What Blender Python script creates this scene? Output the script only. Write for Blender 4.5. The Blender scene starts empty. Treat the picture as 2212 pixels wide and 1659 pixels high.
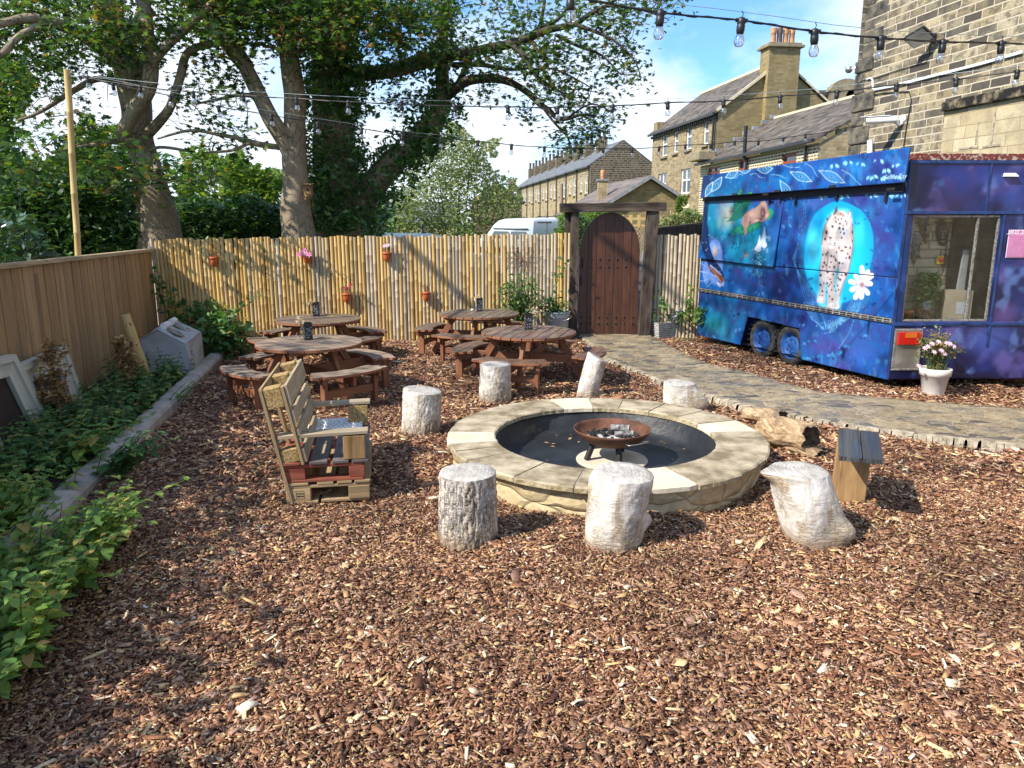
import bpy,bmesh,math,random
import numpy as np
from mathutils import Vector,Matrix,noise as mnoise
random.seed(7);RNG=np.random.default_rng(7)
PI=math.pi
scene=bpy.context.scene
COL=scene.collection
FPX,PITCH,CAMH=1631.3,math.radians(12.3),2.0
_c,_s=math.cos(PITCH),math.sin(PITCH)
def ray(u,v):
 x=(u-1106)/FPX;y=(829.5-v)/FPX
 return Vector((x,_c+y*_s,-_s+y*_c))
def gz(u,v,z=0.0):
 d=ray(u,v);t=(z-CAMH)/d.z
 return Vector((d.x*t,d.y*t,z))
def gy(u,v,Y):
 d=ray(u,v);t=Y/d.y
 return Vector((d.x*t,Y,CAMH+d.z*t))
def gplane(u,v,p,n):
 d=ray(u,v);o=Vector((0,0,CAMH));t=(p-o).dot(n)/d.dot(n)
 return o+d*t
def zoomer(ox,oy,sc):
 return lambda x,y:((ox+x/sc)/1.8083,(oy+y/sc)/1.8083)
def srgb(r,g,b):
 f=lambda c:c/12.92 if c<=.04045 else((c+.055)/1.055)**2.4
 return(f(r/255),f(g/255),f(b/255))
ORG={}
def tag(o,label=None,cat=None,group=None,kind=None):
 if label:o['label']=label
 if cat:o['category']=cat
 if group:o['group']=group
 if kind:o['kind']=kind
 return o
def thing(name,loc=(0,0,0),label=None,cat=None,group=None):
 o=bpy.data.objects.new(name,None);COL.objects.link(o)
 o.empty_display_size=.2
 o.location=loc;ORG[o.name]=Vector(loc)
 return tag(o,label,cat,group)
def copy_tree(o,parent=None):
 c=o.copy();COL.objects.link(c);ORG[c.name]=Vector(ORG.get(o.name,(0,0,0)))
 if parent is not None:c.parent=parent
 for ch in list(o.children):copy_tree(ch,c)
 return c
def link_mesh(name,me,parent=None,origin=None):
 o=bpy.data.objects.new(name,me);COL.objects.link(o)
 if parent is not None:
  o.parent=parent;ORG[o.name]=ORG[parent.name].copy()
  off=ORG[parent.name]
 else:
  n=len(me.vertices);co=np.empty(n*3,np.float32);me.vertices.foreach_get('co',co);co=co.reshape(-1,3)
  if origin is None:
   lo,hi=co.min(0),co.max(0)
   origin=Vector(((lo[0]+hi[0])/2,(lo[1]+hi[1])/2,lo[2]))
  off=Vector(origin);o.location=off;ORG[o.name]=off.copy()
 if off.length>0:me.transform(Matrix.Translation(-off))
 return o
class MB:
 """collects shapes (in world coordinates) into one mesh"""
 def __init__(s):s.v=[];s.f=[];s.uv=[];s.m=[];s.sm=[]
 def add(s,vs,fs,uvs=None,m=0,smooth=False):
  b=len(s.v);s.v+=[tuple(p)for p in vs]
  for i,f in enumerate(fs):
   s.f.append([b+k for k in f]);s.m.append(m);s.sm.append(smooth)
   s.uv.append(uvs[i]if uvs else[(vs[k][0],vs[k][2]+vs[k][1])for k in f])
 def box(s,c,size,R=None,m=0,taper=None):
  """box with centre c, size (x,y,z), rotation matrix R; UV u runs along its longest side, in metres"""
  hx,hy,hz=size[0]/2,size[1]/2,size[2]/2
  loc=[(-hx,-hy,-hz),(hx,-hy,-hz),(hx,hy,-hz),(-hx,hy,-hz),(-hx,-hy,hz),(hx,-hy,hz),(hx,hy,hz),(-hx,hy,hz)]
  if taper:loc=[(x*(taper[0]if z>0 else 1),y*(taper[1]if z>0 else 1),z)for x,y,z in loc]
  c=Vector(c)
  vs=[(c+(R@Vector(p)if R else Vector(p)))for p in loc]
  fs=[(0,3,2,1),(4,5,6,7),(0,1,5,4),(1,2,6,5),(2,3,7,6),(3,0,4,7)]
  order=sorted(range(3),key=lambda i:-size[i]);off=(random.random()*20,random.random()*20)
  uvs=[]
  for f in fs:
   ax=[i for i in order if len({round(loc[k][i],6)for k in f})>1][:2]
   if len(ax)<2:ax=order[:2]
   uvs.append([(loc[k][ax[0]]+off[0],loc[k][ax[1]]+off[1])for k in f])
  s.add(vs,fs,uvs,m)
 def bar(s,p0,p1,w,h,up=(0,0,1),m=0):
  """beam from p0 to p1; w is across, h is along up"""
  p0=Vector(p0);p1=Vector(p1);d=p1-p0;L=d.length;d.normalize()
  y=Vector(up).cross(d)
  if y.length<1e-5:y=Vector((0,1,0)).cross(d)
  y.normalize();z=d.cross(y)
  R=Matrix((d,y,z)).transposed()
  s.box((p0+p1)/2,(L,w,h),R,m)
 def tube(s,pts,rad,seg=8,m=0,caps=True,smooth=True,wob=0,twist=None):
  pts=[Vector(p)for p in pts];n=len(pts)
  if not hasattr(rad,'__len__'):rad=[rad]*n
  ref=None;vs=[];uvs=[];fs=[];L=0
  ou,ov=random.random()*20,random.random()*20;us=[]
  for i,p in enumerate(pts):
   t=(pts[min(i+1,n-1)]-pts[max(i-1,0)]).normalized()
   if ref is None:ref=Vector((1,0,0))if abs(t.x)<.8 else Vector((0,1,0))
   a=(ref-t*ref.dot(t)).normalized();b=t.cross(a);ref=a
   if i:L+=(p-pts[i-1]).length
   us.append(L)
   for k in range(seg):
    an=2*PI*k/seg
    r=rad[i]*(1+(wob*mnoise.noise(Vector((math.cos(an)*1.7,math.sin(an)*1.7,L*2.5+ou)))if wob else 0))
    vs.append(p+a*(r*math.cos(an))+b*(r*math.sin(an)))
  for i in range(n-1):
   for k in range(seg):
    k2=(k+1)%seg
    fs.append((i*seg+k,i*seg+k2,(i+1)*seg+k2,(i+1)*seg+k))
    c=2*PI*max(rad[i],rad[i+1])/seg
    uvs.append([(us[i]+ou,k*c+ov),(us[i]+ou,(k+1)*c+ov),(us[i+1]+ou,(k+1)*c+ov),(us[i+1]+ou,k*c+ov)])
  s.add(vs,fs,uvs,m,smooth)
  if caps:
   for i,rev in((0,True),(n-1,False)):
    idx=list(range(i*seg,i*seg+seg));ring=[vs[k]for k in idx]
    f=list(range(seg));f=f[::-1]if rev else f
    s.add(ring,[f],[[(rad[i]*math.cos(2*PI*k/seg)+ou,rad[i]*math.sin(2*PI*k/seg)+ov)for k in f]],m)
 def lathe(s,prof,c=(0,0,0),seg=24,m=0,R=None,smooth=True):
  """prof: (radius, z) pairs turned about the vertical through c"""
  c=Vector(c);vs=[];fs=[];uvs=[]
  for r,z in prof:
   for k in range(seg):
    a=2*PI*k/seg;p=Vector((r*math.cos(a),r*math.sin(a),z));vs.append(c+(R@p if R else p))
  for i in range(len(prof)-1):
   for k in range(seg):
    k2=(k+1)%seg
    fs.append((i*seg+k,i*seg+k2,(i+1)*seg+k2,(i+1)*seg+k))
    uvs.append([(k/seg,prof[i][1]),((k+1)/seg,prof[i][1]),((k+1)/seg,prof[i+1][1]),(k/seg,prof[i+1][1])])
  s.add(vs,fs,uvs,m,smooth)
 def prism(s,poly,h,T=None,m=0,ms=None):
  """polygon in XY from z=0 to z=h, then placed by matrix T"""
  n=len(poly);vs=[Vector((x,y,0))for x,y in poly]+[Vector((x,y,h))for x,y in poly]
  off=(random.random()*20,random.random()*20)
  if T:w=[T@p for p in vs]
  else:w=vs
  fs=[tuple(range(n))[::-1],tuple(range(n,2*n))]
  uvs=[[(poly[k][0]+off[0],poly[k][1]+off[1])for k in range(n)][::-1],[(poly[k][0]+off[0],poly[k][1]+off[1])for k in range(n)]]
  s.add(w,fs,uvs,m)
  sf=[];su=[]
  for k in range(n):
   k2=(k+1)%n;sf.append((k,k2,n+k2,n+k));L=math.dist(poly[k],poly[k2])
   su.append([(off[0],off[1]),(off[0]+L,off[1]),(off[0]+L,off[1]+h),(off[0],off[1]+h)])
  s.add(w,sf,su,m if ms is None else ms)
 def quad(s,a,b,c,d,m=0,uv=None):
  a,b,c,d=map(Vector,(a,b,c,d))
  if uv is None:
   L=(b-a).length;H=(d-a).length;uv=[(0,0),(L,0),(L,H),(0,H)]
  s.add([a,b,c,d],[(0,1,2,3)],[uv],m)
 def build(s,name,mats,parent=None,bevel=0,origin=None,sub=0):
  me=bpy.data.meshes.new(name);me.from_pydata(s.v,[],s.f)
  if not isinstance(mats,(list,tuple)):mats=[mats]
  for mt in mats:me.materials.append(mt)
  me.polygons.foreach_set('material_index',s.m)
  me.polygons.foreach_set('use_smooth',s.sm)
  ul=me.uv_layers.new(name='UVMap')
  ul.data.foreach_set('uv',[x for f in s.uv for p in f for x in p])
  me.update()
  o=link_mesh(name,me,parent,origin)
  if bevel:
   b=o.modifiers.new('Bevel','BEVEL');b.width=bevel;b.segments=2;b.limit_method='ANGLE';b.angle_limit=.7
  return o
def np_mesh(name,verts,faces,mat,parent=None,colors=None,smooth=False,origin=None):
 """fast mesh from arrays: verts (N,3); faces (M,k)"""
 verts=np.asarray(verts,np.float32);faces=np.asarray(faces,np.int32)
 me=bpy.data.meshes.new(name);k=faces.shape[1];M=len(faces)
 me.vertices.add(len(verts));me.vertices.foreach_set('co',verts.ravel())
 me.loops.add(M*k);me.loops.foreach_set('vertex_index',faces.ravel())
 me.polygons.add(M);me.polygons.foreach_set('loop_start',np.arange(0,M*k,k,dtype=np.int32))
 try:me.polygons.foreach_set('loop_total',np.full(M,k,np.int32))
 except Exception:pass
 if smooth:me.polygons.foreach_set('use_smooth',np.ones(M,bool))
 me.materials.append(mat)
 if colors is not None:
  at=me.color_attributes.new('paint','FLOAT_COLOR','POINT')
  c4=np.ones((len(verts),4),np.float32);c4[:,:3]=colors;at.data.foreach_set('color',c4.ravel())
 me.update(calc_edges=True);me.validate()
 return link_mesh(name,me,parent,origin)
def rand_rot(n,tilt=1.0,axis_up=None):
 """n rotation matrices: random heading, tilt up to tilt*90 degrees from level"""
 az=RNG.uniform(0,2*PI,n);ti=np.abs(RNG.normal(0,.45,n))*tilt*1.2;ro=RNG.uniform(0,2*PI,n)
 return rot_from(az,ti,ro)
def rot_from(az,ti,ro):
 ca,sa,ct,st,cr,sr=np.cos(az),np.sin(az),np.cos(ti),np.sin(ti),np.cos(ro),np.sin(ro)
 n=len(az);Rz=np.zeros((n,3,3));Rx=np.zeros((n,3,3));R2=np.zeros((n,3,3))
 Rz[:,0,0]=ca;Rz[:,0,1]=-sa;Rz[:,1,0]=sa;Rz[:,1,1]=ca;Rz[:,2,2]=1
 Rx[:,0,0]=1;Rx[:,1,1]=ct;Rx[:,1,2]=-st;Rx[:,2,1]=st;Rx[:,2,2]=ct
 R2[:,0,0]=cr;R2[:,0,1]=-sr;R2[:,1,0]=sr;R2[:,1,1]=cr;R2[:,2,2]=1
 return Rz@Rx@R2
def leaf_maple():
 ang=np.radians([-162,-125,-95,-66,-38,-12,0,12,38,66,95,125,162]);rad=[.42,.40,.78,.42,.86,.5,1.05,.5,.86,.42,.78,.40,.42]
 v=[(0,0,0)]+[(r*math.sin(a),r*math.cos(a),-.22*r*r)for a,r in zip(ang,rad)]
 f=[(0,i,i+1)for i in range(1,len(v)-1)]
 return np.array(v)*.5,np.array([(a,c,b)for a,b,c in f])
def leaf_oval():
 v=[(0,-.5,0),(.24,-.1,.05),(0,.55,-.06),(-.24,-.1,.05),(0,-.05,-.03)]
 return np.array(v),np.array([(0,1,4),(1,2,4),(2,3,4),(3,0,4)])
def leaf_heart():
 v=[(0,-.3,0),(.22,-.44,.04),(.42,-.15,.09),(.3,.2,.05),(0,.66,-.14),(-.3,.2,.05),(-.42,-.15,.09),(-.22,-.44,.04),(0,.05,-.03)]
 return np.array(v),np.array([(8,i,(i+1)%8)for i in range(8)])
def leaf_diamond():
 v=[(0,-.5,0),(.27,0,.06),(0,.5,0),(-.27,0,.06)]
 return np.array(v),np.array([(0,1,2),(0,2,3)])
def scatter(name,tmpl,pos,rots,scale,mat,parent=None,origin=None):
 tv,tf=tmpl;pos=np.asarray(pos);n=len(pos);scale=np.broadcast_to(np.asarray(scale,float),(n,))
 V=np.einsum('nij,kj->nki',rots,tv)*scale[:,None,None]+pos[:,None,:]
 Fc=tf[None]+(np.arange(n)*len(tv))[:,None,None]
 return np_mesh(name,V.reshape(-1,3),Fc.reshape(-1,tf.shape[1]),mat,parent,origin=origin)
def in_poly(px,py,poly):
 px=np.asarray(px);py=np.asarray(py);ins=np.zeros(px.shape,bool);n=len(poly)
 for i in range(n):
  x0,y0=poly[i];x1,y1=poly[(i+1)%n]
  if y0==y1:continue
  c=((y0>py)!=(y1>py))&(px<(x1-x0)*(py-y0)/(y1-y0)+x0);ins^=c
 return ins
class N:
 """small node-graph helper"""
 def __init__(s,name):
  s.mat=bpy.data.materials.new(name);s.mat.use_nodes=True;s.t=s.mat.node_tree
  s.t.nodes.clear();s.out=s.t.nodes.new('ShaderNodeOutputMaterial')
 def n(s,typ,**kw):
  x=s.t.nodes.new('ShaderNode'+typ)
  for k,v in kw.items():setattr(x,k,v)
  return x
 def l(s,a,b):s.t.links.new(a,b)
 def coords(s,kind='Object',scale=(1,1,1),rot=(0,0,0)):
  tc=s.n('TexCoord');mp=s.n('Mapping');s.l(tc.outputs[kind],mp.inputs[0])
  mp.inputs['Scale'].default_value=scale;mp.inputs['Rotation'].default_value=rot
  return mp.outputs[0]
 def noise(s,vec,scale,detail=4,rough=.6,dist=0):
  x=s.n('TexNoise');s.l(vec,x.inputs['Vector']);x.inputs['Scale'].default_value=scale
  x.inputs['Detail'].default_value=detail;x.inputs['Roughness'].default_value=rough;x.inputs['Distortion'].default_value=dist
  return x.outputs['Fac']
 def ramp(s,fac,stops,interp='LINEAR'):
  x=s.n('ValToRGB');s.l(fac,x.inputs[0]);r=x.color_ramp;r.interpolation=interp
  while len(r.elements)<len(stops):r.elements.new(.5)
  for e,(p,c)in zip(r.elements,stops):
   e.position=p;e.color=(c,c,c,1)if not hasattr(c,'__len__')else(*c[:3],1)
  return x.outputs[0]
 def mix(s,fac,a,b,blend='MIX'):
  x=s.n('MixRGB',blend_type=blend)
  for i,q in enumerate((fac,a,b)):
   if isinstance(q,(int,float)):x.inputs[i].default_value=q if i==0 else(q,q,q,1)
   elif isinstance(q,tuple):x.inputs[i].default_value=(*q[:3],1)
   else:s.l(q,x.inputs[i])
  return x.outputs[0]
 def math(s,op,a,b=None):
  x=s.n('Math',operation=op)
  for i,q in enumerate((a,b)):
   if q is None:continue
   if isinstance(q,(int,float)):x.inputs[i].default_value=q
   else:s.l(q,x.inputs[i])
  return x.outputs[0]
 def island(s):return s.n('NewGeometry').outputs['Random Per Island']
 def bump(s,h,strength=.3,dist=.02,nrm=None):
  x=s.n('Bump');s.l(h,x.inputs['Height']);x.inputs['Strength'].default_value=strength;x.inputs['Distance'].default_value=dist
  if nrm:s.l(nrm,x.inputs['Normal'])
  return x.outputs[0]
 def bsdf(s,col,rough=.7,metal=0,bump=None,spec=.4,coat=0):
  p=s.n('BsdfPrincipled')
  if isinstance(col,tuple):p.inputs['Base Color'].default_value=(*col[:3],1)
  else:s.l(col,p.inputs['Base Color'])
  if isinstance(rough,(int,float)):p.inputs['Roughness'].default_value=rough
  else:s.l(rough,p.inputs['Roughness'])
  p.inputs['Metallic'].default_value=metal;p.inputs['Specular IOR Level'].default_value=spec
  p.inputs['Coat Weight'].default_value=coat
  if bump:s.l(bump,p.inputs['Normal'])
  return p.outputs[0]
 def done(s,sh):s.l(sh,s.out.inputs['Surface']);return s.mat
def m_noise(name,c1,c2,scale=6,rough=.75,bump=.2,bscale=None,metal=0,detail=6,spec=.3,lo=.35,hi=.68,bdist=.01,coat=0):
 g=N(name);v=g.coords('Object');f=g.noise(v,scale,detail)
 col=g.ramp(f,[(lo,c1),(hi,c2)])
 b=g.bump(g.noise(v,bscale or scale*6,4),bump,bdist)if bump else None
 return g.done(g.bsdf(col,rough,metal,b,spec,coat))
def m_wood(name,light,dark,rough=.7,var=.35,gs=(1.6,34,1),stain=None,stain_amt=.5,spec=.25,bump=.25,knots=True,wet=0):
 g=N(name);tc=g.n('TexCoord');isl=g.island()
 cmb=g.n('CombineXYZ');g.l(isl,cmb.inputs[2]);add=g.n('VectorMath',operation='ADD');g.l(tc.outputs['UV'],add.inputs[0]);g.l(cmb.outputs[0],add.inputs[1])
 mp=g.n('Mapping');g.l(add.outputs[0],mp.inputs[0]);mp.inputs['Scale'].default_value=gs
 f=g.noise(mp.outputs[0],1.0,7,.62,1.1)
 col=g.ramp(f,[(.32,dark),(.66,light)])
 mp2=g.n('Mapping');g.l(add.outputs[0],mp2.inputs[0]);mp2.inputs['Scale'].default_value=(1.3,4,1)
 f2=g.noise(mp2.outputs[0],2.2,5)
 if stain:col=g.mix(g.math('MULTIPLY',g.ramp(f2,[(.42,0.0),(.66,1.0)]),stain_amt),col,stain)
 if knots:
  mp3=g.n('Mapping');g.l(add.outputs[0],mp3.inputs[0]);mp3.inputs['Scale'].default_value=(3.0,9,1)
  vo=g.n('TexVoronoi');g.l(mp3.outputs[0],vo.inputs['Vector']);vo.inputs['Scale'].default_value=.9
  k=g.ramp(vo.outputs['Distance'],[(.03,1.0),(.13,0.0)])
  col=g.mix(g.math('MULTIPLY',k,.65),col,tuple(c*.35 for c in dark))
 br=g.math('ADD',g.math('MULTIPLY',isl,var),1-var/2)
 col=g.mix(1.0,col,br,'MULTIPLY')
 r=rough
 if wet:r=g.ramp(f2,[(.45,rough),(.62,wet)])
 return g.done(g.bsdf(col,r,0,g.bump(f,bump,.004),spec))
def m_leaf(name,stops,rough=.45,trans=.35,tint=(1.5,1.6,.7),spec=.35):
 g=N(name);isl=g.island();col=g.ramp(isl,stops)
 p=g.bsdf(col,rough,spec=spec)
 tr=g.n('BsdfTranslucent');g.l(g.mix(1.0,col,tint,'MULTIPLY'),tr.inputs[0])
 mx=g.n('MixShader');mx.inputs[0].default_value=trans;g.l(p,mx.inputs[1]);g.l(tr.outputs[0],mx.inputs[2])
 return g.done(mx.outputs[0])
def m_plain(name,col,rough=.5,metal=0,spec=.5,coat=0):
 g=N(name);v=g.coords('Object');f=g.noise(v,9,5)
 c=g.mix(g.ramp(f,[(.35,0.0),(.7,1.0)]),tuple(x*.86 for x in col),tuple(min(1,x*1.08)for x in col))
 return g.done(g.bsdf(c,g.math('ADD',g.math('MULTIPLY',f,.15),max(0,rough-.07)),metal,None,spec,coat))
def m_glass(name,tint=(1,1,1),gloss=.12,rough=.03):
 g=N(name);t=g.n('BsdfTransparent');t.inputs[0].default_value=(*tint,1)
 gl=g.n('BsdfGlossy');gl.inputs['Roughness'].default_value=rough
 fr=g.n('LayerWeight');fr.inputs[0].default_value=.25
 mx=g.n('MixShader');g.l(g.math('ADD',g.math('MULTIPLY',fr.outputs['Fresnel'],.7),gloss*.5),mx.inputs[0]);g.l(t.outputs[0],mx.inputs[1]);g.l(gl.outputs[0],mx.inputs[2])
 return g.done(mx.outputs[0])
def m_stone(name,cols,mortar,bw=.42,bh=.15,msize=.012,soot=(.05,.045,.04),soot_amt=.5,warp=.02,bump=.5,blotch=3.5,lichen=None):
 """coursed stone: UV in metres"""
 g=N(name);tc=g.n('TexCoord');uv=tc.outputs['UV']
 nz=g.n('TexNoise');g.l(uv,nz.inputs['Vector']);nz.inputs['Scale'].default_value=3.0;nz.inputs['Detail'].default_value=3
 sc=g.n('VectorMath',operation='MULTIPLY_ADD');g.l(nz.outputs['Color'],sc.inputs[0]);sc.inputs[1].default_value=(warp*2.4,warp,0);g.l(uv,sc.inputs[2])
 bt=g.n('TexBrick');g.l(sc.outputs[0],bt.inputs['Vector']);bt.offset=.43;bt.squash=1.35;bt.squash_frequency=3
 bt.inputs['Color1'].default_value=(0,0,0,1);bt.inputs['Color2'].default_value=(1,1,1,1);bt.inputs['Mortar'].default_value=(.5,.5,.5,1)
 for k,v in(('Scale',1),('Mortar Size',msize),('Mortar Smooth',.25),('Bias',0),('Brick Width',bw),('Row Height',bh)):bt.inputs[k].default_value=v
 n=len(cols);col=g.ramp(bt.outputs['Color'],[(i/max(1,n-1),c)for i,c in enumerate(cols)])
 f=g.noise(uv,blotch,8,.68);f2=g.noise(uv,22,5,.6)
 sfac=g.math('MULTIPLY',g.ramp(g.math('ADD',g.math('MULTIPLY',f,.75),g.math('MULTIPLY',f2,.3)),[(.50,0.0),(.58,1.0)]),soot_amt)
 col=g.mix(sfac,col,soot)
 col=g.mix(g.ramp(f2,[(.3,.35),(.7,0.0)]),col,tuple(c*.5 for c in cols[0]))
 if lichen:col=g.mix(g.ramp(f,[(.3,.7),(.42,0.0)]),col,lichen)
 col=g.mix(bt.outputs['Fac'],col,mortar)
 h=g.math('SUBTRACT',g.math('MULTIPLY',f2,.5),bt.outputs['Fac'])
 return g.done(g.bsdf(col,.9,0,g.bump(h,bump,.02),.2))
def m_attr(name,rough=.35,coat=.3):
 g=N(name);a=g.n('Attribute');a.attribute_name='paint'
 f=g.noise(g.coords('Object'),40,4)
 col=g.mix(.12,a.outputs['Color'],g.ramp(f,[(.3,.2),(.7,.9)]),'MULTIPLY')
 return g.done(g.bsdf(col,g.math('ADD',g.math('MULTIPLY',f,.2),rough-.1),0,None,.4,coat))
M={}
M['soil']=m_noise('mulch_bed',(.05,.02,.011),(.20,.088,.05),30,.95,.6,60,bdist=.02)
def _bark():
 g=N('bark_chips');isl=g.island();v=g.coords('Object')
 col=g.ramp(isl,[(0,(.04,.015,.008)),(.2,(.15,.055,.026)),(.42,(.32,.145,.068)),(.60,(.43,.22,.115)),(.74,(.54,.33,.225)),(.80,(.24,.13,.095)),(.86,(.60,.37,.15)),(.95,(.72,.52,.26)),(1,(.80,.70,.54))])
 f=g.noise(v,120,3);col=g.mix(1.0,col,g.ramp(f,[(.3,.6),(.7,1.15)]),'MULTIPLY')
 big=g.noise(v,.9,4);col=g.mix(1.0,col,g.ramp(big,[(.32,.62),(.62,1.15)]),'MULTIPLY')
 return g.done(g.bsdf(col,.62,0,None,.45))
M['bark']=_bark()
def _path():
 g=N('crazy_paving');v=g.coords('Object')
 nz=g.n('TexNoise');g.l(v,nz.inputs['Vector']);nz.inputs['Scale'].default_value=2.2;nz.inputs['Detail'].default_value=3
 ad=g.n('VectorMath',operation='MULTIPLY_ADD');g.l(nz.outputs['Color'],ad.inputs[0]);ad.inputs[1].default_value=(.35,.35,0);g.l(v,ad.inputs[2])
 sc=g.n('Mapping');g.l(ad.outputs[0],sc.inputs[0]);sc.inputs['Scale'].default_value=(4.8,8.6,1);sc.inputs['Rotation'].default_value=(0,0,.5)
 vd=g.n('TexVoronoi',feature='DISTANCE_TO_EDGE',voronoi_dimensions='2D');g.l(sc.outputs[0],vd.inputs['Vector']);vd.inputs['Scale'].default_value=1.15
 vc=g.n('TexVoronoi',feature='F1',voronoi_dimensions='2D');g.l(sc.outputs[0],vc.inputs['Vector']);vc.inputs['Scale'].default_value=1.15
 sep=g.n('SeparateColor');g.l(vc.outputs['Color'],sep.inputs[0])
 col=g.ramp(sep.outputs[0],[(0,(.10,.085,.065)),(.15,(.19,.165,.13)),(.4,(.30,.235,.14)),(.75,(.38,.30,.185)),(1,(.25,.185,.11))])
 f=g.noise(v,9,8,.7);col=g.mix(1.0,col,g.ramp(f,[(.3,.55),(.7,1.2)]),'MULTIPLY')
 f3=g.noise(v,26,4,.6);col=g.mix(g.ramp(f3,[(.58,0.0),(.63,.85)]),col,(.045,.03,.02))
 mort=g.ramp(vd.outputs['Distance'],[(.025,1.0),(.055,0.0)])
 col=g.mix(mort,col,g.ramp(f,[(.35,(.20,.17,.13)),(.65,(.40,.35,.26))]))
 h=g.math('SUBTRACT',g.math('MULTIPLY',f,.5),mort)
 wet=g.noise(v,1.4,5)
 return g.done(g.bsdf(col,g.ramp(wet,[(.4,.75),(.6,.38)]),0,g.bump(h,.5,.012),.45))
M['path']=_path()
M['mortar']=m_noise('pale_mortar',(.20,.165,.115),(.52,.45,.34),14,.9,.8,40,bdist=.02)
M['kerb']=m_noise('grey_concrete',(.28,.25,.215),(.48,.435,.38),5,.9,.35,45)
M['tarmac']=m_noise('tarmac',(.04,.04,.042),(.075,.073,.07),3,.9,.3,60)
M['grass']=m_noise('rough_grass',(.03,.06,.015),(.09,.14,.035),3,.95,.6,40)
M['fence_wood']=m_wood('brown_fence_boards',(.47,.305,.15),(.25,.155,.075),.8,.4,(1.0,26,1),(.36,.27,.185),.5,bump=.3)
M['fence_rail']=m_wood('pale_capping',(.56,.45,.29),(.32,.24,.15),.8,.2,(1.6,30,1))
def _bamboo(name,a,b,grey):
 g=N(name);isl=g.island();tc=g.n('TexCoord')
 base=g.ramp(isl,[(0,a),(.35,b),(.6,tuple(.6*x+.4*y for x,y in zip(b,grey))),(.82,tuple(c*.75 for c in a)),(.93,grey),(1,tuple(c*.75 for c in grey))])
 cmb=g.n('CombineXYZ');g.l(g.math('MULTIPLY',isl,31),cmb.inputs[2]);ad=g.n('VectorMath',operation='ADD');g.l(tc.outputs['UV'],ad.inputs[0]);g.l(cmb.outputs[0],ad.inputs[1])
 mp=g.n('Mapping');g.l(ad.outputs[0],mp.inputs[0]);mp.inputs['Scale'].default_value=(3,50,1)
 f=g.noise(mp.outputs[0],1,6,.65)
 col=g.mix(1.0,base,g.ramp(f,[(.3,.82),(.62,1.06)]),'MULTIPLY')
 mp2=g.n('Mapping');g.l(ad.outputs[0],mp2.inputs[0]);mp2.inputs['Scale'].default_value=(2.2,3,1)
 f2=g.noise(mp2.outputs[0],1.6,5)
 col=g.mix(g.ramp(f2,[(.56,0.0),(.76,.45)]),col,grey)
 return g.done(g.bsdf(col,.5,0,g.bump(f,.15,.003),.4))
M['bamboo']=_bamboo('bamboo_canes',(.58,.36,.105),(.64,.425,.155),(.47,.355,.19))
M['bamboo_grey']=_bamboo('weathered_bamboo_canes',(.53,.40,.235),(.56,.45,.30),(.36,.31,.26))
M['bamboo_pole']=m_wood('bamboo_pole',(.62,.45,.2),(.48,.32,.12),.5,.1,(1,20,1),knots=False)
M['node']=m_plain('bamboo_joint',(.22,.13,.06),.6)
M['old_timber']=m_wood('old_sleeper_timber',(.07,.05,.036),(.016,.012,.010),.9,.3,(1.2,22,1),(.14,.115,.095),.4,bump=.6)
M['door_wood']=m_wood('stained_door_boards',(.115,.042,.02),(.045,.016,.009),.42,.35,(1.1,26,1),(.03,.013,.009),.6,spec=.45,bump=.12)
M['iron']=m_noise('black_iron',(.008,.008,.009),(.03,.028,.027),30,.5,.2,spec=.4)
M['rust']=m_noise('rusted_steel',(.075,.032,.018),(.20,.09,.055),7,.7,.3,40,metal=.15)
M['steel']=m_noise('brushed_steel',(.42,.40,.36),(.62,.60,.56),6,.35,.05,metal=.85)
M['galv']=m_noise('galvanised_zinc',(.30,.36,.40),(.46,.52,.55),9,.5,.15,metal=.35)
M['table_red']=m_wood('red_brown_table_timber',(.33,.145,.075),(.20,.08,.043),.6,.3,(1.4,24,1),(.2,.085,.05),.4)
M['top_bleached']=m_wood('sun_bleached_table_boards',(.37,.30,.225),(.19,.14,.10),.75,.25,(1.3,26,1),(.24,.16,.11),.4)
M['top_wet']=m_wood('damp_brown_table_boards',(.21,.125,.085),(.085,.05,.036),.45,.3,(1.3,26,1),(.30,.22,.16),.5,spec=.5,wet=.16)
M['top_grey']=m_wood('grey_weathered_table_boards',(.18,.145,.115),(.07,.052,.042),.6,.25,(1.3,26,1),(.26,.21,.165),.5,wet=.3)
M['pallet']=m_wood('raw_pallet_wood',(.46,.33,.17),(.24,.155,.075),.8,.35,(1.5,28,1),(.22,.17,.115),.5)
M['pallet_pale']=m_wood('weathered_pallet_boards',(.47,.38,.25),(.26,.195,.12),.8,.3,(1.5,26,1),(.25,.22,.18),.5)
M['pallet_red']=m_wood('red_painted_pallet',(.30,.075,.042),(.15,.035,.022),.7,.3,(1.5,22,1),(.33,.2,.12),.35)
M['pallet_dark']=m_wood('dark_grey_slats',(.135,.12,.115),(.06,.052,.05),.7,.3,(1.5,24,1),(.2,.16,.14),.5)
M['block']=m_noise('chipboard_block',(.20,.125,.045),(.50,.36,.16),60,.9,.5,90,detail=3)
M['plank_dark']=m_wood('charred_plank',(.085,.085,.085),(.022,.022,.024),.55,.2,(1.2,18,1),(.05,.06,.07),.6,wet=.25)
M['old_plank']=m_wood('old_plank',(.40,.25,.11),(.17,.095,.04),.8,.2,(1.2,14,1),(.12,.07,.035),.5,bump=.5)
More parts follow.
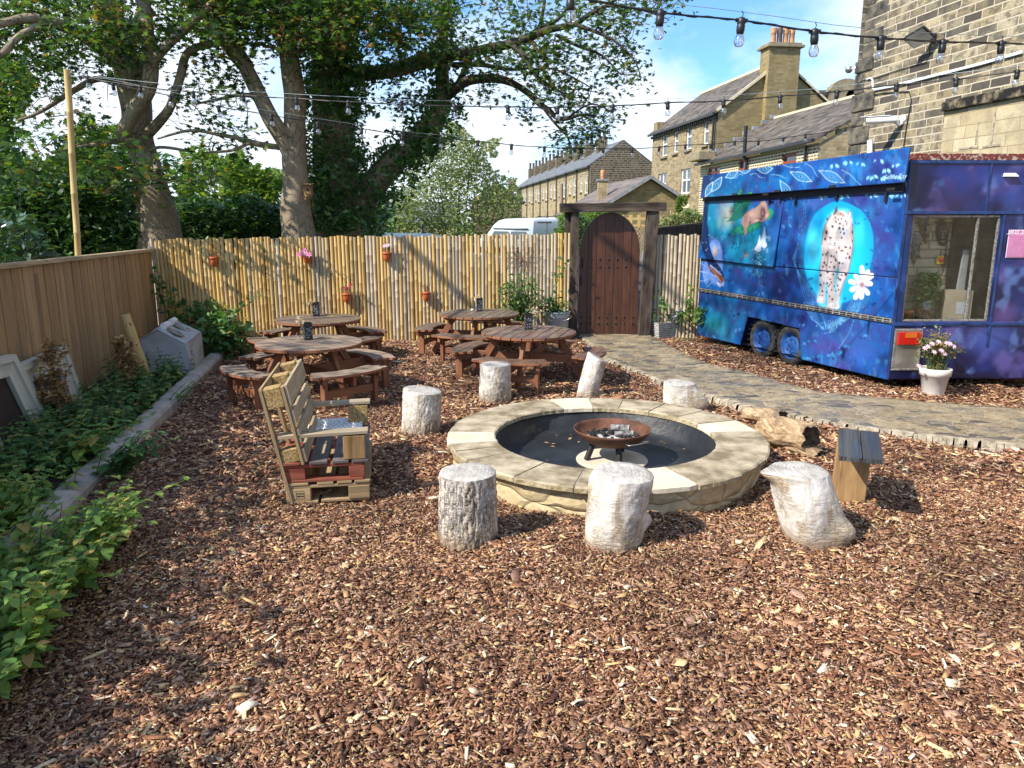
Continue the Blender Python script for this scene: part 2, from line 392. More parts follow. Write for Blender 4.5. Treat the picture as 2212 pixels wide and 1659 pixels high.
def _stump(name,c1,c2,crack,vert,tan):
 g=N(name);v=g.coords('Object');f=g.noise(v,5,7,.65)
 col=g.ramp(f,[(.3,c1),(.6,c2)])
 t2=g.noise(v,2.8,6,.7);col=g.mix(g.ramp(t2,[(.47,0.0),(.64,.8)]),col,tan)
 mp=g.n('Mapping');g.l(v,mp.inputs[0]);mp.inputs['Scale'].default_value=vert
 vo=g.n('TexVoronoi',feature='DISTANCE_TO_EDGE');nz=g.n('TexNoise');g.l(v,nz.inputs['Vector']);nz.inputs['Scale'].default_value=9
 ad=g.n('VectorMath',operation='MULTIPLY_ADD');g.l(nz.outputs['Color'],ad.inputs[0]);ad.inputs[1].default_value=(1.5,1.5,1.2);g.l(mp.outputs[0],ad.inputs[2])
 g.l(ad.outputs[0],vo.inputs['Vector']);vo.inputs['Scale'].default_value=1
 def crackln(sc_,wd):
  m3=g.n('Mapping');g.l(v,m3.inputs[0]);m3.inputs['Scale'].default_value=sc_
  return g.ramp(g.math('ABSOLUTE',g.math('SUBTRACT',g.noise(m3.outputs[0],1,4,.55,.6),.5)),[(0,1.0),(wd,0.0)])
 k=g.math('MAXIMUM',crackln((vert[0],vert[1],vert[2]*.38),.045),g.math('MULTIPLY',crackln((vert[0]*.55,vert[1]*.55,vert[2]*1.7),.022),.75))
 patch=g.ramp(g.noise(v,3.2,3),[(.42,0.0),(.55,1.0)])
 kk=g.math('MULTIPLY',k,patch if crack<1 else 1.0)
 col=g.mix(g.math('MULTIPLY',kk,min(crack,1)*.8),col,(.17,.14,.115))
 m4=g.n('Mapping');g.l(v,m4.inputs[0]);m4.inputs['Scale'].default_value=(17,17,2.2)
 col=g.mix(g.ramp(g.noise(m4.outputs[0],1,6,.65),[(.52,0.0),(.66,.7)]),col,tuple(c*.62 for c in tan))
 col=g.mix(g.ramp(g.noise(v,34,5,.7),[(.6,0.0),(.68,.6)]),col,(.13,.105,.08))
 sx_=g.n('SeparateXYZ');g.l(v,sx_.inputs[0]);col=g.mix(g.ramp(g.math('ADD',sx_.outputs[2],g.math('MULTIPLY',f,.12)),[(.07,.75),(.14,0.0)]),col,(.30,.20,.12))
 fine=g.noise(v,60,4)
 h=g.math('SUBTRACT',g.math('MULTIPLY',fine,.35),g.math('MULTIPLY',kk,1.2))
 return g.done(g.bsdf(col,.8,0,g.bump(h,.7,.012),.3))
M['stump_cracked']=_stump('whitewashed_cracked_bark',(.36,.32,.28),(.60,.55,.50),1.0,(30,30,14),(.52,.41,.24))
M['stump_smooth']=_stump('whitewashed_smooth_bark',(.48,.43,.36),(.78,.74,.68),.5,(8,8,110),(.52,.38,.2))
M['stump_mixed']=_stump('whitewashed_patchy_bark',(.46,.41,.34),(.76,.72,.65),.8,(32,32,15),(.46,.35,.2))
def _cut():
 g=N('whitewashed_cut_end');v=g.coords('Object');f=g.noise(v,7,7,.7)
 col=g.ramp(f,[(.3,(.30,.27,.23)),(.62,(.66,.62,.56))])
 mp=g.n('Mapping');g.l(v,mp.inputs[0]);mp.inputs['Scale'].default_value=(60,7,1);mp.inputs['Rotation'].default_value=(0,0,.6)
 col=g.mix(1.0,col,g.ramp(g.noise(mp.outputs[0],1,5),[(.35,.72),(.6,1.0)]),'MULTIPLY')
 wv=g.n('TexWave',wave_type='RINGS',rings_direction='Z');g.l(v,wv.inputs[0]);wv.inputs['Scale'].default_value=14;wv.inputs['Distortion'].default_value=3;wv.inputs['Detail'].default_value=3
 col=g.mix(.55,col,g.ramp(wv.outputs['Fac'],[(.2,.62),(.7,1.0)]),'MULTIPLY')
 return g.done(g.bsdf(col,.8,0,g.bump(f,.3,.006),.3))
M['stump_cut']=_cut()
M['slab']=m_noise('brown_sandstone_slab',(.19,.15,.09),(.46,.39,.275),4.0,.8,.5,24,detail=10,lo=.40,hi=.60)
M['slab_edge']=m_noise('riven_slab_edge',(.24,.185,.10),(.50,.42,.27),12,.9,.9,30,bdist=.02)
M['slab_pale']=m_noise('cream_sandstone_slab',(.55,.47,.34),(.68,.60,.46),3.5,.8,.15,40)
def _pitwall():
 g=N('moulded_stone_render');v=g.coords('UV');nz=g.n('TexNoise');g.l(v,nz.inputs['Vector']);nz.inputs['Scale'].default_value=3.5
 ad=g.n('VectorMath',operation='MULTIPLY_ADD');g.l(nz.outputs['Color'],ad.inputs[0]);ad.inputs[1].default_value=(.22,.16,0);g.l(v,ad.inputs[2])
 mp=g.n('Mapping');g.l(ad.outputs[0],mp.inputs[0]);mp.inputs['Scale'].default_value=(2.5,6.2,1)
 vo=g.n('TexVoronoi',feature='DISTANCE_TO_EDGE',voronoi_dimensions='2D');g.l(mp.outputs[0],vo.inputs['Vector']);vo.inputs['Scale'].default_value=1
 h=g.ramp(vo.outputs['Distance'],[(0,0.0),(.06,.35),(.2,.8),(.5,1.0)])
 f=g.noise(v,14,7,.65);col=g.ramp(f,[(.3,(.36,.28,.15)),(.68,(.60,.49,.30))])
 col=g.mix(g.ramp(vo.outputs['Distance'],[(0,.7),(.035,0.0)]),col,(.2,.15,.08))
 return g.done(g.bsdf(col,.85,0,g.bump(g.math('ADD',h,g.math('MULTIPLY',f,.25)),.8,.03),.25))
M['pit_wall']=_pitwall()
M['pit_black']=m_noise('black_bitumen_lining',(.006,.007,.008),(.026,.029,.033),3,.5,.35,18,spec=.45,bdist=.02)
M['char']=m_noise('charcoal',(.008,.008,.008),(.05,.05,.05),25,.7,.8,50,bdist=.02)
M['ash']=m_noise('ash',(.30,.28,.26),(.62,.60,.57),25,.95,.8,60,bdist=.02)
M['charlog']=m_noise('burnt_log',(.05,.05,.05),(.42,.40,.38),28,.9,.9,40,bdist=.02)
def _drift():
 g=N('driftwood');v=g.coords('Object',(22,2.4,22));f=g.noise(v,1,7,.65,.8)
 col=g.ramp(f,[(.3,(.10,.06,.035)),(.5,(.36,.24,.13)),(.68,(.58,.44,.28))])
 b=g.noise(g.coords('Object'),3,5);col=g.mix(g.ramp(b,[(.5,0.0),(.62,.8)]),col,(.14,.105,.08))
 return g.done(g.bsdf(col,.8,0,g.bump(f,.8,.02),.3))
M['drift']=_drift()
M['terracotta']=m_noise('orange_plastic_pot',(.42,.095,.03),(.54,.14,.045),10,.5,.05)
M['terra_clay']=m_noise('terracotta_clay',(.36,.12,.05),(.48,.19,.09),8,.8,.1)
M['white_pot']=m_noise('white_flower_pot',(.60,.56,.50),(.74,.70,.63),7,.6,.1)
M['stone_trough']=m_stone('pale_split_stone_trough',[(.40,.39,.36),(.58,.57,.53),(.48,.45,.40),(.62,.6,.56)],(.12,.115,.11),.12,.03,.004,(.2,.1,.1),.15,.006,.8,9)
M['mesh_cover']=None
def _cover():
 g=N('white_mesh_cover');v=g.coords('UV',(1,1,1));b=g.n('TexBrick');g.l(v,b.inputs['Vector']);b.offset=0
 for k,x in(('Scale',1),('Mortar Size',.0022),('Brick Width',.016),('Row Height',.016),('Mortar Smooth',.2)):b.inputs[k].default_value=x
 f=g.noise(g.coords('Object'),4,5);base=g.ramp(f,[(.3,(.76,.77,.77)),(.7,(.86,.87,.87))])
 col=g.mix(g.math('MULTIPLY',b.outputs['Fac'],.2),base,(.2,.24,.23))
 p=g.bsdf(col,.35,0,g.bump(f,.5,.05),.5);tr=g.n('BsdfTranslucent');tr.inputs[0].default_value=(.6,.62,.6,1)
 mx=g.n('MixShader');mx.inputs[0].default_value=.45;g.l(p,mx.inputs[1]);g.l(tr.outputs[0],mx.inputs[2])
 return g.done(mx.outputs[0])
M['mesh_cover']=_cover()
M['white_wood']=m_wood('old_cream_paint',(.60,.60,.53),(.43,.44,.38),.6,.1,(1,12,1),(.45,.43,.34),.4,knots=False)
M['white_paint']=m_plain('white_paint',(.78,.78,.76),.45)
M['white_plastic']=m_plain('white_plastic',(.80,.82,.82),.4)
M['dark_gap']=m_plain('dark_board',(.035,.022,.016),.8)
M['black_plastic']=m_plain('black_plastic',(.012,.012,.013),.45)
M['lantern_hole']=m_plain('lantern_pattern',(.42,.45,.46),.6)
M['glass']=m_glass('clear_glass',(.96,.98,.97),.14)
M['window_glass']=m_glass('window_glass',(.92,.95,.95),.10,.02)
M['bulb_glass']=m_glass('bulb_glass',(.93,.94,.95),.35,.05)
M['house_glass']=m_plain('dark_window_pane',(.10,.13,.16),.08,0,.8)
M['car_glass']=m_plain('car_window',(.06,.085,.095),.06,0,.8)
M['van_white']=m_plain('white_van_paint',(.66,.72,.76),.22,0,.6,.5)
M['car_silver']=m_plain('silver_car_paint',(.40,.44,.46),.25,.4,.6,.5)
M['car_dark']=m_plain('blue_grey_car_paint',(.16,.23,.27),.2,.3,.6,.6)
M['tyre']=m_noise('tyre_rubber',(.018,.018,.018),(.075,.07,.065),18,.85,.3,60)
M['rim_blue']=m_noise('blue_wheel_paint',(.015,.07,.26),(.05,.16,.46),4,.5,.2)
M['paint']=m_attr('mural_paint',.38,.25)
M['gap_black']=m_plain('black_gap',(.006,.008,.02),.6)
M['blue_trim']=m_noise('blue_painted_trim',(.012,.03,.11),(.03,.07,.22),8,.4,.05)
M['alu_rail']=m_noise('weathered_alu_rail',(.12,.115,.105),(.42,.41,.38),40,.5,.4,60,metal=.3)
M['red_lens']=m_plain('red_lens',(.50,.018,.012),.2,0,.6,.4)
M['amber_lens']=m_plain('amber_lens',(.62,.14,.02),.2,0,.6,.4)
M['pink_sign']=m_plain('pink_notice',(.56,.19,.40),.45)
M['sign_text']=m_plain('white_lettering',(.85,.72,.82),.6)
M['sign_text2']=m_plain('faint_lettering',(.66,.32,.50),.6)
M['sign_edge']=m_plain('pale_sign_edge',(.72,.64,.78),.5)
M['rusty_red']=m_noise('flaking_red_paint',(.16,.035,.025),(.48,.40,.36),22,.8,.5,40,lo=.5,hi=.62)
M['black_panel']=m_noise('black_board',(.010,.011,.012),(.03,.03,.03),60,.7,.3)
M['mask_wood']=m_noise('dark_carved_wood',(.035,.028,.025),(.13,.105,.09),12,.7,.6,40)
M['mask_grey']=m_noise('grey_carved_wood',(.15,.135,.12),(.36,.33,.29),14,.8,.6,40)
M['cardboard']=m_noise('cardboard',(.38,.285,.17),(.47,.36,.22),5,.85,.1)
M['paper']=m_plain('paper',(.74,.73,.70),.8)
M['yellow']=m_plain('yellow_plate',(.72,.52,.05),.5)
M['red_plastic']=m_plain('red_button',(.55,.03,.02),.35)
M['stone_big']=m_stone('large_coursed_gritstone',[(.07,.062,.052),(.13,.11,.085),(.36,.29,.17),(.50,.42,.27),(.24,.2,.135),(.54,.46,.31),(.10,.09,.072),(.44,.36,.22)],(.50,.44,.33),.40,.138,.013,(.075,.068,.058),.7,.022,.9,4.6)
M['stone_ashlar']=m_stone('pale_ashlar_gritstone',[(.42,.34,.20),(.54,.45,.29),(.60,.52,.35),(.46,.38,.23)],(.30,.24,.14),.55,.2,.008,(.12,.10,.07),.35,.03,.5,2.2)
M['stone_quoin']=m_noise('sooty_quoin_stone',(.035,.034,.032),(.20,.175,.13),5,.9,.6,22,bdist=.03)
M['stone_band']=m_noise('blackened_string_course',(.015,.014,.013),(.30,.24,.15),6,.9,.5,30,lo=.48,hi=.72)
M['stone_house']=m_stone('golden_house_stone',[(.28,.215,.12),(.38,.30,.18),(.45,.365,.23),(.33,.26,.155),(.22,.175,.11)],(.30,.24,.14),.34,.13,.012,(.13,.10,.06),.5,.015,.5,2.5)
M['stone_gable']=m_stone('soft_gold_gable_stone',[(.27,.21,.10),(.35,.275,.135),(.40,.32,.165),(.24,.185,.09)],(.25,.195,.10),.36,.115,.012,(.13,.10,.055),.45,.015,.5,1.6)
M['stone_terrace']=m_stone('terrace_stone',[(.37,.28,.155),(.47,.37,.215),(.53,.43,.26),(.30,.225,.13)],(.35,.27,.155),.38,.15,.014,(.10,.08,.06),.5,.015,.5,1.5)
M['stone_dark']=m_stone('sooty_gable_stone',[(.06,.05,.04),(.13,.10,.07),(.20,.155,.10),(.09,.075,.055)],(.30,.245,.165),.46,.2,.025,(.05,.045,.04),.6,.015,.5,1.5)
M['stone_check']=m_stone('pale_mortared_stone',[(.13,.10,.065),(.26,.2,.12),(.18,.14,.085)],(.66,.58,.40),.26,.13,.035,(.1,.08,.05),.3,.02,.6,3)
M['brick_far']=m_stone('far_red_brick',[(.20,.10,.07),(.26,.14,.1)],(.34,.3,.26),.25,.085,.012,(.1,.07,.06),.3)
M['lintel']=m_noise('window_stone',(.20,.165,.105),(.32,.265,.17),4,.9,.2)
M['lintel_pale']=m_noise('pale_lintel_stone',(.58,.5,.33),(.68,.6,.42),4,.9,.2)
def _slate(name,c1,c2,w=.35,h=.22,moss=None):
 g=N(name);v=g.coords('UV');b=g.n('TexBrick');g.l(v,b.inputs['Vector'])
 b.inputs['Color1'].default_value=(0,0,0,1);b.inputs['Color2'].default_value=(1,1,1,1);b.inputs['Mortar'].default_value=(0,0,0,1)
 for k,x in(('Scale',1),('Mortar Size',.018),('Brick Width',w),('Row Height',h),('Mortar Smooth',.3)):b.inputs[k].default_value=x
 col=g.ramp(b.outputs['Color'],[(0,c1),(1,c2)]);f=g.noise(v,1.4,7,.7)
 col=g.mix(1.0,col,g.ramp(f,[(.3,.6),(.7,1.25)]),'MULTIPLY')
 if moss:col=g.mix(g.ramp(g.noise(v,2.6,6),[(.52,0.0),(.66,.7)]),col,moss)
 col=g.mix(g.math('MULTIPLY',b.outputs['Fac'],.75),col,tuple(c*.25 for c in c1))
 return g.done(g.bsdf(col,.75,0,g.bump(g.math('SUBTRACT',f,b.outputs['Fac']),.6,.03),.35))
M['slate']=_slate('stone_slate_roof',(.055,.046,.038),(.20,.165,.135),.5,.3,moss=(.16,.14,.085))
M['slate_blue']=_slate('blue_grey_slate_roof',(.13,.14,.155),(.20,.21,.22),.4,.3)
M['tile_brown']=_slate('brown_ribbed_tile_roof',(.15,.12,.105),(.22,.18,.155),5,.3)
M['gutter']=m_plain('black_gutter',(.014,.014,.016),.4)
M['lead']=m_noise('lead_flashing',(.18,.19,.20),(.32,.33,.34),5,.7,.2)
M['clay_pot']=m_noise('clay_chimney_pot',(.42,.19,.085),(.58,.33,.18),5,.8,.1)
M['clay_dark']=m_noise('sooty_chimney_pot',(.07,.05,.045),(.20,.13,.11),5,.8,.1)
M['red_frame']=m_plain('red_window_frame',(.26,.055,.03),.5)
M['telegraph']=m_wood('telegraph_pole_wood',(.34,.26,.17),(.2,.14,.09),.8,.1)
M['hedge_base']=m_noise('dark_twigs',(.01,.014,.006),(.03,.04,.014),12,.95,.4)
def _barktree(name,c1,c2,s=1.0):
 g=N(name);v=g.coords('UV',(1,1,1));vo=g.n('TexVoronoi',feature='DISTANCE_TO_EDGE',voronoi_dimensions='2D')
 nz=g.n('TexNoise');g.l(v,nz.inputs['Vector']);nz.inputs['Scale'].default_value=7
 ad=g.n('VectorMath',operation='MULTIPLY_ADD');g.l(nz.outputs['Color'],ad.inputs[0]);ad.inputs[1].default_value=(.18,.12,0);g.l(v,ad.inputs[2])
 mp=g.n('Mapping');g.l(ad.outputs[0],mp.inputs[0]);mp.inputs['Scale'].default_value=(9*s,22*s,1);g.l(mp.outputs[0],vo.inputs['Vector']);vo.inputs['Scale'].default_value=1
 f=g.noise(g.coords('Object'),2.4,7,.68);col=g.ramp(f,[(.32,c1),(.66,c2)])
 k=g.ramp(vo.outputs['Distance'],[(.02,1.0),(.1,0.0)]);patch=g.ramp(g.noise(g.coords('Object'),1.3,3),[(.4,.1),(.6,.8)])
 kk=g.math('MULTIPLY',k,patch);col=g.mix(kk,col,tuple(c*.6 for c in c1))
 h=g.math('SUBTRACT',g.math('MULTIPLY',f,.5),kk)
 return g.done(g.bsdf(col,.85,0,g.bump(h,.7,.03),.25))
M['trunk']=_barktree('sycamore_bark',(.17,.13,.085),(.38,.30,.2))
M['trunk_smooth']=_barktree('smooth_grey_bark',(.19,.145,.095),(.37,.30,.205),.5)
M['twig']=m_plain('twig',(.045,.035,.026),.8)
G=lambda r,g,b:(r,g,b)
M['leaf_syc']=m_leaf('sycamore_leaves',trans=.45,stops=[(0,G(.022,.055,.022)),(.4,G(.045,.10,.03)),(.72,G(.08,.15,.038)),(.9,G(.13,.18,.04)),(.955,G(.19,.155,.032)),(1,G(.24,.11,.03))])
M['leaf_ivy']=m_leaf('ivy_leaves',[(0,G(.03,.085,.026)),(.5,G(.07,.165,.045)),(.85,G(.12,.24,.06)),(1,G(.17,.29,.08))],.3,.25,spec=.5)
M['leaf_bush']=m_leaf('pale_bush_leaves',[(0,G(.11,.16,.055)),(.5,G(.19,.25,.09)),(.85,G(.29,.33,.14)),(1,G(.38,.31,.13))],.5,.3)
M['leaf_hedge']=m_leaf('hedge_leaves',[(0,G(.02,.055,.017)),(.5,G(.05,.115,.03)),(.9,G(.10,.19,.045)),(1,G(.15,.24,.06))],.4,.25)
M['leaf_laurel']=m_leaf('laurel_leaves',[(0,G(.025,.07,.04)),(.6,G(.05,.11,.06)),(1,G(.10,.17,.09))],.3,.2,spec=.6)
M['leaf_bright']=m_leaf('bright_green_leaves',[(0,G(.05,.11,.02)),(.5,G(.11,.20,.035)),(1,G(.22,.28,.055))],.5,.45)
M['leaf_nettle']=m_leaf('nettle_leaves',[(0,G(.04,.105,.035)),(.4,G(.075,.17,.055)),(.8,G(.13,.25,.07)),(.93,G(.22,.31,.075)),(.965,G(.36,.30,.05)),(1,G(.40,.25,.09))],.5,.3)
M['leaf_lime']=m_leaf('yellowing_leaves',[(0,G(.10,.20,.05)),(.5,G(.19,.32,.07)),(.85,G(.31,.40,.08)),(.93,G(.48,.40,.07)),(1,G(.45,.30,.13))],.5,.4)
M['leaf_silver']=m_leaf('silver_leaves',[(0,G(.38,.43,.42)),(1,G(.58,.63,.62))],.7,.1,(1,1,1))
M['leaf_dry']=m_leaf('dried_leaves',[(0,G(.22,.12,.045)),(.6,G(.40,.25,.10)),(1,G(.55,.40,.2))],.8,.2,(1,1,1))
M['seed']=m_leaf('hanging_seed_keys',[(0,G(.20,.15,.035)),(.6,G(.28,.16,.045)),(1,G(.34,.13,.05))],.7,.3,(1.2,1,.8))
M['stem']=m_plain('green_stem',(.07,.10,.03),.7)
M['stem_dry']=m_plain('dry_stem',(.26,.17,.08),.8)
M['petal_pink']=m_leaf('pink_petals',[(0,G(.62,.16,.32)),(1,G(.80,.42,.58))],.6,.3,(1,1,1))
M['petal_pale']=m_leaf('pale_pink_petals',[(0,G(.70,.45,.55)),(1,G(.82,.62,.70))],.6,.3,(1,1,1))
M['petal_red']=m_leaf('crimson_petals',[(0,G(.22,.008,.035)),(1,G(.42,.02,.08))],.6,.2,(1,1,1))
M['petal_cream']=m_leaf('dried_cream_petals',[(0,G(.62,.40,.12)),(.5,G(.76,.62,.4)),(1,G(.85,.8,.7))],.7,.2,(1,1,1))
cd=bpy.data.cameras.new('camera');cam=bpy.data.objects.new('camera',cd);COL.objects.link(cam)
cam.location=(0,0,CAMH);cam.rotation_euler=(PI/2-PITCH,0,0);cd.sensor_width=36;cd.lens=FPX/2212*36
cd.clip_start=.05;cd.clip_end=1500;scene.camera=cam
SUN_EL,SUN_AZ=math.radians(42),math.atan2(-.86,-.5)
sdir=Vector((math.sin(SUN_AZ)*math.cos(SUN_EL),math.cos(SUN_AZ)*math.cos(SUN_EL),math.sin(SUN_EL)))
sd=bpy.data.lights.new('sun','SUN');sd.energy=4.3;sd.angle=math.radians(.55);sd.color=(1,.93,.82)
so=bpy.data.objects.new('sun',sd);COL.objects.link(so);so.rotation_euler=sdir.to_track_quat('Z','Y').to_euler();so.location=sdir*60
w=bpy.data.worlds.new('World');scene.world=w;w.use_nodes=True;t=w.node_tree;t.nodes.clear()
def wn(typ,**kw):
 x=t.nodes.new('ShaderNode'+typ)
 for k,v in kw.items():setattr(x,k,v)
 return x
sky=wn('TexSky',sky_type='NISHITA');sky.sun_disc=False;sky.sun_elevation=SUN_EL;sky.sun_rotation=SUN_AZ%(2*PI);sky.altitude=200;sky.air_density=1.0;sky.dust_density=.6;sky.ozone_density=1.6
tc=wn('TexCoord');mp=wn('Mapping');mp.inputs['Scale'].default_value=(1,1,2.1);mp.inputs['Location'].default_value=SKYLOC=(3.35,1.2,.4)
t.links.new(tc.outputs['Generated'],mp.inputs[0])
nz=wn('TexNoise');nz.inputs['Scale'].default_value=2.3;nz.inputs['Detail'].default_value=9;nz.inputs['Roughness'].default_value=.56;nz.inputs['Distortion'].default_value=.35
t.links.new(mp.outputs[0],nz.inputs['Vector'])
sepz=wn('SeparateXYZ');t.links.new(tc.outputs['Generated'],sepz.inputs[0])
low=wn('MapRange');low.inputs['From Min'].default_value=0;low.inputs['From Max'].default_value=.34;low.inputs['To Min'].default_value=.17;low.inputs['To Max'].default_value=-.02
t.links.new(sepz.outputs[2],low.inputs[0])
ad=wn('Math',operation='ADD');t.links.new(nz.outputs['Fac'],ad.inputs[0]);t.links.new(low.outputs[0],ad.inputs[1])
rp=wn('ValToRGB');t.links.new(ad.outputs[0],rp.inputs[0]);rp.color_ramp.elements[0].position=.47;rp.color_ramp.elements[1].position=.63
rp.color_ramp.elements[0].color=(.06,.06,.06,1);rp.color_ramp.elements[1].color=(.96,.96,.96,1)
shade=wn('ValToRGB');t.links.new(nz.outputs['Fac'],shade.inputs[0]);shade.color_ramp.elements[0].position=.4;shade.color_ramp.elements[1].position=.72
shade.color_ramp.elements[0].color=(4.6,4.9,5.2,1);shade.color_ramp.elements[1].color=(4.0,4.3,4.8,1)
bl=wn('MixRGB',blend_type='MULTIPLY');bl.inputs[0].default_value=1;bl.inputs[2].default_value=(.40,.70,1.0,1);t.links.new(sky.outputs[0],bl.inputs[1])
mx=wn('MixRGB');t.links.new(rp.outputs[0],mx.inputs[0]);t.links.new(bl.outputs[0],mx.inputs[1]);t.links.new(shade.outputs[0],mx.inputs[2])
bg=wn('Background');bg.inputs[1].default_value=.15;t.links.new(mx.outputs[0],bg.inputs[0])
wo=wn('OutputWorld');t.links.new(bg.outputs[0],wo.inputs[0])
vs=scene.view_settings;vs.view_transform='Standard';vs.look='None';vs.gamma=1;vs.exposure=EXPOSURE=.85
scene.cycles.max_bounces=7;scene.cycles.transparent_max_bounces=24;scene.cycles.caustics_reflective=False;scene.cycles.caustics_refractive=False
scene.cycles.use_denoising=True;scene.cycles.sample_clamp_indirect=4
def grid_sheet(name,x0,x1,y0,y1,nx,ny,zf,mat,kind='structure',keep=None):
 xs=np.linspace(x0,x1,nx);ys=np.linspace(y0,y1,ny);X,Y=np.meshgrid(xs,ys)
 Z=zf(X,Y);V=np.stack([X,Y,Z],-1).reshape(-1,3)
 i=np.arange(nx-1)[None,:]+np.arange(ny-1)[:,None]*nx
 Fq=np.stack([i,i+1,i+nx+1,i+nx],-1).reshape(-1,4)
 o=np_mesh(name,V,Fq,mat,smooth=True,origin=(0,0,0));tag(o,kind=kind);return o
def mound(X,Y):
 return .018*np.sin(X*2.1+.6*np.sin(Y*1.3))*np.sin(Y*1.7+.5)+.012*np.sin(X*5.3+Y*3.1)+.010*np.sin(Y*6.1-X*4.0)+.009*np.sin(X*11.3+2*np.sin(Y*4.7))*np.sin(Y*9.1+X*2.3)
GND=lambda X,Y:np.where(Y>13.4,np.clip((Y-13.4)*.05,0,.22),-.05)-.8*np.clip((Y-60)/40,0,1)
g0=tag(grid_sheet('ground',-220,220,-60,400,90,180,GND,M['grass']),kind='structure')
tag(grid_sheet('car_park',-9,60,13.5,38,30,30,lambda X,Y:GND(X,Y)+.03,M['tarmac']),kind='structure')
YARD_Z=lambda X,Y:mound(X,Y)-.012-.09*np.clip((1.22-np.hypot(X-.775,Y-6.12))/.12,0,1)
tag(grid_sheet('mulch_bed',-8,8,-3,13.45,110,120,YARD_Z,M['soil']),kind='structure')
KD=Vector((-4.32+3.15,10.91-4.89,0)).normalized()
def kerb_pt(y):return Vector((-3.15-(y-4.89)*.1944,y,0))
FENCE_C=Vector((-5.80,12.28,0))
def wf_x(y):return FENCE_C.x+(FENCE_C.y-y)*.215
bm_=MB();ys=[-3+i*.5 for i in range(32)]
for a,b in zip(ys[:-1],ys[1:]):
 bm_.quad((wf_x(a),a,.05),(kerb_pt(a).x-.05,a,.05),(kerb_pt(b).x-.05,b,.05),(wf_x(b),b,.05))
o=bm_.build('soil_border',m_noise('dark_soil',(.018,.013,.009),(.06,.045,.03),14,.95,.7,40,bdist=.02),origin=(0,0,0));tag(o,kind='structure')
mb=MB();y=-2.0;i=0
while y<11.0:
 a,b=kerb_pt(y),kerb_pt(y+1.18);n=Vector((-KD.y,KD.x,0))
 prof=[(-.10,-.04),(-.10,.075),(-.085,.098),(-.05,.11),(.04,.108),(.08,.095),(.10,.07),(.105,-.04)]
 va=[a-n*px+Vector((0,0,pz))for px,pz in prof];vb=[b-n*px+Vector((0,0,pz+.004*((i*7)%3-1)))for px,pz in prof]
 k=len(prof);mb.add(va+vb,[(j,j+1,k+j+1,k+j)for j in range(k-1)]+[tuple(range(k))[::-1],tuple(range(k,2*k))],None,0,False)
 y+=1.185;i+=1
tag(mb.build('kerb',M['kerb'],origin=(0,0,0)),kind='structure')
near_px=[(1262,733),(1290,757),(1312,774),(1372,797),(1447,830),(1500,846),(1548,857),(1628,881),(1795,910),(1889,925),(1991,938),(2212,962),(2500,985)]
far_px=[(1404,729),(1437,745),(1487,770),(1524,785),(1549,792),(1600,802),(1625,808),(1685,827),(1770,847),(1917,861),(1991,867),(2212,884),(2500,896)]
PZ=.05
near=[gz(u,v,PZ)for u,v in near_px];far=[gz(u,v,PZ)for u,v in far_px]
near[0].y=far[0].y=13.02
def dense(pl,n):
 d=[0]
 for a,b in zip(pl[:-1],pl[1:]):d.append(d[-1]+(b-a).length)
 out=[]
 for k in range(n):
  q=d[-1]*k/(n-1);j=max(i for i in range(len(d))if d[i]<=q+1e-9);j=min(j,len(pl)-2)
  out.append(pl[j].lerp(pl[j+1],(q-d[j])/(d[j+1]-d[j])))
 return out
NP=160;A=dense(near,NP);B=dense(far,NP)
def jag(p,k,s):return p+Vector((mnoise.noise(Vector((k*.9,s,0))),mnoise.noise(Vector((k*.9,s,5))),0))*.035
A=[jag(p,k,1)for k,p in enumerate(A)];B=[jag(p,k,9)for k,p in enumerate(B)]
PATH_POLY=[(p.x,p.y)for p in A]+[(p.x,p.y)for p in B[::-1]]
mb=MB();W=14
rows=[[a.lerp(b,j/W)+Vector((0,0,.007*mnoise.noise(Vector((a.lerp(b,j/W).x*3,a.lerp(b,j/W).y*3,2)))))for j in range(W+1)]for a,b in zip(A,B)]
V=[p for r in rows for p in r]
mb.add(V,[(i*(W+1)+j,i*(W+1)+j+1,(i+1)*(W+1)+j+1,(i+1)*(W+1)+j)for i in range(NP-1)for j in range(W)],None,0,False)
path=mb.build('stone_path',M['path'],origin=(0,0,0));tag(path,kind='structure')
mb=MB()
for L,sgn in((A,1),(B,-1)):
 for i in range(NP-1):
  a,b=L[i],L[i+1];d=(b-a).normalized();n=Vector((d.y,-d.x,0))*(-sgn)*-1
  q=random.uniform(.02,.05);z=random.uniform(-.004,.006)
  out=-n if sgn>0 else n
  out=Vector((-(d.y),d.x,0))*(-1 if sgn>0 else 1)
  out=-out if sgn>0 else out
  out=out if((a+out*.2)-(A[i].lerp(B[i],.5))).length>(a-(A[i].lerp(B[i],.5))).length else-out
  vs=[a-out*.02+Vector((0,0,z+.004)),b-out*.02+Vector((0,0,z+.004)),b+out*q+Vector((0,0,z-.004)),a+out*q+Vector((0,0,z-.004)),a+out*(q+.02)-Vector((0,0,.08)),b+out*(q+.02)-Vector((0,0,.08))]
  mb.add(vs,[(0,1,2,3),(3,2,5,4)])
tag(mb.build('path_edging',M['mortar'],origin=(0,0,0)),kind='structure')
PIT_C=Vector((.775,6.12,0));PIT_R=1.32
def chip_points(n,y0,y1):
 y=RNG.uniform(y0,y1,n);x=RNG.uniform(-1,1,n)*(.74*y+.9)
 ok=(x>-3.15-(y-4.89)*.1944+.09)&(np.hypot(x-PIT_C.x,y-PIT_C.y)>PIT_R-.1)&(x<8)
 ok&=~in_poly(x,y,PATH_POLY)&(y<13.35)
 return x[ok],y[ok]
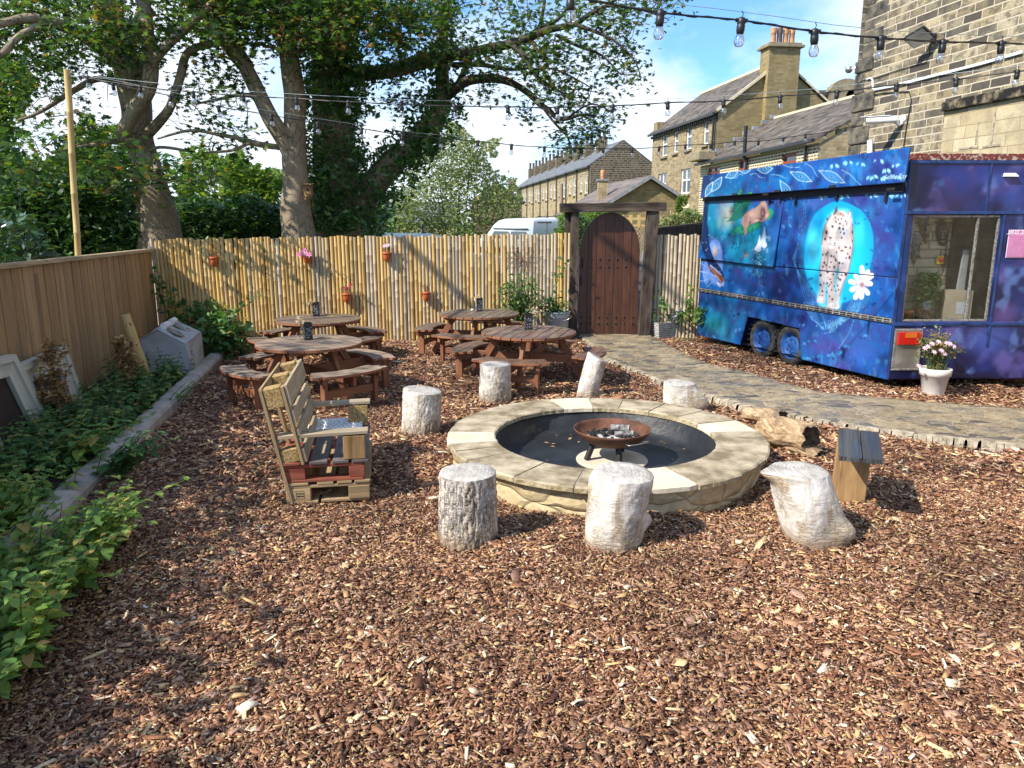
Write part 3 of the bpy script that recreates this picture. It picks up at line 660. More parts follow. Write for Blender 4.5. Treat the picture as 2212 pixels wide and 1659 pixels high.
def chips(name,n,y0,y1,smin,smax):
 x,y=chip_points(n,y0,y1);n=len(x)
 L=np.exp(RNG.normal(0,.42,n))*RNG.uniform(smin,smax,n);Wd=L*RNG.uniform(.16,.6,n);H=L*RNG.uniform(.05,.14,n)
 thin=RNG.random(n)<.25;L=np.where(thin,L*1.6,L);Wd=np.where(thin,L*RNG.uniform(.08,.15,n),Wd)
 ang=np.radians(np.array([12,38,150,185,212,330]));k=6
 rx=np.sign(np.cos(ang))[None]*RNG.uniform(.6,1.08,(n,k));ry=np.array([.3,1,.95,.0,-1,-.95])[None]*RNG.uniform(.6,1.15,(n,k))
 top=np.stack([rx*L[:,None]/2*.94,ry*Wd[:,None]/2*.94,np.ones((n,k))*H[:,None]/2+RNG.normal(0,.3,(n,k))*H[:,None]],-1)
 bot=np.stack([rx*L[:,None]/2,ry*Wd[:,None]/2,-np.ones((n,k))*H[:,None]/2],-1)
 loc=np.concatenate([top,bot],1)
 az=RNG.uniform(0,2*PI,n);ti=RNG.normal(0,.42,n)
 R=rot_from(az,ti,RNG.uniform(0,2*PI,n))
 z=mound(x,y)+RNG.uniform(-.004,.016,n)+RNG.exponential(.004,n)
 V=np.einsum('nij,nkj->nki',R,loc)+np.stack([x,y,z],-1)[:,None,:]
 tf=[(0,1,2,3),(0,3,4,5)]+[(i,6+i,6+(i+1)%6,(i+1)%6)for i in range(6)]
 Fc=np.array(tf)[None]+(np.arange(n)*12)[:,None,None]
 return np_mesh(name,V.reshape(-1,3),Fc.reshape(-1,4),M['bark'],origin=(0,0,0))
QCH=1.0
o=chips('bark_chips',int(215000*QCH),1.9,5.6,.011,.028);tag(o,kind='stuff')
o=chips('bark_chips',int(150000*QCH),5.6,13.3,.018,.044);tag(o,kind='stuff')
FL,FR=Vector((-5.80,12.28,0)),Vector((.97,12.98,0))
def cane(mb,p,h,r,lean):
 n=random.randint(4,6);zs=[0.0]+sorted(random.uniform(.08,h-.05)for _ in range(n))+[h]
 zs=[z for i,z in enumerate(zs)if i==0 or z-zs[i-1]>.09 or z==h]
 pts=[];rad=[]
 for i,z in enumerate(zs):
  b=Vector(p)+Vector((lean*z,0,z))
  if 0<i<len(zs)-1:
   for dz,k in((-.009,1.0),(-.004,1.06),(.004,1.05),(.010,.985)):pts.append(b+Vector((0,0,dz)));rad.append(r*k)
  else:pts.append(b);rad.append(r)
 mb.tube(pts,rad,9)
def bamboo(parent,a,b,zt0,zt1,n,greyf,name='cane_screen',wid=1.0):
 """rolls of canes between a and b, each roll one part"""
 mb=MB();mb2=MB();t_=0;d=(b-a);L=d.length;i=0;x=0
 while x<L:
  r=random.uniform(.0255,.0325)*wid
  x+=r*1.03
  f=x/L;p=a+d*f
  p=p+Vector((0,random.uniform(-.005,.005),-.03));h=zt0+(zt1-zt0)*f+random.uniform(-.022,.018)+.03
  g=greyf(f)
  (mb2 if random.random()<g else mb).__class__
  cane(mb2 if random.random()<g else mb,p,h,r,random.uniform(-.006,.006));x+=r*1.03+random.choice((.001,.002,.003,.005));i+=1
 a_=mb.build(name,M['bamboo'],parent)if mb.v else None
 b_=mb2.build(name,M['bamboo_grey'],parent)if mb2.v else None
 return a_,b_
fence=thing('bamboo_fence',(-2.4,12.63,0),'long bamboo cane fence behind the picnic tables, yellow at its left end','fence')
cuts=[0,.27,.55,.78,1.0]
for k in range(4):
 a,b=FL.lerp(FR,cuts[k]),FL.lerp(FR,cuts[k+1])
 z0=1.69+.075*cuts[k];z1=1.69+.075*cuts[k+1]
 bamboo(fence,a,b,z0,z1,0,(lambda f:.06)if k==0 else(lambda f,k=k:min(.97,(.1,.22,.42,.8)[k])))
mb=MB()
for z in(.35,.95,1.5):mb.bar(FL+Vector((.03,.09,z)),FR+Vector((-.03,.09,z)),.06,.08)
mb.build('back_rail',M['fence_wood'],fence)
for f in(.04,.35,.66,.98):
 mb=MB();mb.box(FL.lerp(FR,f)+Vector((0,.17,.8)),(.09,.09,1.66));mb.build('post',M['fence_wood'],fence)
fr=thing('bamboo_fence',(2.95,13.0,0),'short greyish bamboo cane screen between the gateway and the blue trailer','fence')
bamboo(fr,Vector((2.43,12.98,0)),Vector((3.6,12.98,0)),1.75,1.74,0,lambda f:.8)
mb=MB()
for z in(.4,1.45):mb.bar((2.43,13.07,z),(3.6,13.07,z),.06,.08)
mb.build('back_rail',M['fence_wood'],fr)
wf=thing('board_fence',(-5.0,7,0),'brown closed board fence with pale capping along the planted border','fence')
def wft(y):return Vector((wf_x(y),y,0))
def wf_top(y):return 1.52+.012*(12.28-y)
fd=(wft(12.2)-wft(0)).normalized();fn=Vector((fd.y,-fd.x,0))
y=-3.0;pane=[];mbs=MB();k=0
panel_len=1.83
while y<12.2:
 L=min(random.uniform(.118,.142),12.25-y)
 a,b=wft(y),wft(y+L+.012);zt=wf_top(y+L/2)-.03
 off=fn*(.012 if k%2 else 0)+fn*random.uniform(-.002,.003)
 c=(a+b)/2+off+Vector((0,0,zt/2));R=Matrix((fd,fn,Vector((0,0,1)))).transposed()
 mbs.box(c,((b-a).length,.016,zt),R)
 y+=L;k+=1
 if(k%14==0)or y>=12.2:
  mbs.build('board_panel',M['fence_wood'],wf,.002);mbs=MB()
mb=MB();mb.bar(wft(-3)+Vector((0,0,wf_top(-3)))+fn*.012,wft(12.25)+Vector((0,0,wf_top(12.25)))+fn*.012,.10,.045);mb.build('capping_rail',M['fence_rail'],wf,.004)
mb=MB()
for z in(.3,1.15):mb.bar(wft(-3)+Vector((0,0,z))-fn*.05,wft(12.25)+Vector((0,0,z))-fn*.05,.07,.09)
mb.build('back_rail',M['fence_wood'],wf)
for y in(.2,3.4,6.6,9.8):
 mb=MB();p=wft(y)-fn*.14;mb.box(p+Vector((0,0,.75)),(.09,.09,1.5));mb.build('post',M['fence_wood'],wf)
mb=MB();p=wft(7.62)+fn*.026;mb.box(p+Vector((0,0,.74)),(.05,.03,1.45),Matrix((fn,fd,Vector((0,0,1)))).transposed());mb.build('cover_strip',M['fence_wood'],wf,.003)
mb=MB();pb,pt=gy(152,556,9.35),gy(145,153,9.35);pts=[];rad=[]
for i in range(9):
 q=Vector((pb.x,pb.y,0)).lerp(pt,i/8)
 for dz,r in((-.012,.035),(0,.040),(.012,.035)):
  if i in(0,8):pts.append(q+Vector((0,0,dz if i else dz+.012)));rad.append(.036)
  else:pts.append(q+Vector((.003*math.sin(i*2),0,dz)));rad.append(r)
POLE_T=pt.copy()
mb.tube(pts,rad,12);tag(mb.build('bamboo_pole',M['bamboo_pole']),'tall pale bamboo pole standing behind the board fence','pole')
GY=12.95
gw=thing('gateway',(1.7,GY,0),'dark timber gateway with an arched studded plank door','gate')
def timber(name,a,b,w_,h_,seedv):
 mb=MB();a=Vector(a);b=Vector(b);n=12;d=(b-a);L=d.length;d.normalize()
 up=Vector((0,-1,0));side=up.cross(d).normalized()
 pr=[(-.5,-.5),(-.1,-.53),(.45,-.5),(.52,.1),(.48,.5),(0,.47),(-.5,.5),(-.46,0)]
 vs=[];
 for i in range(n+1):
  q=a+d*(L*i/n);sc=1+.05*mnoise.noise(Vector((i*.8,seedv,0)))
  for j,(px,py)in enumerate(pr):
   k=.016*mnoise.noise(Vector((i*.9,j*3.1,seedv)))
   vs.append(q+side*(px*w_*sc+k)+up*(py*h_*sc+k))
 m=len(pr);fs=[];uv=[]
 for i in range(n):
  for j in range(m):
   j2=(j+1)%m;fs.append((i*m+j,i*m+j2,(i+1)*m+j2,(i+1)*m+j));u0,u1=L*i/n,L*(i+1)/n;uv.append([(u0,j*.06),(u0,(j+1)*.06),(u1,(j+1)*.06),(u1,j*.06)])
 fs+=[tuple(range(m))[::-1],tuple(range(n*m,n*m+m))];uv+=[[(p[0]*w_,p[1]*h_)for p in pr][::-1],[(p[0]*w_,p[1]*h_)for p in pr]]
 mb.add(vs,fs,uv);return mb.build(name,M['old_timber'],gw,.008)
timber('post',(1.055,GY,-.05),(1.05,GY,2.12),.135,.18,1)
timber('post',(2.27,GY,-.05),(2.35,GY,2.13),.20,.20,7)
timber('lintel',(.80,GY-.01,2.185),(2.56,GY-.01,2.205),.145,.24,13)
mb=MB();mb.box((.945,GY+.11,1.9),(.10,.12,.44));mb.build('packing_block',M['old_timber'],gw,.006)
DY=GY+.06;DX0,DX1=1.145,2.175;DSP=1.42;DTOP=2.115
def arch_z(x):
 cx=(DX0+DX1)/2;hw=(DX1-DX0)/2;q=max(0,1-((x-cx)/(hw*1.001))**2);return DSP+(DTOP-DSP)*math.sqrt(q)**1.0
mb=MB();nb=7;bw=(DX1-DX0)/nb
for i in range(nb):
 x0,x1=DX0+i*bw+.003,DX0+(i+1)*bw-.003
 xs=[x0+(x1-x0)*k/8 for k in range(9)]
 poly=[(.055,x0),(.055,x1)]+[(arch_z(x),x)for x in xs[::-1]]
 T=Matrix(((0,1,0,0),(0,0,1,DY+random.uniform(-.003,.003)),(1,0,0,0),(0,0,0,1)))
 mb.prism(poly,.045,T)
door=mb.build('door',M['door_wood'],gw,.004)
mb=MB();poly=[(.065,DX0+.01),(.065,DX1-.01)]+[(arch_z(DX1-.01-(DX1-DX0-.02)*k/24)-.012,DX1-.01-(DX1-DX0-.02)*k/24)for k in range(25)]
mb.prism(poly,.02,Matrix(((0,1,0,0),(0,0,1,DY+.046),(1,0,0,0),(0,0,0,1))));mb.build('door_backing',M['dark_gap'],gw)
def stud(u,v):
 p=gy(u,v,DY-.004);mb=MB();mb.lathe([(.0195,0),(.018,.006),(.012,.013),(0,.016)],(p.x,DY-.001,p.z),10,0,Matrix.Rotation(PI/2,3,'X'));mb.build('stud',M['iron'],door)
for px in range(7):
 if 0<px<6:
  for py in(1.345,1.215):p=(DX0+(px+.35)*bw,py)
 for zz in(1.335,1.21,.345,.235):
  if zz>1 and px in(0,6):continue
  mb=MB();mb.lathe([(.0195,0),(.018,.006),(.012,.013),(0,.016)],(DX0+(px+.38)*bw,DY-.001,zz),10,0,Matrix.Rotation(PI/2,3,'X'));mb.build('stud',M['iron'],door)
mb=MB();hx=DX0+.055
mb.tube([(hx,DY-.002,1.34),(hx,DY-.03,1.325),(hx,DY-.045,1.28),(hx,DY-.03,1.23),(hx,DY-.002,1.215)],[.007,.009,.010,.009,.007],8)
for z in(1.345,1.205):mb.prism([(-.02,0),(.02,0),(.012,.03),(0,.045),(-.012,.03)],.005,Matrix.Translation((hx,DY-.001,z-.015))@Matrix.Rotation(PI/2,4,'X'))
mb.build('handle',M['iron'],door)
mb=MB();mb.box((DX0+.035,DY-.012,.98),(.042,.026,.17));mb.box((DX0+.035,DY-.027,.985),(.026,.01,.10));mb.build('keypad_lock',M['black_plastic'],door,.006)
def fence_pt(u,v,off=.075):
 n=Vector((FR-FL).normalized());nn=Vector((n.y,-n.x,0));p=gplane(u,v,FL,nn);return p+nn*off
def tinypot(u,v,label,kind):
 c=fence_pt(u,v);t_=thing('hanging_pot',c,label,'flower pot','terracotta pots hung on the bamboo fence')
 mb=MB();mb.lathe([(.045,-.075),(.052,-.07),(.062,.02),(.062,.03),(.070,.03),(.071,.065),(.064,.066),(.058,.05),(0,.048)],c,20);mb.build('pot',M['terracotta'],t_)
 mb=MB();mb.tube([c+Vector((-.03,.05,.05)),c+Vector((-.02,.075,.075)),c+Vector((.02,.075,.075)),c+Vector((.03,.05,.05))],.003,6);mb.build('hook',M['iron'],t_)
 st=MB();tips=[]
 for i in range(14):
  a=random.uniform(0,2*PI);h=random.uniform(.07,.19)if kind!='pink' else random.uniform(.05,.11);r=random.uniform(.03,.10)
  p0=c+Vector((math.cos(a)*.03,math.sin(a)*.03,.05));p2=c+Vector((math.cos(a)*r,-abs(math.sin(a))*r*.6,.05+h));p1=p0.lerp(p2,.5)+Vector((0,0,.02))
  st.tube([p0,p1,p2],[.003,.0025,.0015],4,caps=False);tips+=[p1,p2,p0.lerp(p2,.75)]
 st.build('stems',M['stem_dry'],t_)
 P=np.array([list(p)for p in tips]);n=len(P)
 if kind in('dry','dry2'):scatter('dry_leaves',leaf_oval(),P,rand_rot(n),RNG.uniform(.02,.045,n),M['leaf_dry'],t_)
 else:scatter('leaves',leaf_oval(),P,rand_rot(n),RNG.uniform(.03,.055,n),M['leaf_bush'],t_)
 if kind in('pink','red','mauve'):
  k={'pink':6,'red':5,'mauve':5}[kind];idx=RNG.choice(n,k,False)
  fl=[];
  for j in idx:
   q=P[j]+np.array([0,-.015,.012])
   if kind=='pink':q=np.array(list(c))+np.array([RNG.uniform(-.13,.06),-RNG.uniform(.03,.08),RNG.uniform(.05,.12)])
   for a in range(6):fl.append((q,a))
  az=np.array([0.0]*len(fl));ro=np.array([a*PI/3 for _,a in fl]);ti=np.full(len(fl),1.15)
  R=rot_from(az,ti,ro);S=.052 if kind=='pink' else .032
  pos=np.array([q for q,_ in fl])+np.einsum('nij,j->ni',R,np.array([0,.5*S,0]))
  scatter('flowers',leaf_oval(),pos,R,S*1.2,M[{'pink':'petal_pink','red':'petal_red','mauve':'petal_pale'}[kind]],t_)
tinypot(465,563,'terracotta pot of bare dry stalks hung at the yellow left end of the bamboo fence','dry')
tinypot(665,557,'terracotta pot with bright pink petunias hung on the bamboo fence','pink')
tinypot(836,553,'terracotta pot with small mauve flowers hung high on the bamboo fence','mauve')
tinypot(750,641,'terracotta pot with dark crimson flowers hung low on the bamboo fence','red')
tinypot(921,638,'terracotta pot of dry twiggy stems hung low behind the right-hand tables','dry2')
c=fence_pt(1123,561,.05);mb=MB()
for k in range(12):
 a=k*PI/6;d=Vector((math.cos(a),0,math.sin(a)));s_=Vector((-math.sin(a),0,math.cos(a)))
 pts=[c+d*.03,c+d*.14+s_*.055,c+d*.28,c+d*.14-s_*.055,c+d*.03]
 mb.tube(pts,.0032,5,caps=False)
mb.tube([c+Vector((math.cos(a),0,math.sin(a)))*.035 for a in np.linspace(0,2*PI,13)],.004,5,caps=False)
tag(mb.build('wire_flower',M['rust']),'large wire flower ornament fixed to the bamboo fence beside the gateway','ornament')
def yaw_of(name_c,u,v):
 p=gz(u,v,.39);return math.atan2(p.y-name_c.y,p.x-name_c.x)
def make_table(top_mat,label,c,yaw):
 t_=thing('round_picnic_table',(0,0,0),label,'picnic table','round picnic tables with four fixed benches')
 red=M['table_red'];Rt=.60;ZT=.615
 mb=MB();nb=9;w=2*Rt/nb
 ba=PI/4 if False else 0
 for i in range(nb):
  y0,y1=-Rt+i*w+.006,-Rt+(i+1)*w-.006
  ys=[y0+(y1-y0)*k/6 for k in range(7)];ex=lambda y:math.sqrt(max(.0004,Rt*Rt-y*y))
  poly=[(ex(y),y)for y in ys]+[(-ex(y),y)for y in ys[::-1]]
  mb.prism(poly,.03,Matrix.Translation((0,0,ZT-.03)),0,1)
 mb.build('tabletop',[top_mat,red],t_,.003)
 mb=MB()
 for x in(-.34,0,.34):mb=MB();mb.box((x,0,ZT-.052),(.09,.9 if x else 1.08,.043));mb.build('tabletop_batten',red,t_,.003)
 for k in range(4):
  a=k*PI/2;d=Vector((math.cos(a),math.sin(a),0));s_=Vector((-d.y,d.x,0))
  mb=MB();p0=d*.38+s_*.045+Vector((0,0,ZT-.04));p1=d*.74+s_*.045+Vector((0,0,-.03));mb.bar(p0,p1,.045,.085);mb.build('leg',red,t_,.004)
  R0,R1,half=.71,.985,math.radians(30)
  bands=[(R0*math.cos(half)-.002,.703),(.71,.798),(.805,.893),(.90,R1)]
  mb=MB()
  T=Matrix.Translation((0,0,.36))@Matrix.Rotation(a,4,'Z')
  for x0,x1 in bands:
   ylim=min(x1*math.tan(half),math.sqrt(max(0,R1*R1-x0*x0)));out=[];inn=[]
   for j in range(25):
    y=-ylim+2*ylim*j/24
    xa=max(x0,math.sqrt(max(0,R0*R0-y*y)),abs(y)/math.tan(half));xb=min(x1,math.sqrt(max(0,R1*R1-y*y)))
    if xb-xa>.004:out.append((xb,y));inn.append((xa,y))
   for sgn in(-1,1):
    if x1<.705:
     o2=[q for q in zip(inn,out)if q[0][1]*sgn>0]
     if len(o2)>1:mb.prism([q[1]for q in o2]+[q[0]for q in o2[::-1]],.028,T,0,1)
   if x1>=.705 and len(out)>1:mb.prism(out+inn[::-1],.028,T,0,1)
  mb.build('bench_seat',[top_mat,red],t_,.003)
  for sg in(-1,1):
   an=a+sg*math.radians(21);q=Vector((math.cos(an),math.sin(an),0));qt=Vector((-q.y,q.x,0))
   mb=MB();R=Matrix((d,s_,Vector((0,0,1)))).transposed();mb.box(q*.88+Vector((0,0,.162)),(.085,.045,.396),R);mb.build('bench_leg',red,t_,.004)
   mb=MB();mb.bar(q*.72+Vector((0,0,.325))+qt*0,q*.965+Vector((0,0,.325)),.045,.066);mb.build('seat_bearer',red,t_,.003)
  an=math.radians(21);mb=MB()
  mb.bar(d*(.88*math.cos(an))+s_*(.88*math.sin(an)-.02)+Vector((0,0,.17)),d*(.88*math.cos(an))-s_*(.88*math.sin(an)-.02)+Vector((0,0,.17)),.03,.085);mb.build('stretcher',red,t_,.003)
 for k in range(2):
  a=k*PI/2;d=Vector((math.cos(a),math.sin(a),0));s_=Vector((-d.y,d.x,0));z=.295 if k==0 else .2945
  mb=MB()
  if k==0:mb.bar(d*-.93+Vector((0,0,z)),d*.93+Vector((0,0,z)),.042,.10)
  else:
   mb.bar(d*-.93+Vector((0,0,z)),d*-.022+Vector((0,0,z)),.042,.10);mb.bar(d*.022+Vector((0,0,z)),d*.93+Vector((0,0,z)),.042,.10)
  mb.build('cross_beam',red,t_,.004)
 mb=MB()
 for k in range(4):
  a=k*PI/2;d=Vector((math.cos(a),math.sin(a),0));s_=Vector((-d.y,d.x,0))
  mb.lathe([(.016,0),(.016,.012),(0,.013)],d*.57+s_*.068+Vector((0,0,.295)),8,0,Matrix.Rotation(a,3,'Z')@Matrix.Rotation(-PI/2,3,'X'))
 mb.build('bolts',M['iron'],t_)
 t_.location=c;t_.rotation_euler.z=yaw
 return t_
T1=gz(1142,716,.615);T1.z=0;T2=gz(1036,676,.615);T2.z=0;T3=gz(668,739,.615);T3.z=0;T4=gz(687,688,.615);T4.z=0
make_table(M['top_wet'],'damp brown round picnic table nearest the gateway, glass bottle to the right of its lantern',T1,yaw_of(T1,1092,786))
make_table(M['top_grey'],'dark grey weathered round picnic table at the fence, with a small white candle on top',T2,yaw_of(T2,968,741))
make_table(M['top_bleached'],'large sun bleached round picnic table behind the pallet chair',T3,yaw_of(T3,770,806))
make_table(M['top_grey'],'grey round picnic table at the fence half hidden by the sun bleached one',T4,yaw_of(T4,800,741))
def lantern(px,py,label,rz=.2):
 c=gz(px,py,.615);t_=thing('lantern',c,label,'lantern','black perforated lanterns on the picnic tables')
 R=Matrix.Rotation(rz,3,'Z');s_=.088;h=.205;mb=MB()
 for k in range(4):
  a=k*PI/2+rz;d=Vector((math.cos(a),math.sin(a),0));mb.box(c+d*(s_/2-.002)+Vector((0,0,h/2)),(.004,s_-.0085,h),Matrix.Rotation(a,3,'Z'))
  for sg in(1,):q=Matrix.Rotation(a+PI/4,3,'Z')@Vector((s_/2*1.414-.004,0,0));mb.box(c+q+Vector((0,0,h/2)),(.006,.006,h+.002),Matrix.Rotation(a,3,'Z'))
 mb.box(c+Vector((0,0,.003)),(s_-.01,s_-.01,.005),R);mb.build('case',M['black_plastic'],t_)
 mb=MB()
 for k in range(4):
  a=k*PI/2+rz;d=Vector((math.cos(a),math.sin(a),0));q=Vector((-d.y,d.x,0))
  for i in range(46):
   p=c+d*(s_/2+.0006)+q*random.uniform(-.034,.034)+Vector((0,0,random.uniform(.02,.165)));r=random.uniform(.0022,.0048);n=5
   vs=[p+q*(r*math.cos(2*PI*j/n))+Vector((0,0,r*1.2*math.sin(2*PI*j/n)))for j in range(n)];mb.add(vs,[tuple(range(n))])
 mb.build('cutwork',M['lantern_hole'],t_)
def bottle(px,py,label,big=1.0):
 c=gz(px,py,.615);t_=thing('bottle',c,label,'bottle','glass bottles of dried flowers on the picnic tables')
 mb=MB();prof=[(0,.002),(.036,.002),(.040,.012),(.041,.07),(.040,.10),(.030,.125),(.018,.145),(.017,.17),(.020,.178)]
 mb.lathe([(r*big,z*big)for r,z in prof],c,18);mb.build('bottle_glass',M['glass'],t_)
 mb=MB();mb.lathe([(0,.004),(.036*big,.004),(.037*big,.016),(0,.018)],c,14);mb.build('sand',M['petal_cream'],t_)
 mb=MB();tips=[]
 for i in range(11):
  a=random.uniform(0,2*PI);r=random.uniform(.02,.07);h=random.uniform(.2,.27)
  p=c+Vector((r*math.cos(a),r*math.sin(a),h*big));mb.tube([c+Vector((0,0,.02)),c+Vector((0,0,.17*big)),p],.0014,4,caps=False);tips+=[p,p-Vector((0,0,.02)),p.lerp(c+Vector((0,0,.17*big)),.5)]
 mb.build('dried_stems',M['stem_dry'],t_)
 P=np.array([list(p)for p in tips]);P=np.repeat(P,3,0)+RNG.normal(0,.009,(len(P)*3,3));n=len(P)
 scatter('dried_flowers',leaf_oval(),P,rand_rot(n,1.6),RNG.uniform(.025,.05,n),M['petal_cream'],t_)
lantern(1141,711,'black square lantern on the damp brown picnic table near the gateway');bottle(1155,711,'glass bottle with pale dried flowers on the damp brown picnic table near the gateway')
lantern(1036,672,'black square lantern on the dark grey table beside the white candle');bottle(1030,672,'glass bottle of dried flowers on the dark grey table beside the white candle',.9)
lantern(666,734,'black square lantern on the sun bleached picnic table',.5);bottle(654,733,'glass bottle of sunlit cream dried flowers on the sun bleached picnic table')
lantern(684,683,'black square lantern on the grey table half hidden at the back left',.1);bottle(676,682,'glass bottle of dried flowers on the grey table half hidden at the back left',.9)
mb=MB();c=gz(1020,670,.615);mb.lathe([(.02,0),(.021,.018),(.012,.02),(0,.018)],c,12);tag(mb.build('tealight_candle',M['white_plastic']),'small white tealight candle on the dark grey picnic table','candle')
P=np.array([list(gz(712+i*4,681+(i%2),.742))for i in range(4)]);o=scatter('fallen_leaf',leaf_maple(),P,rand_rot(4,.4),.11,M['leaf_lime']);tag(o,'pale green fallen sycamore leaves lying on the back left table','leaf')
pc=thing('pallet_chair',(0,0,0),'garden seat built of stacked pallets, red lower pallet and slatted back, facing the fire pit','chair')
W,D=1.02,.60
def pb(name,boxes,mat,bev=.004):
 mb=MB()
 for c,s_ in boxes:mb.box(c,s_)
 return mb.build(name,mat,pc,bev)
bx=(.07,.30,.53)
pb('base_pallet',[((.12,W/2,.012),(.22,W,.022)),((.42,W/2,.012),(.34,W-.03,.020))]+[((.095+.425*i,y,.07),(.17 if i==0 else .15,.12,.094))for i in(0,1)for y in(.062,W/2,W-.062)]+[((D/2,y,.128),(D,.11,.021))for y in(.062,W/2,W-.062)]+[((.085,W/2,.150),(.165,W-.004,.021)),((.285,W/2,.150),(.115,W-.01,.021)),((.42,W/2,.150),(.105,W-.006,.021)),((.545,W/2,.150),(.11,W,.021))],M['pallet'])
pb('red_pallet',[((D/2-.02,y,.172),(D-.05,.10,.021))for y in(.055,W/2,W-.055)]+[((.08+.43*i,y,.226),(.14 if i==0 else .11,.105,.086))for i in(0,1)for y in(.06,W/2,W-.06)]+[((D/2-.025,y,.281),(D-.045,.105,.023))for y in(.06,W/2,W-.06)]+[((.035+.005,W/2,.304),(.16,W+.01,.022))],M['pallet_red'])
pb('seat_slats',[((.245,W/2,.304),(.125,W+.004,.022)),((.40,W/2,.304),(.115,W,.022)),((.535,W/2,.304),(.115,W,.022))],M['pallet_dark'])
mb=MB()
for x in(.25,.40,.53):
 for y,L in((.30,.26),(.74,.2)):mb.box((x+.012,y,.3156),(.028,L,.001))
mb.build('bare_wood_stripes',M['pallet_pale'],pc)
def chairbar(p0,p1,w,h,mat,name):
 mb=MB();mb.bar(p0,p1,w,h);return mb.build(name,mat,pc,.004)
th=math.radians(11);ux=Vector((-math.sin(th),0,math.cos(th)));nx=Vector((math.cos(th),0,math.sin(th)));RB=Matrix((nx,Vector((0,1,0)),ux)).transposed();bo=Vector((.150,0,.31))
def back(c,s_,mb):mb.box(bo+nx*c[0]+Vector((0,c[1],0))+ux*c[2],s_,RB)
for y in(.03,W/2,W-.03):mb=MB();back((-.012,y,.28),(.022,.075,.58),mb);mb.build('back_stringer',M['pallet'],pc,.003)
for z,h in((.055,.10),(.20,.10),(.34,.095),(.50,.15)):mb=MB();back((.012,W/2,z),(.022,W,h),mb);mb.build('back_slat',M['pallet_pale'],pc,.003)
mb=MB()
for y in(.03,W/2,W-.03):
 mb=MB();back((-.158,y,.15),(.022,.075,.85),mb);mb.build('rear_stringer',M['pallet'],pc,.003)
mb=MB();back((-.158,W/2,.53),(.020,W,.11),mb)
mb.build('rear_top_board',M['pallet'],pc,.003)
for y in(.055,W/2,W-.055):mb=MB();back((-.085,y,.50),(.120,.115,.15),mb);mb.build('back_block',M['block'],pc,.006)
for y in(.055,W-.055):mb=MB();back((-.085,y,.07),(.120,.105,.10),mb);mb.build('back_foot_block',M['block'],pc,.006)
for y,nm in((.055,0),(W-.055,1)):
 mb=MB();mb.box((.50,y,.405),(.155,.105,.175));mb.build('arm_block',M['old_plank']if nm==0 else M['block'],pc,.006)
 mb=MB();mb.bar((-.02,y,.50),(.60,y,.515),.11,.024);mb.build('armrest',M['pallet_pale'],pc,.003)
mb=MB()
for x0,x1,z0,z1 in((.055,.135,.042,.0435),(.055,.135,.098,.0995),(.055,.0565,.042,.0995),(.1335,.135,.042,.0995),(.08,.081,.042,.0995)):
 mb.box(((x0+x1)/2,.0012,(z0+z1)/2),(x1-x0,.0012,z1-z0))
for i,x in enumerate((.086,.094,.102,.110,.118,.126)):
 for z in(.082,.062):mb.box((x,.0012,z),(.005,.0012,.010 if(i+int(z*100))%3 else .006))
mb.build('burnt_stamp',M['char'],pc)
p0=gz(614,1095,0);p1=gz(800,1079,0)
pc.location=(p0.x+.005,p0.y+.01,.006);pc.rotation_euler.z=math.radians(9.5)
MPC=Matrix.Translation(pc.location)@Matrix.Rotation(pc.rotation_euler.z,4,'Z')
mb=MB();T=MPC@Matrix.Translation((.30,W-.17,.317))
def tb(c,s_):mb.box(T@Vector(c),s_,MPC.to_3x3())
for i in range(11):
 for j in range(4):
  tb((-.20+.04*i+(.02 if j%2 else 0),-.08+.052*j,.028),(.026,.036,.012))
for j in range(5):tb((0,-.105+.052*j,.012),(.45,.012,.022))
tb((0,.115,.03),(.45,.012,.06))
tag(mb.build('plastic_tray',M['white_plastic'],bevel=.003),'white openwork plastic tray lying on the pallet chair','tray')
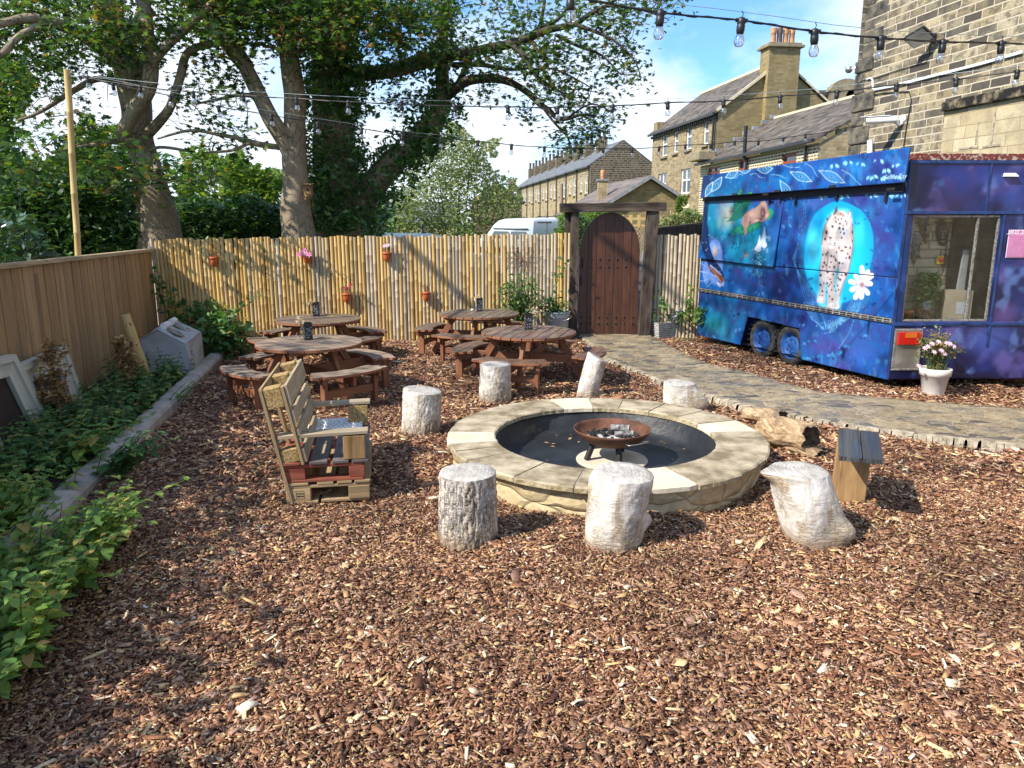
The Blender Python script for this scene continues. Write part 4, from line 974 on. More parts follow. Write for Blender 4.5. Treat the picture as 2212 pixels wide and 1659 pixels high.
def stump(px,py,r,h,mat,label,tilt=(0,0),flare=.08,wob=.05,sd=1,knots=(),ridges=0,topshift=(0,0),squash=1.0,cut_tilt=(0,0),spur=None):
 c=gz(px,py,0);t_=thing('log_stool',c,label,'log stool','whitewashed log stools round the fire pit')
 S,K=(150,90)if r>.177 else(96,60);vs=[];rim=[]
 def pt(a,f):
  z=h*f;rr=r*(1+flare*(1-f)**3+.03*math.sin(f*3))
  d=Vector((math.cos(a),math.sin(a)*squash,0))
  rr*=1+wob*mnoise.noise(Vector((math.cos(a)*1.3,math.sin(a)*1.3,f*1.2+sd)))*1.6+.018*mnoise.noise(Vector((math.cos(a)*5,math.sin(a)*5,f*4+sd)))
  rr+=.0016*mnoise.noise(Vector((math.cos(a)*5,math.sin(a)*5,f*24+sd)))+.0025*mnoise.noise(Vector((math.cos(a)*20,math.sin(a)*20,f*9+sd)))
  if ridges:
   q1=abs(mnoise.noise(Vector((math.cos(a)*6.2,math.sin(a)*6.2,f*2.6+sd))));q2=abs(mnoise.noise(Vector((math.cos(a)*4.5+9,math.sin(a)*4.5,f*9.5+sd))))
   top_=min(1,(1-f)*7);rr-=top_*ridges*(max(0,1-q1/.13)+.6*max(0,1-q2/.07))-ridges*.5*mnoise.noise(Vector((math.cos(a)*11,math.sin(a)*11,f*8+sd)))
  for ka,kf,kr,kw in knots:
   da=(a-ka+PI)%(2*PI)-PI;q=(da*r/kw)**2+((f-kf)*h/kw)**2;rr+=kr*math.exp(-q)
  z+=cut_tilt[0]*math.cos(a)*r*f+cut_tilt[1]*math.sin(a)*r*f
  return c+Vector((tilt[0]*z+topshift[0]*f*f,tilt[1]*z+topshift[1]*f*f,z-.015))+d*rr
 for i in range(K+1):
  for k in range(S):vs.append(pt(2*PI*k/S,i/K))
 fs=[(i*S+k,i*S+(k+1)%S,(i+1)*S+(k+1)%S,(i+1)*S+k)for i in range(K)for k in range(S)]
 mb=MB();mb.add(vs,fs,None,0,True);mb.build('bark',mat,t_)
 ring=vs[K*S:];ctr=sum(ring,Vector())/S;mb=MB();vv=[];
 for j,f in enumerate((.995,.97,.7,.4)):
  for p in ring:vv.append(ctr+(p-ctr)*f+Vector((0,0,(-.002,.004,.005+.002*mnoise.noise(p*9),.005)[j])))
 vv.append(ctr+Vector((0,0,.005)))
 ff=[(j*S+k,j*S+(k+1)%S,(j+1)*S+(k+1)%S,(j+1)*S+k)for j in range(3)for k in range(S)]+[(3*S+k,3*S+(k+1)%S,4*S)for k in range(S)]
 mb.add(vv,ff,None,0,True);mb.build('cut_end',M['stump_cut'],t_)
 if spur:
  mb=MB();a,f,L,rs,dirv=spur;b=pt(a,f);d=Vector(dirv).normalized();mb.tube([b-d*.05,b,b+d*L*.5,b+d*L],[rs*1.5,rs*1.2,rs,rs*.75],12,wob=.15);mb.build('branch_stub',mat,t_)
 return t_
stump(1012,1160,.178,.455,M['stump_cracked'],'thick whitewashed log stool with deeply cracked bark, front left of the pit',flare=.05,sd=2,ridges=.016,wob=.025)
stump(1322,1170,.182,.475,M['stump_smooth'],'smooth whitewashed log stool leaning in front of the fire pit, stub on its right',tilt=(.10,0),flare=.0,sd=5,wob=.07,topshift=(.02,0),knots=((2.6,.85,.03,.09),(.1,.33,.055,.055)),cut_tilt=(-.05,.04))
stump(1758,1158,.185,.46,M['stump_smooth'],'whitewashed gnarled log stool with a pointed lip, in front of the plank seat',tilt=(-.30,0),flare=.02,sd=9,wob=.10,knots=((3.3,1.0,.07,.06),(-.55,.22,.065,.08),(-.9,.55,.02,.12)),cut_tilt=(.02,-.02))
stump(909,931,.180,.42,M['stump_mixed'],'yellowish whitewashed log stool beside the pallet chair, left of the fire pit',tilt=(.07,.0),flare=.08,sd=13,wob=.06,ridges=.006,cut_tilt=(-.12,0))
stump(1070,862,.172,.42,M['stump_mixed'],'whitewashed log stool between the fire pit and the damp brown table',sd=17,wob=.05,ridges=.008)
stump(1268,855,.120,.47,M['stump_smooth'],'narrow whitewashed log stool tilting right behind the fire pit',tilt=(.16,0),sd=21,wob=.07,cut_tilt=(-.5,0),flare=.1,topshift=(.03,0))
stump(1473,882,.165,.30,M['stump_smooth'],'short whitewashed log stool beside the paved path behind the pit',sd=25,wob=.10,knots=((-.3,.3,.10,.09),(-.6,.6,.03,.06)),flare=.15,tilt=(-.12,0))
ps=thing('plank_seat',gz(1845,1085,0),'dark plank seat nailed across a leaning brown timber post','seat')
Z7b=zoomer(2800,1400,1.951)
b0=gz(*Z7b(905,1092),0);b1=gz(*Z7b(1128,1106),0);tl=[Z7b(925,562),Z7b(1230,597),Z7b(1265,808),Z7b(925,776)]
topz=.44;TQ=[gz(u,v,topz)for u,v in tl]
bd=(b1-b0);up=Vector((TQ[3].x*.5+TQ[2].x*.5-.02,(TQ[0].y+TQ[3].y)/2,topz-.02))-(b0+b1)/2-Vector((0,.10,0))
mb=MB();ctr=(b0+b1)/2+Vector((0,.09,0));x=bd.normalized();zv=up.normalized();yv=zv.cross(x).normalized();x=yv.cross(zv)
t0=gy(*Z7b(952,775),b0.y+.03);t1=gy(*Z7b(1180,800),b1.y+.03);t0.z=t1.z=topz+.0;dpp=Vector((.02,.15,0));v8=[b0-Vector((0,0,.03)),b1-Vector((0,0,.03)),b1+dpp,b0+dpp,t0,t1,t1+dpp,t0+dpp]
w8=bd.length;mb.add(v8,[(0,1,5,4),(1,2,6,5),(2,3,7,6),(3,0,4,7),(4,5,6,7)],[[(0,0),(0,w8),(.45,w8),(.45,0)],[(0,w8),(0,w8+.15),(.45,w8+.15),(.45,w8)],[(0,1),(0,1+w8),(.45,1+w8),(.45,1)],[(0,2),(0,2.15),(.45,2.15),(.45,2)],[(0,0),(0,w8),(.15,w8),(.15,0)]]);mb.build('post',M['old_plank'],ps,.008)
mb=MB();q=TQ;half=[(q[0],q[0].lerp(q[1],.53),q[3].lerp(q[2],.53),q[3]),(q[0].lerp(q[1],.545),q[1],q[2],q[3].lerp(q[2],.545))]
for a,b,c_,d_ in half:
 n=12;top=[];
 e=[a.lerp(b,i/n)for i in range(n+1)];f=[d_.lerp(c_,i/n)+Vector((0,.008*mnoise.noise(Vector((i*.9,a.x*30,1)))-.004,0))for i in range(n+1)]
 vs=[]
 for i in range(n+1):vs+=[e[i]+Vector((0,0,.035)),f[i]+Vector((0,0,.03)),e[i],f[i]]
 fs=[];uv=[]
 for i in range(n):
  k=i*4;fs+=[(k,k+1,k+5,k+4),(k+2,k+6,k+7,k+3),(k+1,k+3,k+7,k+5),(k,k+4,k+6,k+2)]
  uv+=[[(0,i*.015),(.3,i*.015),(.3,i*.015+.015),(0,i*.015+.015)]]*4
 fs+=[(0,2,3,1),(4*n,4*n+1,4*n+3,4*n+2)];uv+=[[(0,0),(0,.03),(.3,.03),(.3,0)]]*2
 mb.add(vs,[t_[::-1]for t_ in fs],[u_[::-1]for u_ in uv])
mb.build('seat_plank',M['plank_dark'],ps)
lg=thing('driftwood_log',gz(1700,965,0),'split weathered log with a rotten hollow end, lying beside the path','log')
def rough_log(name,p0,p1,r0,r1,sd,mat,sq=1.0,amp=.3):
 p0,p1=Vector(p0),Vector(p1);d=(p1-p0);L=d.length;d.normalize();s_=Vector((-d.y,d.x,0)).normalized();u=d.cross(s_)*-1
 if u.z<0:u=-u
 S,K=40,30;vs=[]
 for i in range(K+1):
  f=i/K;
  for k in range(S):
   a=2*PI*k/S;r=(r0+(r1-r0)*f)*(1+amp*mnoise.noise(Vector((math.cos(a)*1.4,math.sin(a)*1.4,f*2+sd)))+.16*mnoise.noise(Vector((math.cos(a)*6,math.sin(a)*6,f*1.5+sd))))
   e=.05*mnoise.noise(Vector((math.cos(a)*2.4,math.sin(a)*2.4,sd+40)))*(f>.97)
   vs.append(p0+d*(L*f+e)+s_*(r*math.cos(a))+u*(r*math.sin(a)*sq))
 fs=[(i*S+k,i*S+(k+1)%S,(i+1)*S+(k+1)%S,(i+1)*S+k)for i in range(K)for k in range(S)]
 mb=MB();mb.add(vs,fs,None,0,True)
 for ring,rv in((vs[:S],True),(vs[K*S:],False)):
  ctr=sum(ring,Vector())/S+(d*.06 if rv else d*-.08);inner=[ctr+(p-ctr)*(.55+.25*mnoise.noise(p*12))for p in ring]
  idx=[(k,(k+1)%S,S+(k+1)%S,S+k)for k in range(S)]+[(S+k,S+(k+1)%S,2*S)for k in range(S)]
  mb.add(list(ring)+inner+[ctr],[t_[::-1]if rv else t_ for t_ in idx],None,1,False)
 return mb.build(name,[mat,M['hedge_base']if False else M['rot']],lg)
M['rot']=m_noise('rotten_wood',(.03,.022,.016),(.17,.12,.08),18,.95,.9,40,bdist=.03)
a=gz(1648,925,.14);b=gz(1752,950,.15)
rough_log('upper_split',a,b,.12,.125,3,M['drift'])
rough_log('lower_split',gz(1640,940,.04),gz(1775,985,.045),.10,.085,8,M['drift'],.5)
rough_log('thin_end',gz(1612,892,.10),gz(1690,905,.12),.09,.11,12,M['drift'],.7)
pit=thing('fire_pit',PIT_C,'large round raised fire pit with sandstone coping and black lining','fire pit')
ZC=.235;RI,RO=.915,1.325
ang_px=[(1066,975,1),(962,948,0)]
def aof(u,v):p=gz(u,v,ZC);return math.degrees(math.atan2(p.y-PIT_C.y,p.x-PIT_C.x))%360
Z6=zoomer(1600,1400,1.4747)
J=[aof(*Z6(x,y))for x,y in[(2055,418),(1905,352),(1700,300),(1480,255),(1240,222),(1030,217),(790,225),(600,250),(380,300),(240,372),(207,420),(212,495),(262,535),(400,575),(645,662),(960,715),(1385,745),(1660,722),(1900,660),(2060,580),(2118,500)]]
J=sorted(J);
pale_c=[aof(*Z6(x,y))for x,y in[(1985,385),(905,221),(209,457),(1530,738)]]
def ring_slab(a0,a1,mat,mate,i):
 if a1<a0:a1+=360
 n=max(3,int((a1-a0)/2.5));g=.35;mb=MB();vs=[];fs=[];uv=[]
 dz=random.uniform(-.003,.003);ro=RO+random.uniform(-.012,.012)
 for k in range(n+1):
  a=math.radians(a0+g+(a1-a0-2*g)*k/n);d=Vector((math.cos(a),math.sin(a),0))
  e1=.008*mnoise.noise(Vector((a*30,i,0)));e2=.008*mnoise.noise(Vector((a*30,i,9)))
  for r,z in((RI+e2,ZC-.042),(RI+e2*1.5,ZC-.008),(RI+.012,ZC+dz),(ro-.014,ZC+dz),(ro+e1*1.5,ZC-.010),(ro+e1,ZC-.042)):vs.append(PIT_C+d*r+Vector((0,0,z)))
 for k in range(n):
  for j in range(6):
   j2=(j+1)%6;fs.append((k*6+j,k*6+j2,(k+1)*6+j2,(k+1)*6+j))
 fs+=[tuple(range(6))[::-1],tuple(range(n*6,n*6+6))]
 fs=[f[::-1]for f in fs]
 b=len(mb.v);
 for q,f in enumerate(fs):mb.f.append(list(f));mb.m.append(0 if(q<n*6 and q%6 in(1,2,3))else 1);mb.sm.append(False);mb.uv.append([(0,0)]*len(f))
 mb.v=[tuple(p)for p in vs];return mb.build('coping_slab',[mat,mate],pit)
for i in range(len(J)):
 a0,a1=J[i],J[(i+1)%len(J)]
 if(a1-a0)%360<1.5:continue
 pale=any(((pc_-a0)%360)<((a1-a0)%360)for pc_ in pale_c)
 ring_slab(a0,a1,M['slab_pale']if pale else M['slab'],M['slab_pale']if pale else M['slab_edge'],i)
mb=MB();S=120;RW=RO-.055;vs=[];fs=[];uv=[]
for z in(-.06,ZC-.043):
 for k in range(S+1):a=2*PI*k/S;vs.append(PIT_C+Vector((RW*math.cos(a),RW*math.sin(a),z)))
for k in range(S):fs.append((k,k+1,S+1+k+1,S+1+k));uv.append([(k*2*PI*RW/S,-.06),((k+1)*2*PI*RW/S,-.06),((k+1)*2*PI*RW/S,ZC),(k*2*PI*RW/S,ZC)])
mb.add(vs,fs,uv,0,True);mb.build('stone_wall',M['pit_wall'],pit)
mb=MB();mb.lathe([(RI+.03,ZC-.043),(RI+.012,ZC-.05),(RI-.015,.05),(RI-.10,.008),(.5,.003),(0,.003)],PIT_C,96);mb.build('black_lining',M['pit_black'],pit)
for k in range(len(J)):
 mb=MB();a=math.radians(J[k]);d=Vector((math.cos(a),math.sin(a),0));mb.box(PIT_C+d*(RI+RO)/2+Vector((0,0,ZC-.026)),(RO-RI-.012,.022,.04),Matrix.Rotation(a,3,'Z'));mb.build('joint_mortar',M['mortar'],pit)
BC=gz(1316,985,.03);BC=Vector((.845,6.13,0))
mb=MB();c=BC+Vector((0,-.02,.004));mb.lathe([(0,.0),(.30,.0),(.302,.012),(.297,.018),(0,.019)],c,40,smooth=False);tag(mb.build('round_slab',M['slab_pale']),'round cream paving slab under the fire bowl','slab')
bw=thing('fire_bowl',BC+Vector((0,0,.022)),'rusty steel fire bowl on three black legs in the fire pit','fire bowl')
RB_=.325;ZB=.285
mb=MB();mb.lathe([(0,ZB-.150),(.12,ZB-.145),(.20,ZB-.12),(.275,ZB-.07),(.315,ZB-.02),(RB_,ZB),(RB_-.006,ZB+.002),(.309,ZB-.02),(.269,ZB-.066),(.196,ZB-.114),(.11,ZB-.138),(0,ZB-.142)],BC,56);mb.build('bowl',M['rust'],bw)
for a in(-80,60,195):
 d=Vector((math.cos(math.radians(a)),math.sin(math.radians(a)),0));mb=MB();mb.tube([BC+d*.17+Vector((0,0,ZB-.12)),BC+d*.225+Vector((0,0,.024))],.026,12);mb.build('leg',M['iron'],bw)
mb=MB();
def bp(a,z,r):a=math.radians(a);return BC+Vector((r*math.cos(a),r*math.sin(a),z))
mb.tube([bp(-75,ZB-.06,.29),bp(-75,ZB-.055,.335)]+[bp(-75+36*k/5,ZB-.055,.345)for k in range(6)]+[bp(-39,ZB-.055,.335),bp(-39,ZB-.06,.29)],.005,6);mb.build('handle',M['steel'],bw)
mb=MB();S=40;vs=[];
for f in(1,.8,.55,.3,0.001):
 for k in range(S):
  a=2*PI*k/S;r=.235*f;vs.append(BC+Vector((r*math.cos(a),r*math.sin(a),ZB-.088+.022*(1-f)+.012*mnoise.noise(Vector((math.cos(a)*f*6,math.sin(a)*f*6,3))))))
mb.add(vs,[(i*S+k,i*S+(k+1)%S,(i+1)*S+(k+1)%S,(i+1)*S+k)for i in range(4)for k in range(S)],None,0,True)
tag(mb.build('ash',M['ash']),kind='stuff')
mb=MB()
for i in range(90):
 a=random.uniform(0,2*PI);r=.21*math.sqrt(random.random());s_=random.uniform(.012,.034);R=Matrix.Rotation(random.uniform(0,3),3,Vector((random.random(),random.random(),random.random())).normalized())
 if math.cos(a-4.6)>.6 and r<.15:continue
 mb.box(BC+Vector((r*math.cos(a),r*math.sin(a),ZB-.066+random.uniform(-.006,.018))),(s_*1.4,s_,s_*.8),R)
tag(mb.build('charcoal',M['char']),kind='stuff')
for(a,b,r,lab)in(((.0,.09,ZB-.02),(.15,.03,ZB-.015),.028,'grey burnt log lying across the back of the fire bowl'),((.02,-.02,ZB-.045),(.17,-.06,ZB-.03),.022,'thin charred log at the right of the fire bowl')):
 mb=MB();p,q=BC+Vector(a),BC+Vector(b);mb.tube([p.lerp(q,k/8)for k in range(9)],[r*(1+.2*mnoise.noise(Vector((k*.9,r*90,0))))for k in range(9)],12,wob=.25);tag(mb.build('burnt_log',M['charlog']),lab,'burnt log','burnt logs in the fire bowl')
P=[]
for i in range(40):
 a=random.uniform(0,2*PI);r=random.uniform(.45,.86);P.append((PIT_C.x+r*math.cos(a),PIT_C.y+r*math.sin(a),.012))
tag(scatter('fallen_leaves',leaf_oval(),np.array(P),rand_rot(len(P),.3),RNG.uniform(.02,.055,len(P)),M['leaf_dry'],origin=(0,0,0)),kind='stuff')
def vnoise(x,y,seed=0):
 xi=np.floor(x).astype(int);yi=np.floor(y).astype(int);fx=x-xi;fy=y-yi;fx=fx*fx*(3-2*fx);fy=fy*fy*(3-2*fy)
 h=lambda a,b:(np.sin(a*127.1+b*311.7+seed*74.7)*43758.5453)%1.0
 return(h(xi,yi)*(1-fx)+h(xi+1,yi)*fx)*(1-fy)+(h(xi,yi+1)*(1-fx)+h(xi+1,yi+1)*fx)*fy
def fbm(x,y,seed=0,o=4):
 r=0;a=.5
 for k in range(o):r=r+a*vnoise(x*2**k,y*2**k,seed+k);a*=.5
 return r
class Canvas:
 def __init__(s,X,Y):s.X=X;s.Y=Y;s.C=np.zeros(X.shape+(3,))
 def fill(s,c):s.C[:]=srgb(*c)
 def over(s,mask,c):s.C+=(np.array(srgb(*c)if max(c)>1 else c)-s.C)*np.clip(mask,0,1)[...,None]
 def blob(s,x,y,rx,ry,c,a=1.0,hard=0.0,rot=0):
  dx=s.X-x;dy=s.Y-y;cr,sr=math.cos(rot),math.sin(rot);p=(dx*cr+dy*sr)/rx;q=(-dx*sr+dy*cr)/ry;r=np.sqrt(p*p+q*q)
  m=np.clip((1-r)/(1-hard+1e-6),0,1);m=m*m*(3-2*m);s.over(m*a,c)
 def poly(s,pts,c,soft=2.0,a=1.0):
  xs=[p[0]for p in pts];ys=[p[1]for p in pts]
  bb=(s.X>min(xs)-soft*2)&(s.X<max(xs)+soft*2)&(s.Y>min(ys)-soft*2)&(s.Y<max(ys)+soft*2)
  if not bb.any():return
  x=s.X[bb];y=s.Y[bb];ins=in_poly(x,y,pts);d=np.full(x.shape,1e9)
  for i in range(len(pts)):
   x0,y0=pts[i];x1,y1=pts[(i+1)%len(pts)];ex,ey=x1-x0,y1-y0;l2=ex*ex+ey*ey+1e-9
   t_=np.clip(((x-x0)*ex+(y-y0)*ey)/l2,0,1);d=np.minimum(d,np.hypot(x-x0-ex*t_,y-y0-ey*t_))
  sd_=np.where(ins,d,-d);m=np.clip(sd_/soft+.5,0,1)*a;M_=np.zeros(s.X.shape);M_[bb]=m;s.over(M_,c)
 def line(s,pts,w_,c,a=1.0):
  xs=[p[0]for p in pts];ys=[p[1]for p in pts];k=w_*2+2
  bb=(s.X>min(xs)-k)&(s.X<max(xs)+k)&(s.Y>min(ys)-k)&(s.Y<max(ys)+k)
  if not bb.any():return
  x=s.X[bb];y=s.Y[bb];d=np.full(x.shape,1e9)
  for(x0,y0),(x1,y1)in zip(pts[:-1],pts[1:]):
   ex,ey=x1-x0,y1-y0;l2=ex*ex+ey*ey+1e-9;t_=np.clip(((x-x0)*ex+(y-y0)*ey)/l2,0,1);d=np.minimum(d,np.hypot(x-x0-ex*t_,y-y0-ey*t_))
  m=np.clip((w_-d)/w_*1.6,0,1)*a;M_=np.zeros(s.X.shape);M_[bb]=m;s.over(M_,c)
def smooth(pts,n=6):
 out=[];m=len(pts)
 for i in range(m-1):
  p0=pts[max(i-1,0)];p1=pts[i];p2=pts[i+1];p3=pts[min(i+2,m-1)]
  for k in range(n):
   t_=k/n;out.append(tuple(.5*((2*p1[j])+(-p0[j]+p2[j])*t_+(2*p0[j]-5*p1[j]+4*p2[j]-p3[j])*t_*t_+(-p0[j]+3*p1[j]-3*p2[j]+p3[j])*t_**3)for j in(0,1)))
 out.append(pts[-1]);return out
a1=lambda x,y:((20+x/4.149)*1.764,(180+y/4.149)*1.764)
a2=lambda x,y:((430+x/3.457)*1.764,(220+y/3.457)*1.764)
a8=lambda x,y:(x/2.572*1.764,y/2.572*1.764)
def L1(*p):return[a1(x,y)for x,y in p]
def L2(*p):return[a2(x,y)for x,y in p]
def L8(*p):return[a8(x,y)for x,y in p]
def mural(X,Y):
 cv=Canvas(X,Y);cv.fill((22,82,160))
 n1=fbm(X/150,Y/190,3);n2=fbm(X/70,Y/95,11);n3=fbm(X/30,Y/60,19)
 B=cv.blob
 B(100,500,260,520,(8,60,120),.9);B(330,560,330,420,(20,150,180),.95);B(420,720,240,260,(24,165,200),.8)
 B(160,480,130,240,(30,160,165),.8);B(240,480,95,150,(196,186,140),.85);B(215,560,60,60,(150,200,160),.6)
 B(470,420,150,190,(28,62,140),.85);B(560,560,80,330,(58,64,150),.7);B(420,930,190,150,(18,66,150),.85);B(330,930,60,150,(44,34,92),.8)
 B(280,1150,320,200,(12,110,140),.85);B(180,1240,210,140,(24,138,140),.8);B(240,1330,80,90,(70,190,185),.7)
 B(520,1140,190,130,(18,96,190),.8);B(700,700,120,460,(16,84,176),.85);B(690,450,110,150,(30,120,205),.8);B(650,980,110,170,(10,66,150),.8)
 B(880,1250,260,200,(44,64,150),.8);B(1090,1340,280,250,(80,66,150),.9);B(880,1420,160,150,(84,66,150),.7);B(1150,1480,170,140,(50,110,210),.6);B(1000,1560,160,110,(110,84,170),.55)
 B(1180,560,170,330,(72,80,168),.85);B(1290,740,130,330,(62,64,150),.85);B(1340,430,120,170,(70,66,148),.7);B(1230,480,90,90,(40,150,200),.5);B(1300,980,130,130,(26,110,205),.7);B(880,420,150,70,(92,92,190),.7)
 B(130,290,190,110,(8,40,84),.9);B(420,250,280,120,(12,92,158),.85);B(640,250,170,90,(24,130,205),.8);B(800,180,90,120,(66,84,180),.7);B(960,220,170,110,(52,110,205),.8);B(1150,160,200,100,(36,140,215),.75);B(1330,180,150,110,(60,84,186),.8);B(1420,180,70,110,(70,96,190),.7)
 cv.over(np.clip((n1-.42)*2.6,0,.55),(14,104,178));cv.over(np.clip((n2-.50)*3.0,0,.55),(58,48,128));cv.over(np.clip((.44-n1)*4,0,.75),(9,28,82));cv.over(np.clip((n3-.58)*3,0,.25),(80,160,210))
 rng=random.Random(5)
 def spray(x,y,s_,c,a):
  for k in range(rng.randint(4,6)):
   an=rng.uniform(.6,2.5);L=s_*rng.uniform(.7,1.2);x1,y1=x+math.cos(an)*s_*.9,y+math.sin(an)*s_*.9;dx,dy=math.cos(an)*L*1.25,math.sin(an)*L*1.25
   cv.poly([(x1,y1),(x1+dx*.5-dy*.22,y1+dy*.5+dx*.22),(x1+dx,y1+dy),(x1+dx*.5+dy*.22,y1+dy*.5-dx*.22)],c,3,a)
 for(x,y)in[(1080,100),(1170,110),(1290,90),(1340,150),(1400,120),(1420,200),(1300,210),(1240,200),(1360,330),(1240,330),(980,120),(1050,330),(900,330),(1450,330),(1490,240)]:
  spray(x,y,27,(150,214,236),.85)
 for i in range(80):spray(rng.uniform(100,1480),rng.uniform(380,1500),rng.uniform(16,28),rng.choice([(8,26,84),(10,34,96),(52,130,205),(84,156,218)]),.65)
 for p,q,c in(((990,285),(1215,385),42),((1280,272),(1548,398),48),((890,370),(1010,560),40),((660,265),(820,252),44),((345,345),(470,285),34),((205,490),(310,335),36),((140,540),(215,385),28),((480,275),(600,262),34)):
  x0,y0=p;x1,y1=q;dx,dy=x1-x0,y1-y0;L=math.hypot(dx,dy);nx_,ny_=-dy/L,dx/L
  up=[(x0+dx*t_+nx_*c*math.sin(PI*t_)**1.3,y0+dy*t_+ny_*c*math.sin(PI*t_)**1.3)for t_ in np.linspace(0,1,10)];dn=[(x0+dx*t_-nx_*c*math.sin(PI*t_)**1.3,y0+dy*t_-ny_*c*math.sin(PI*t_)**1.3)for t_ in np.linspace(1,0,10)]
  P_=[a8(*k)for k in up+dn];cv.poly(P_,(70,150,205),4,.55);cv.line(P_+[P_[0]],3.0,(190,222,238),.85)
  m_=a8((x0+x1)/2,(y0+y1)/2);cv.blob(m_[0],m_[1],15,11,(150,205,230),.7,.5);cv.blob(m_[0],m_[1],8,9,(14,30,70),1,.5)
 for pts in([(1150,200),(1215,245),(1250,310),(1275,335)],[(1510,265),(1590,310),(1650,370),(1700,415)],[(800,315),(880,320),(950,355)],[(590,320),(640,300),(690,340),(740,345)],[(930,220),(1000,240),(1090,240)],[(340,340),(440,350),(480,310),(520,320)]):cv.line(smooth(L8(*pts)),2.6,(150,205,232),.75)
 for i in range(110):
  x,y=rng.uniform(250,1250),rng.uniform(230,480);q=a8(x,y-(x-250)*.05);cv.blob(q[0],q[1],4,4,(8,34,86),.8,.3)
 cv.poly(smooth(L1((150,140),(210,130),(190,330),(175,560),(200,800),(260,1060),(330,1190),(390,1260),(440,1400),(440,1500),(385,1480),(300,1370),(215,1290),(160,1130),(90,930),(70,700),(110,420))),(12,40,82),6)
 cv.blob(*a1(300,1170),56*1.1,165*1.05,(112,150,222),.92,.8);cv.blob(*a1(170,1330),34,95,(112,150,222),.85,.7);cv.blob(*a1(305,1000),26,60,(214,186,130),.85)
 cv.poly(smooth(L1((100,500),(180,560),(205,840),(262,1060),(330,1190),(395,1280),(445,1420),(440,1505),(390,1500),(300,1380),(215,1290),(160,1130),(90,930),(75,740),(100,500))),(14,46,92),5)
 cv.poly(smooth(L1((215,1230),(290,1290),(370,1350),(435,1420),(440,1500),(380,1470),(300,1380),(215,1290),(215,1230))),(150,90,72),4);cv.line(smooth(L1((230,1230),(300,1290),(400,1380))),7,(150,190,235),.9);cv.line(smooth(L1((220,1310),(300,1390),(400,1500))),4,(10,16,34),.9);cv.line(smooth(L1((300,1390),(360,1450),(400,1500))),3,(235,215,190),.9)
 cv.poly(L1((330,1490),(400,1520),(450,1490),(440,1560),(380,1580),(340,1550)),(176,186,226),5)
 for q in(((60,1330),(200,1345)),((60,1495),(240,1440)),((170,1580),(260,1500)),((50,1185),(160,1250))):cv.line(L1(*q),1.8,(190,215,245),.7)
 for i in range(46):
  x,y=rng.uniform(90,210),rng.uniform(560,1180);q=a1(x+max(0,y-900)*.25,y);cv.blob(q[0],q[1],3.6,3.6,(4,18,44),.8,.3)
 for i in range(40):q=a1(rng.uniform(60,430),rng.uniform(740,1560));cv.blob(q[0],q[1],3.4,3.4,(205,225,250),.8,.3)
 def leaf(pts,c,vein):
  P_=smooth(L1(*pts));cv.poly(P_,c,4);cv.line(P_,2.2,(8,60,58),.8);ax,bx_=L1(*vein);n_=7
  cv.line([ax,bx_],3,(70,150,110),.8)
  for k in range(1,n_):
   t_=k/n_;m_=(ax[0]+(bx_[0]-ax[0])*t_,ax[1]+(bx_[1]-ax[1])*t_);dx,dy=bx_[0]-ax[0],bx_[1]-ax[1];
   for sg in(-1,1):cv.line([m_,(m_[0]+dx*.13-sg*dy*.22,m_[1]+dy*.13+sg*dx*.22)],1.7,(10,70,66),.7)
 leaf([(500,525),(600,380),(610,230),(680,110),(760,90),(900,90),(930,120),(850,260),(740,440),(640,500),(560,510),(500,525)],(26,104,92),((760,150),(520,510)))
 leaf([(670,90),(690,20),(740,0),(730,60),(720,100)],(70,160,110),((720,0),(700,90)));leaf([(800,80),(860,40),(905,50),(880,90)],(60,170,100),((890,50),(810,80)))
 leaf([(548,772),(600,650),(700,580),(800,560),(1000,530),(1070,560),(1000,640),(860,700),(740,725),(640,700),(548,772)],(30,128,104),((1050,560),(570,750)))
 cv.poly(smooth(L1((1160,310),(1220,320),(1245,380),(1210,460),(1150,490),(1160,310))),(34,150,96),4)
 cv.line(smooth(L1((740,600),(735,760),(690,960))),3.5,(10,44,84),.9);cv.line(smooth(L1((715,740),(700,860),(680,980))),2,(10,44,84),.8)
 body=smooth(L1((725,545),(750,460),(790,390),(860,340),(950,300),(1010,250),(1060,190),(1110,185),(1145,240),(1160,330),(1185,370),(1180,430),(1120,500),(1080,530),(1000,525),(900,560),(850,580),(820,640),(820,700),(800,745),(780,735),(785,660),(760,610),(725,545)))
 cv.poly(body,(168,136,128),4);cv.line(body,2.0,(66,40,50),.7)
 for x,y,rx,ry,c in((1080,240,45,40,(205,176,166)),(900,400,60,40,(190,158,150)),(800,480,40,60,(150,112,106)),(980,500,50,22,(206,176,162)),(1140,420,26,34,(205,178,170)),(870,540,30,40,(110,78,78)),(790,640,22,60,(160,128,122))):q=a1(x,y);cv.blob(q[0],q[1],rx*.6,ry*.6,c,.9)
 q=a1(1080,370);cv.blob(q[0],q[1],24,46,(92,54,62),.95,.35);q=a1(1075,385);cv.blob(q[0],q[1],11,28,(172,130,128),.95,.5)
 for x,y in((1062,350),(1094,350)):q=a1(x,y);cv.blob(q[0],q[1],5,3.4,(40,20,30),.9,.4)
 q=a1(1074,425);cv.blob(q[0],q[1],8,5,(100,60,66),.9,.4)
 cv.line(smooth(L1((900,560),(920,500),(1000,470),(1070,480))),2.2,(84,54,58),.8);cv.line(smooth(L1((865,440),(880,500),(850,580))),2.2,(84,54,58),.8)
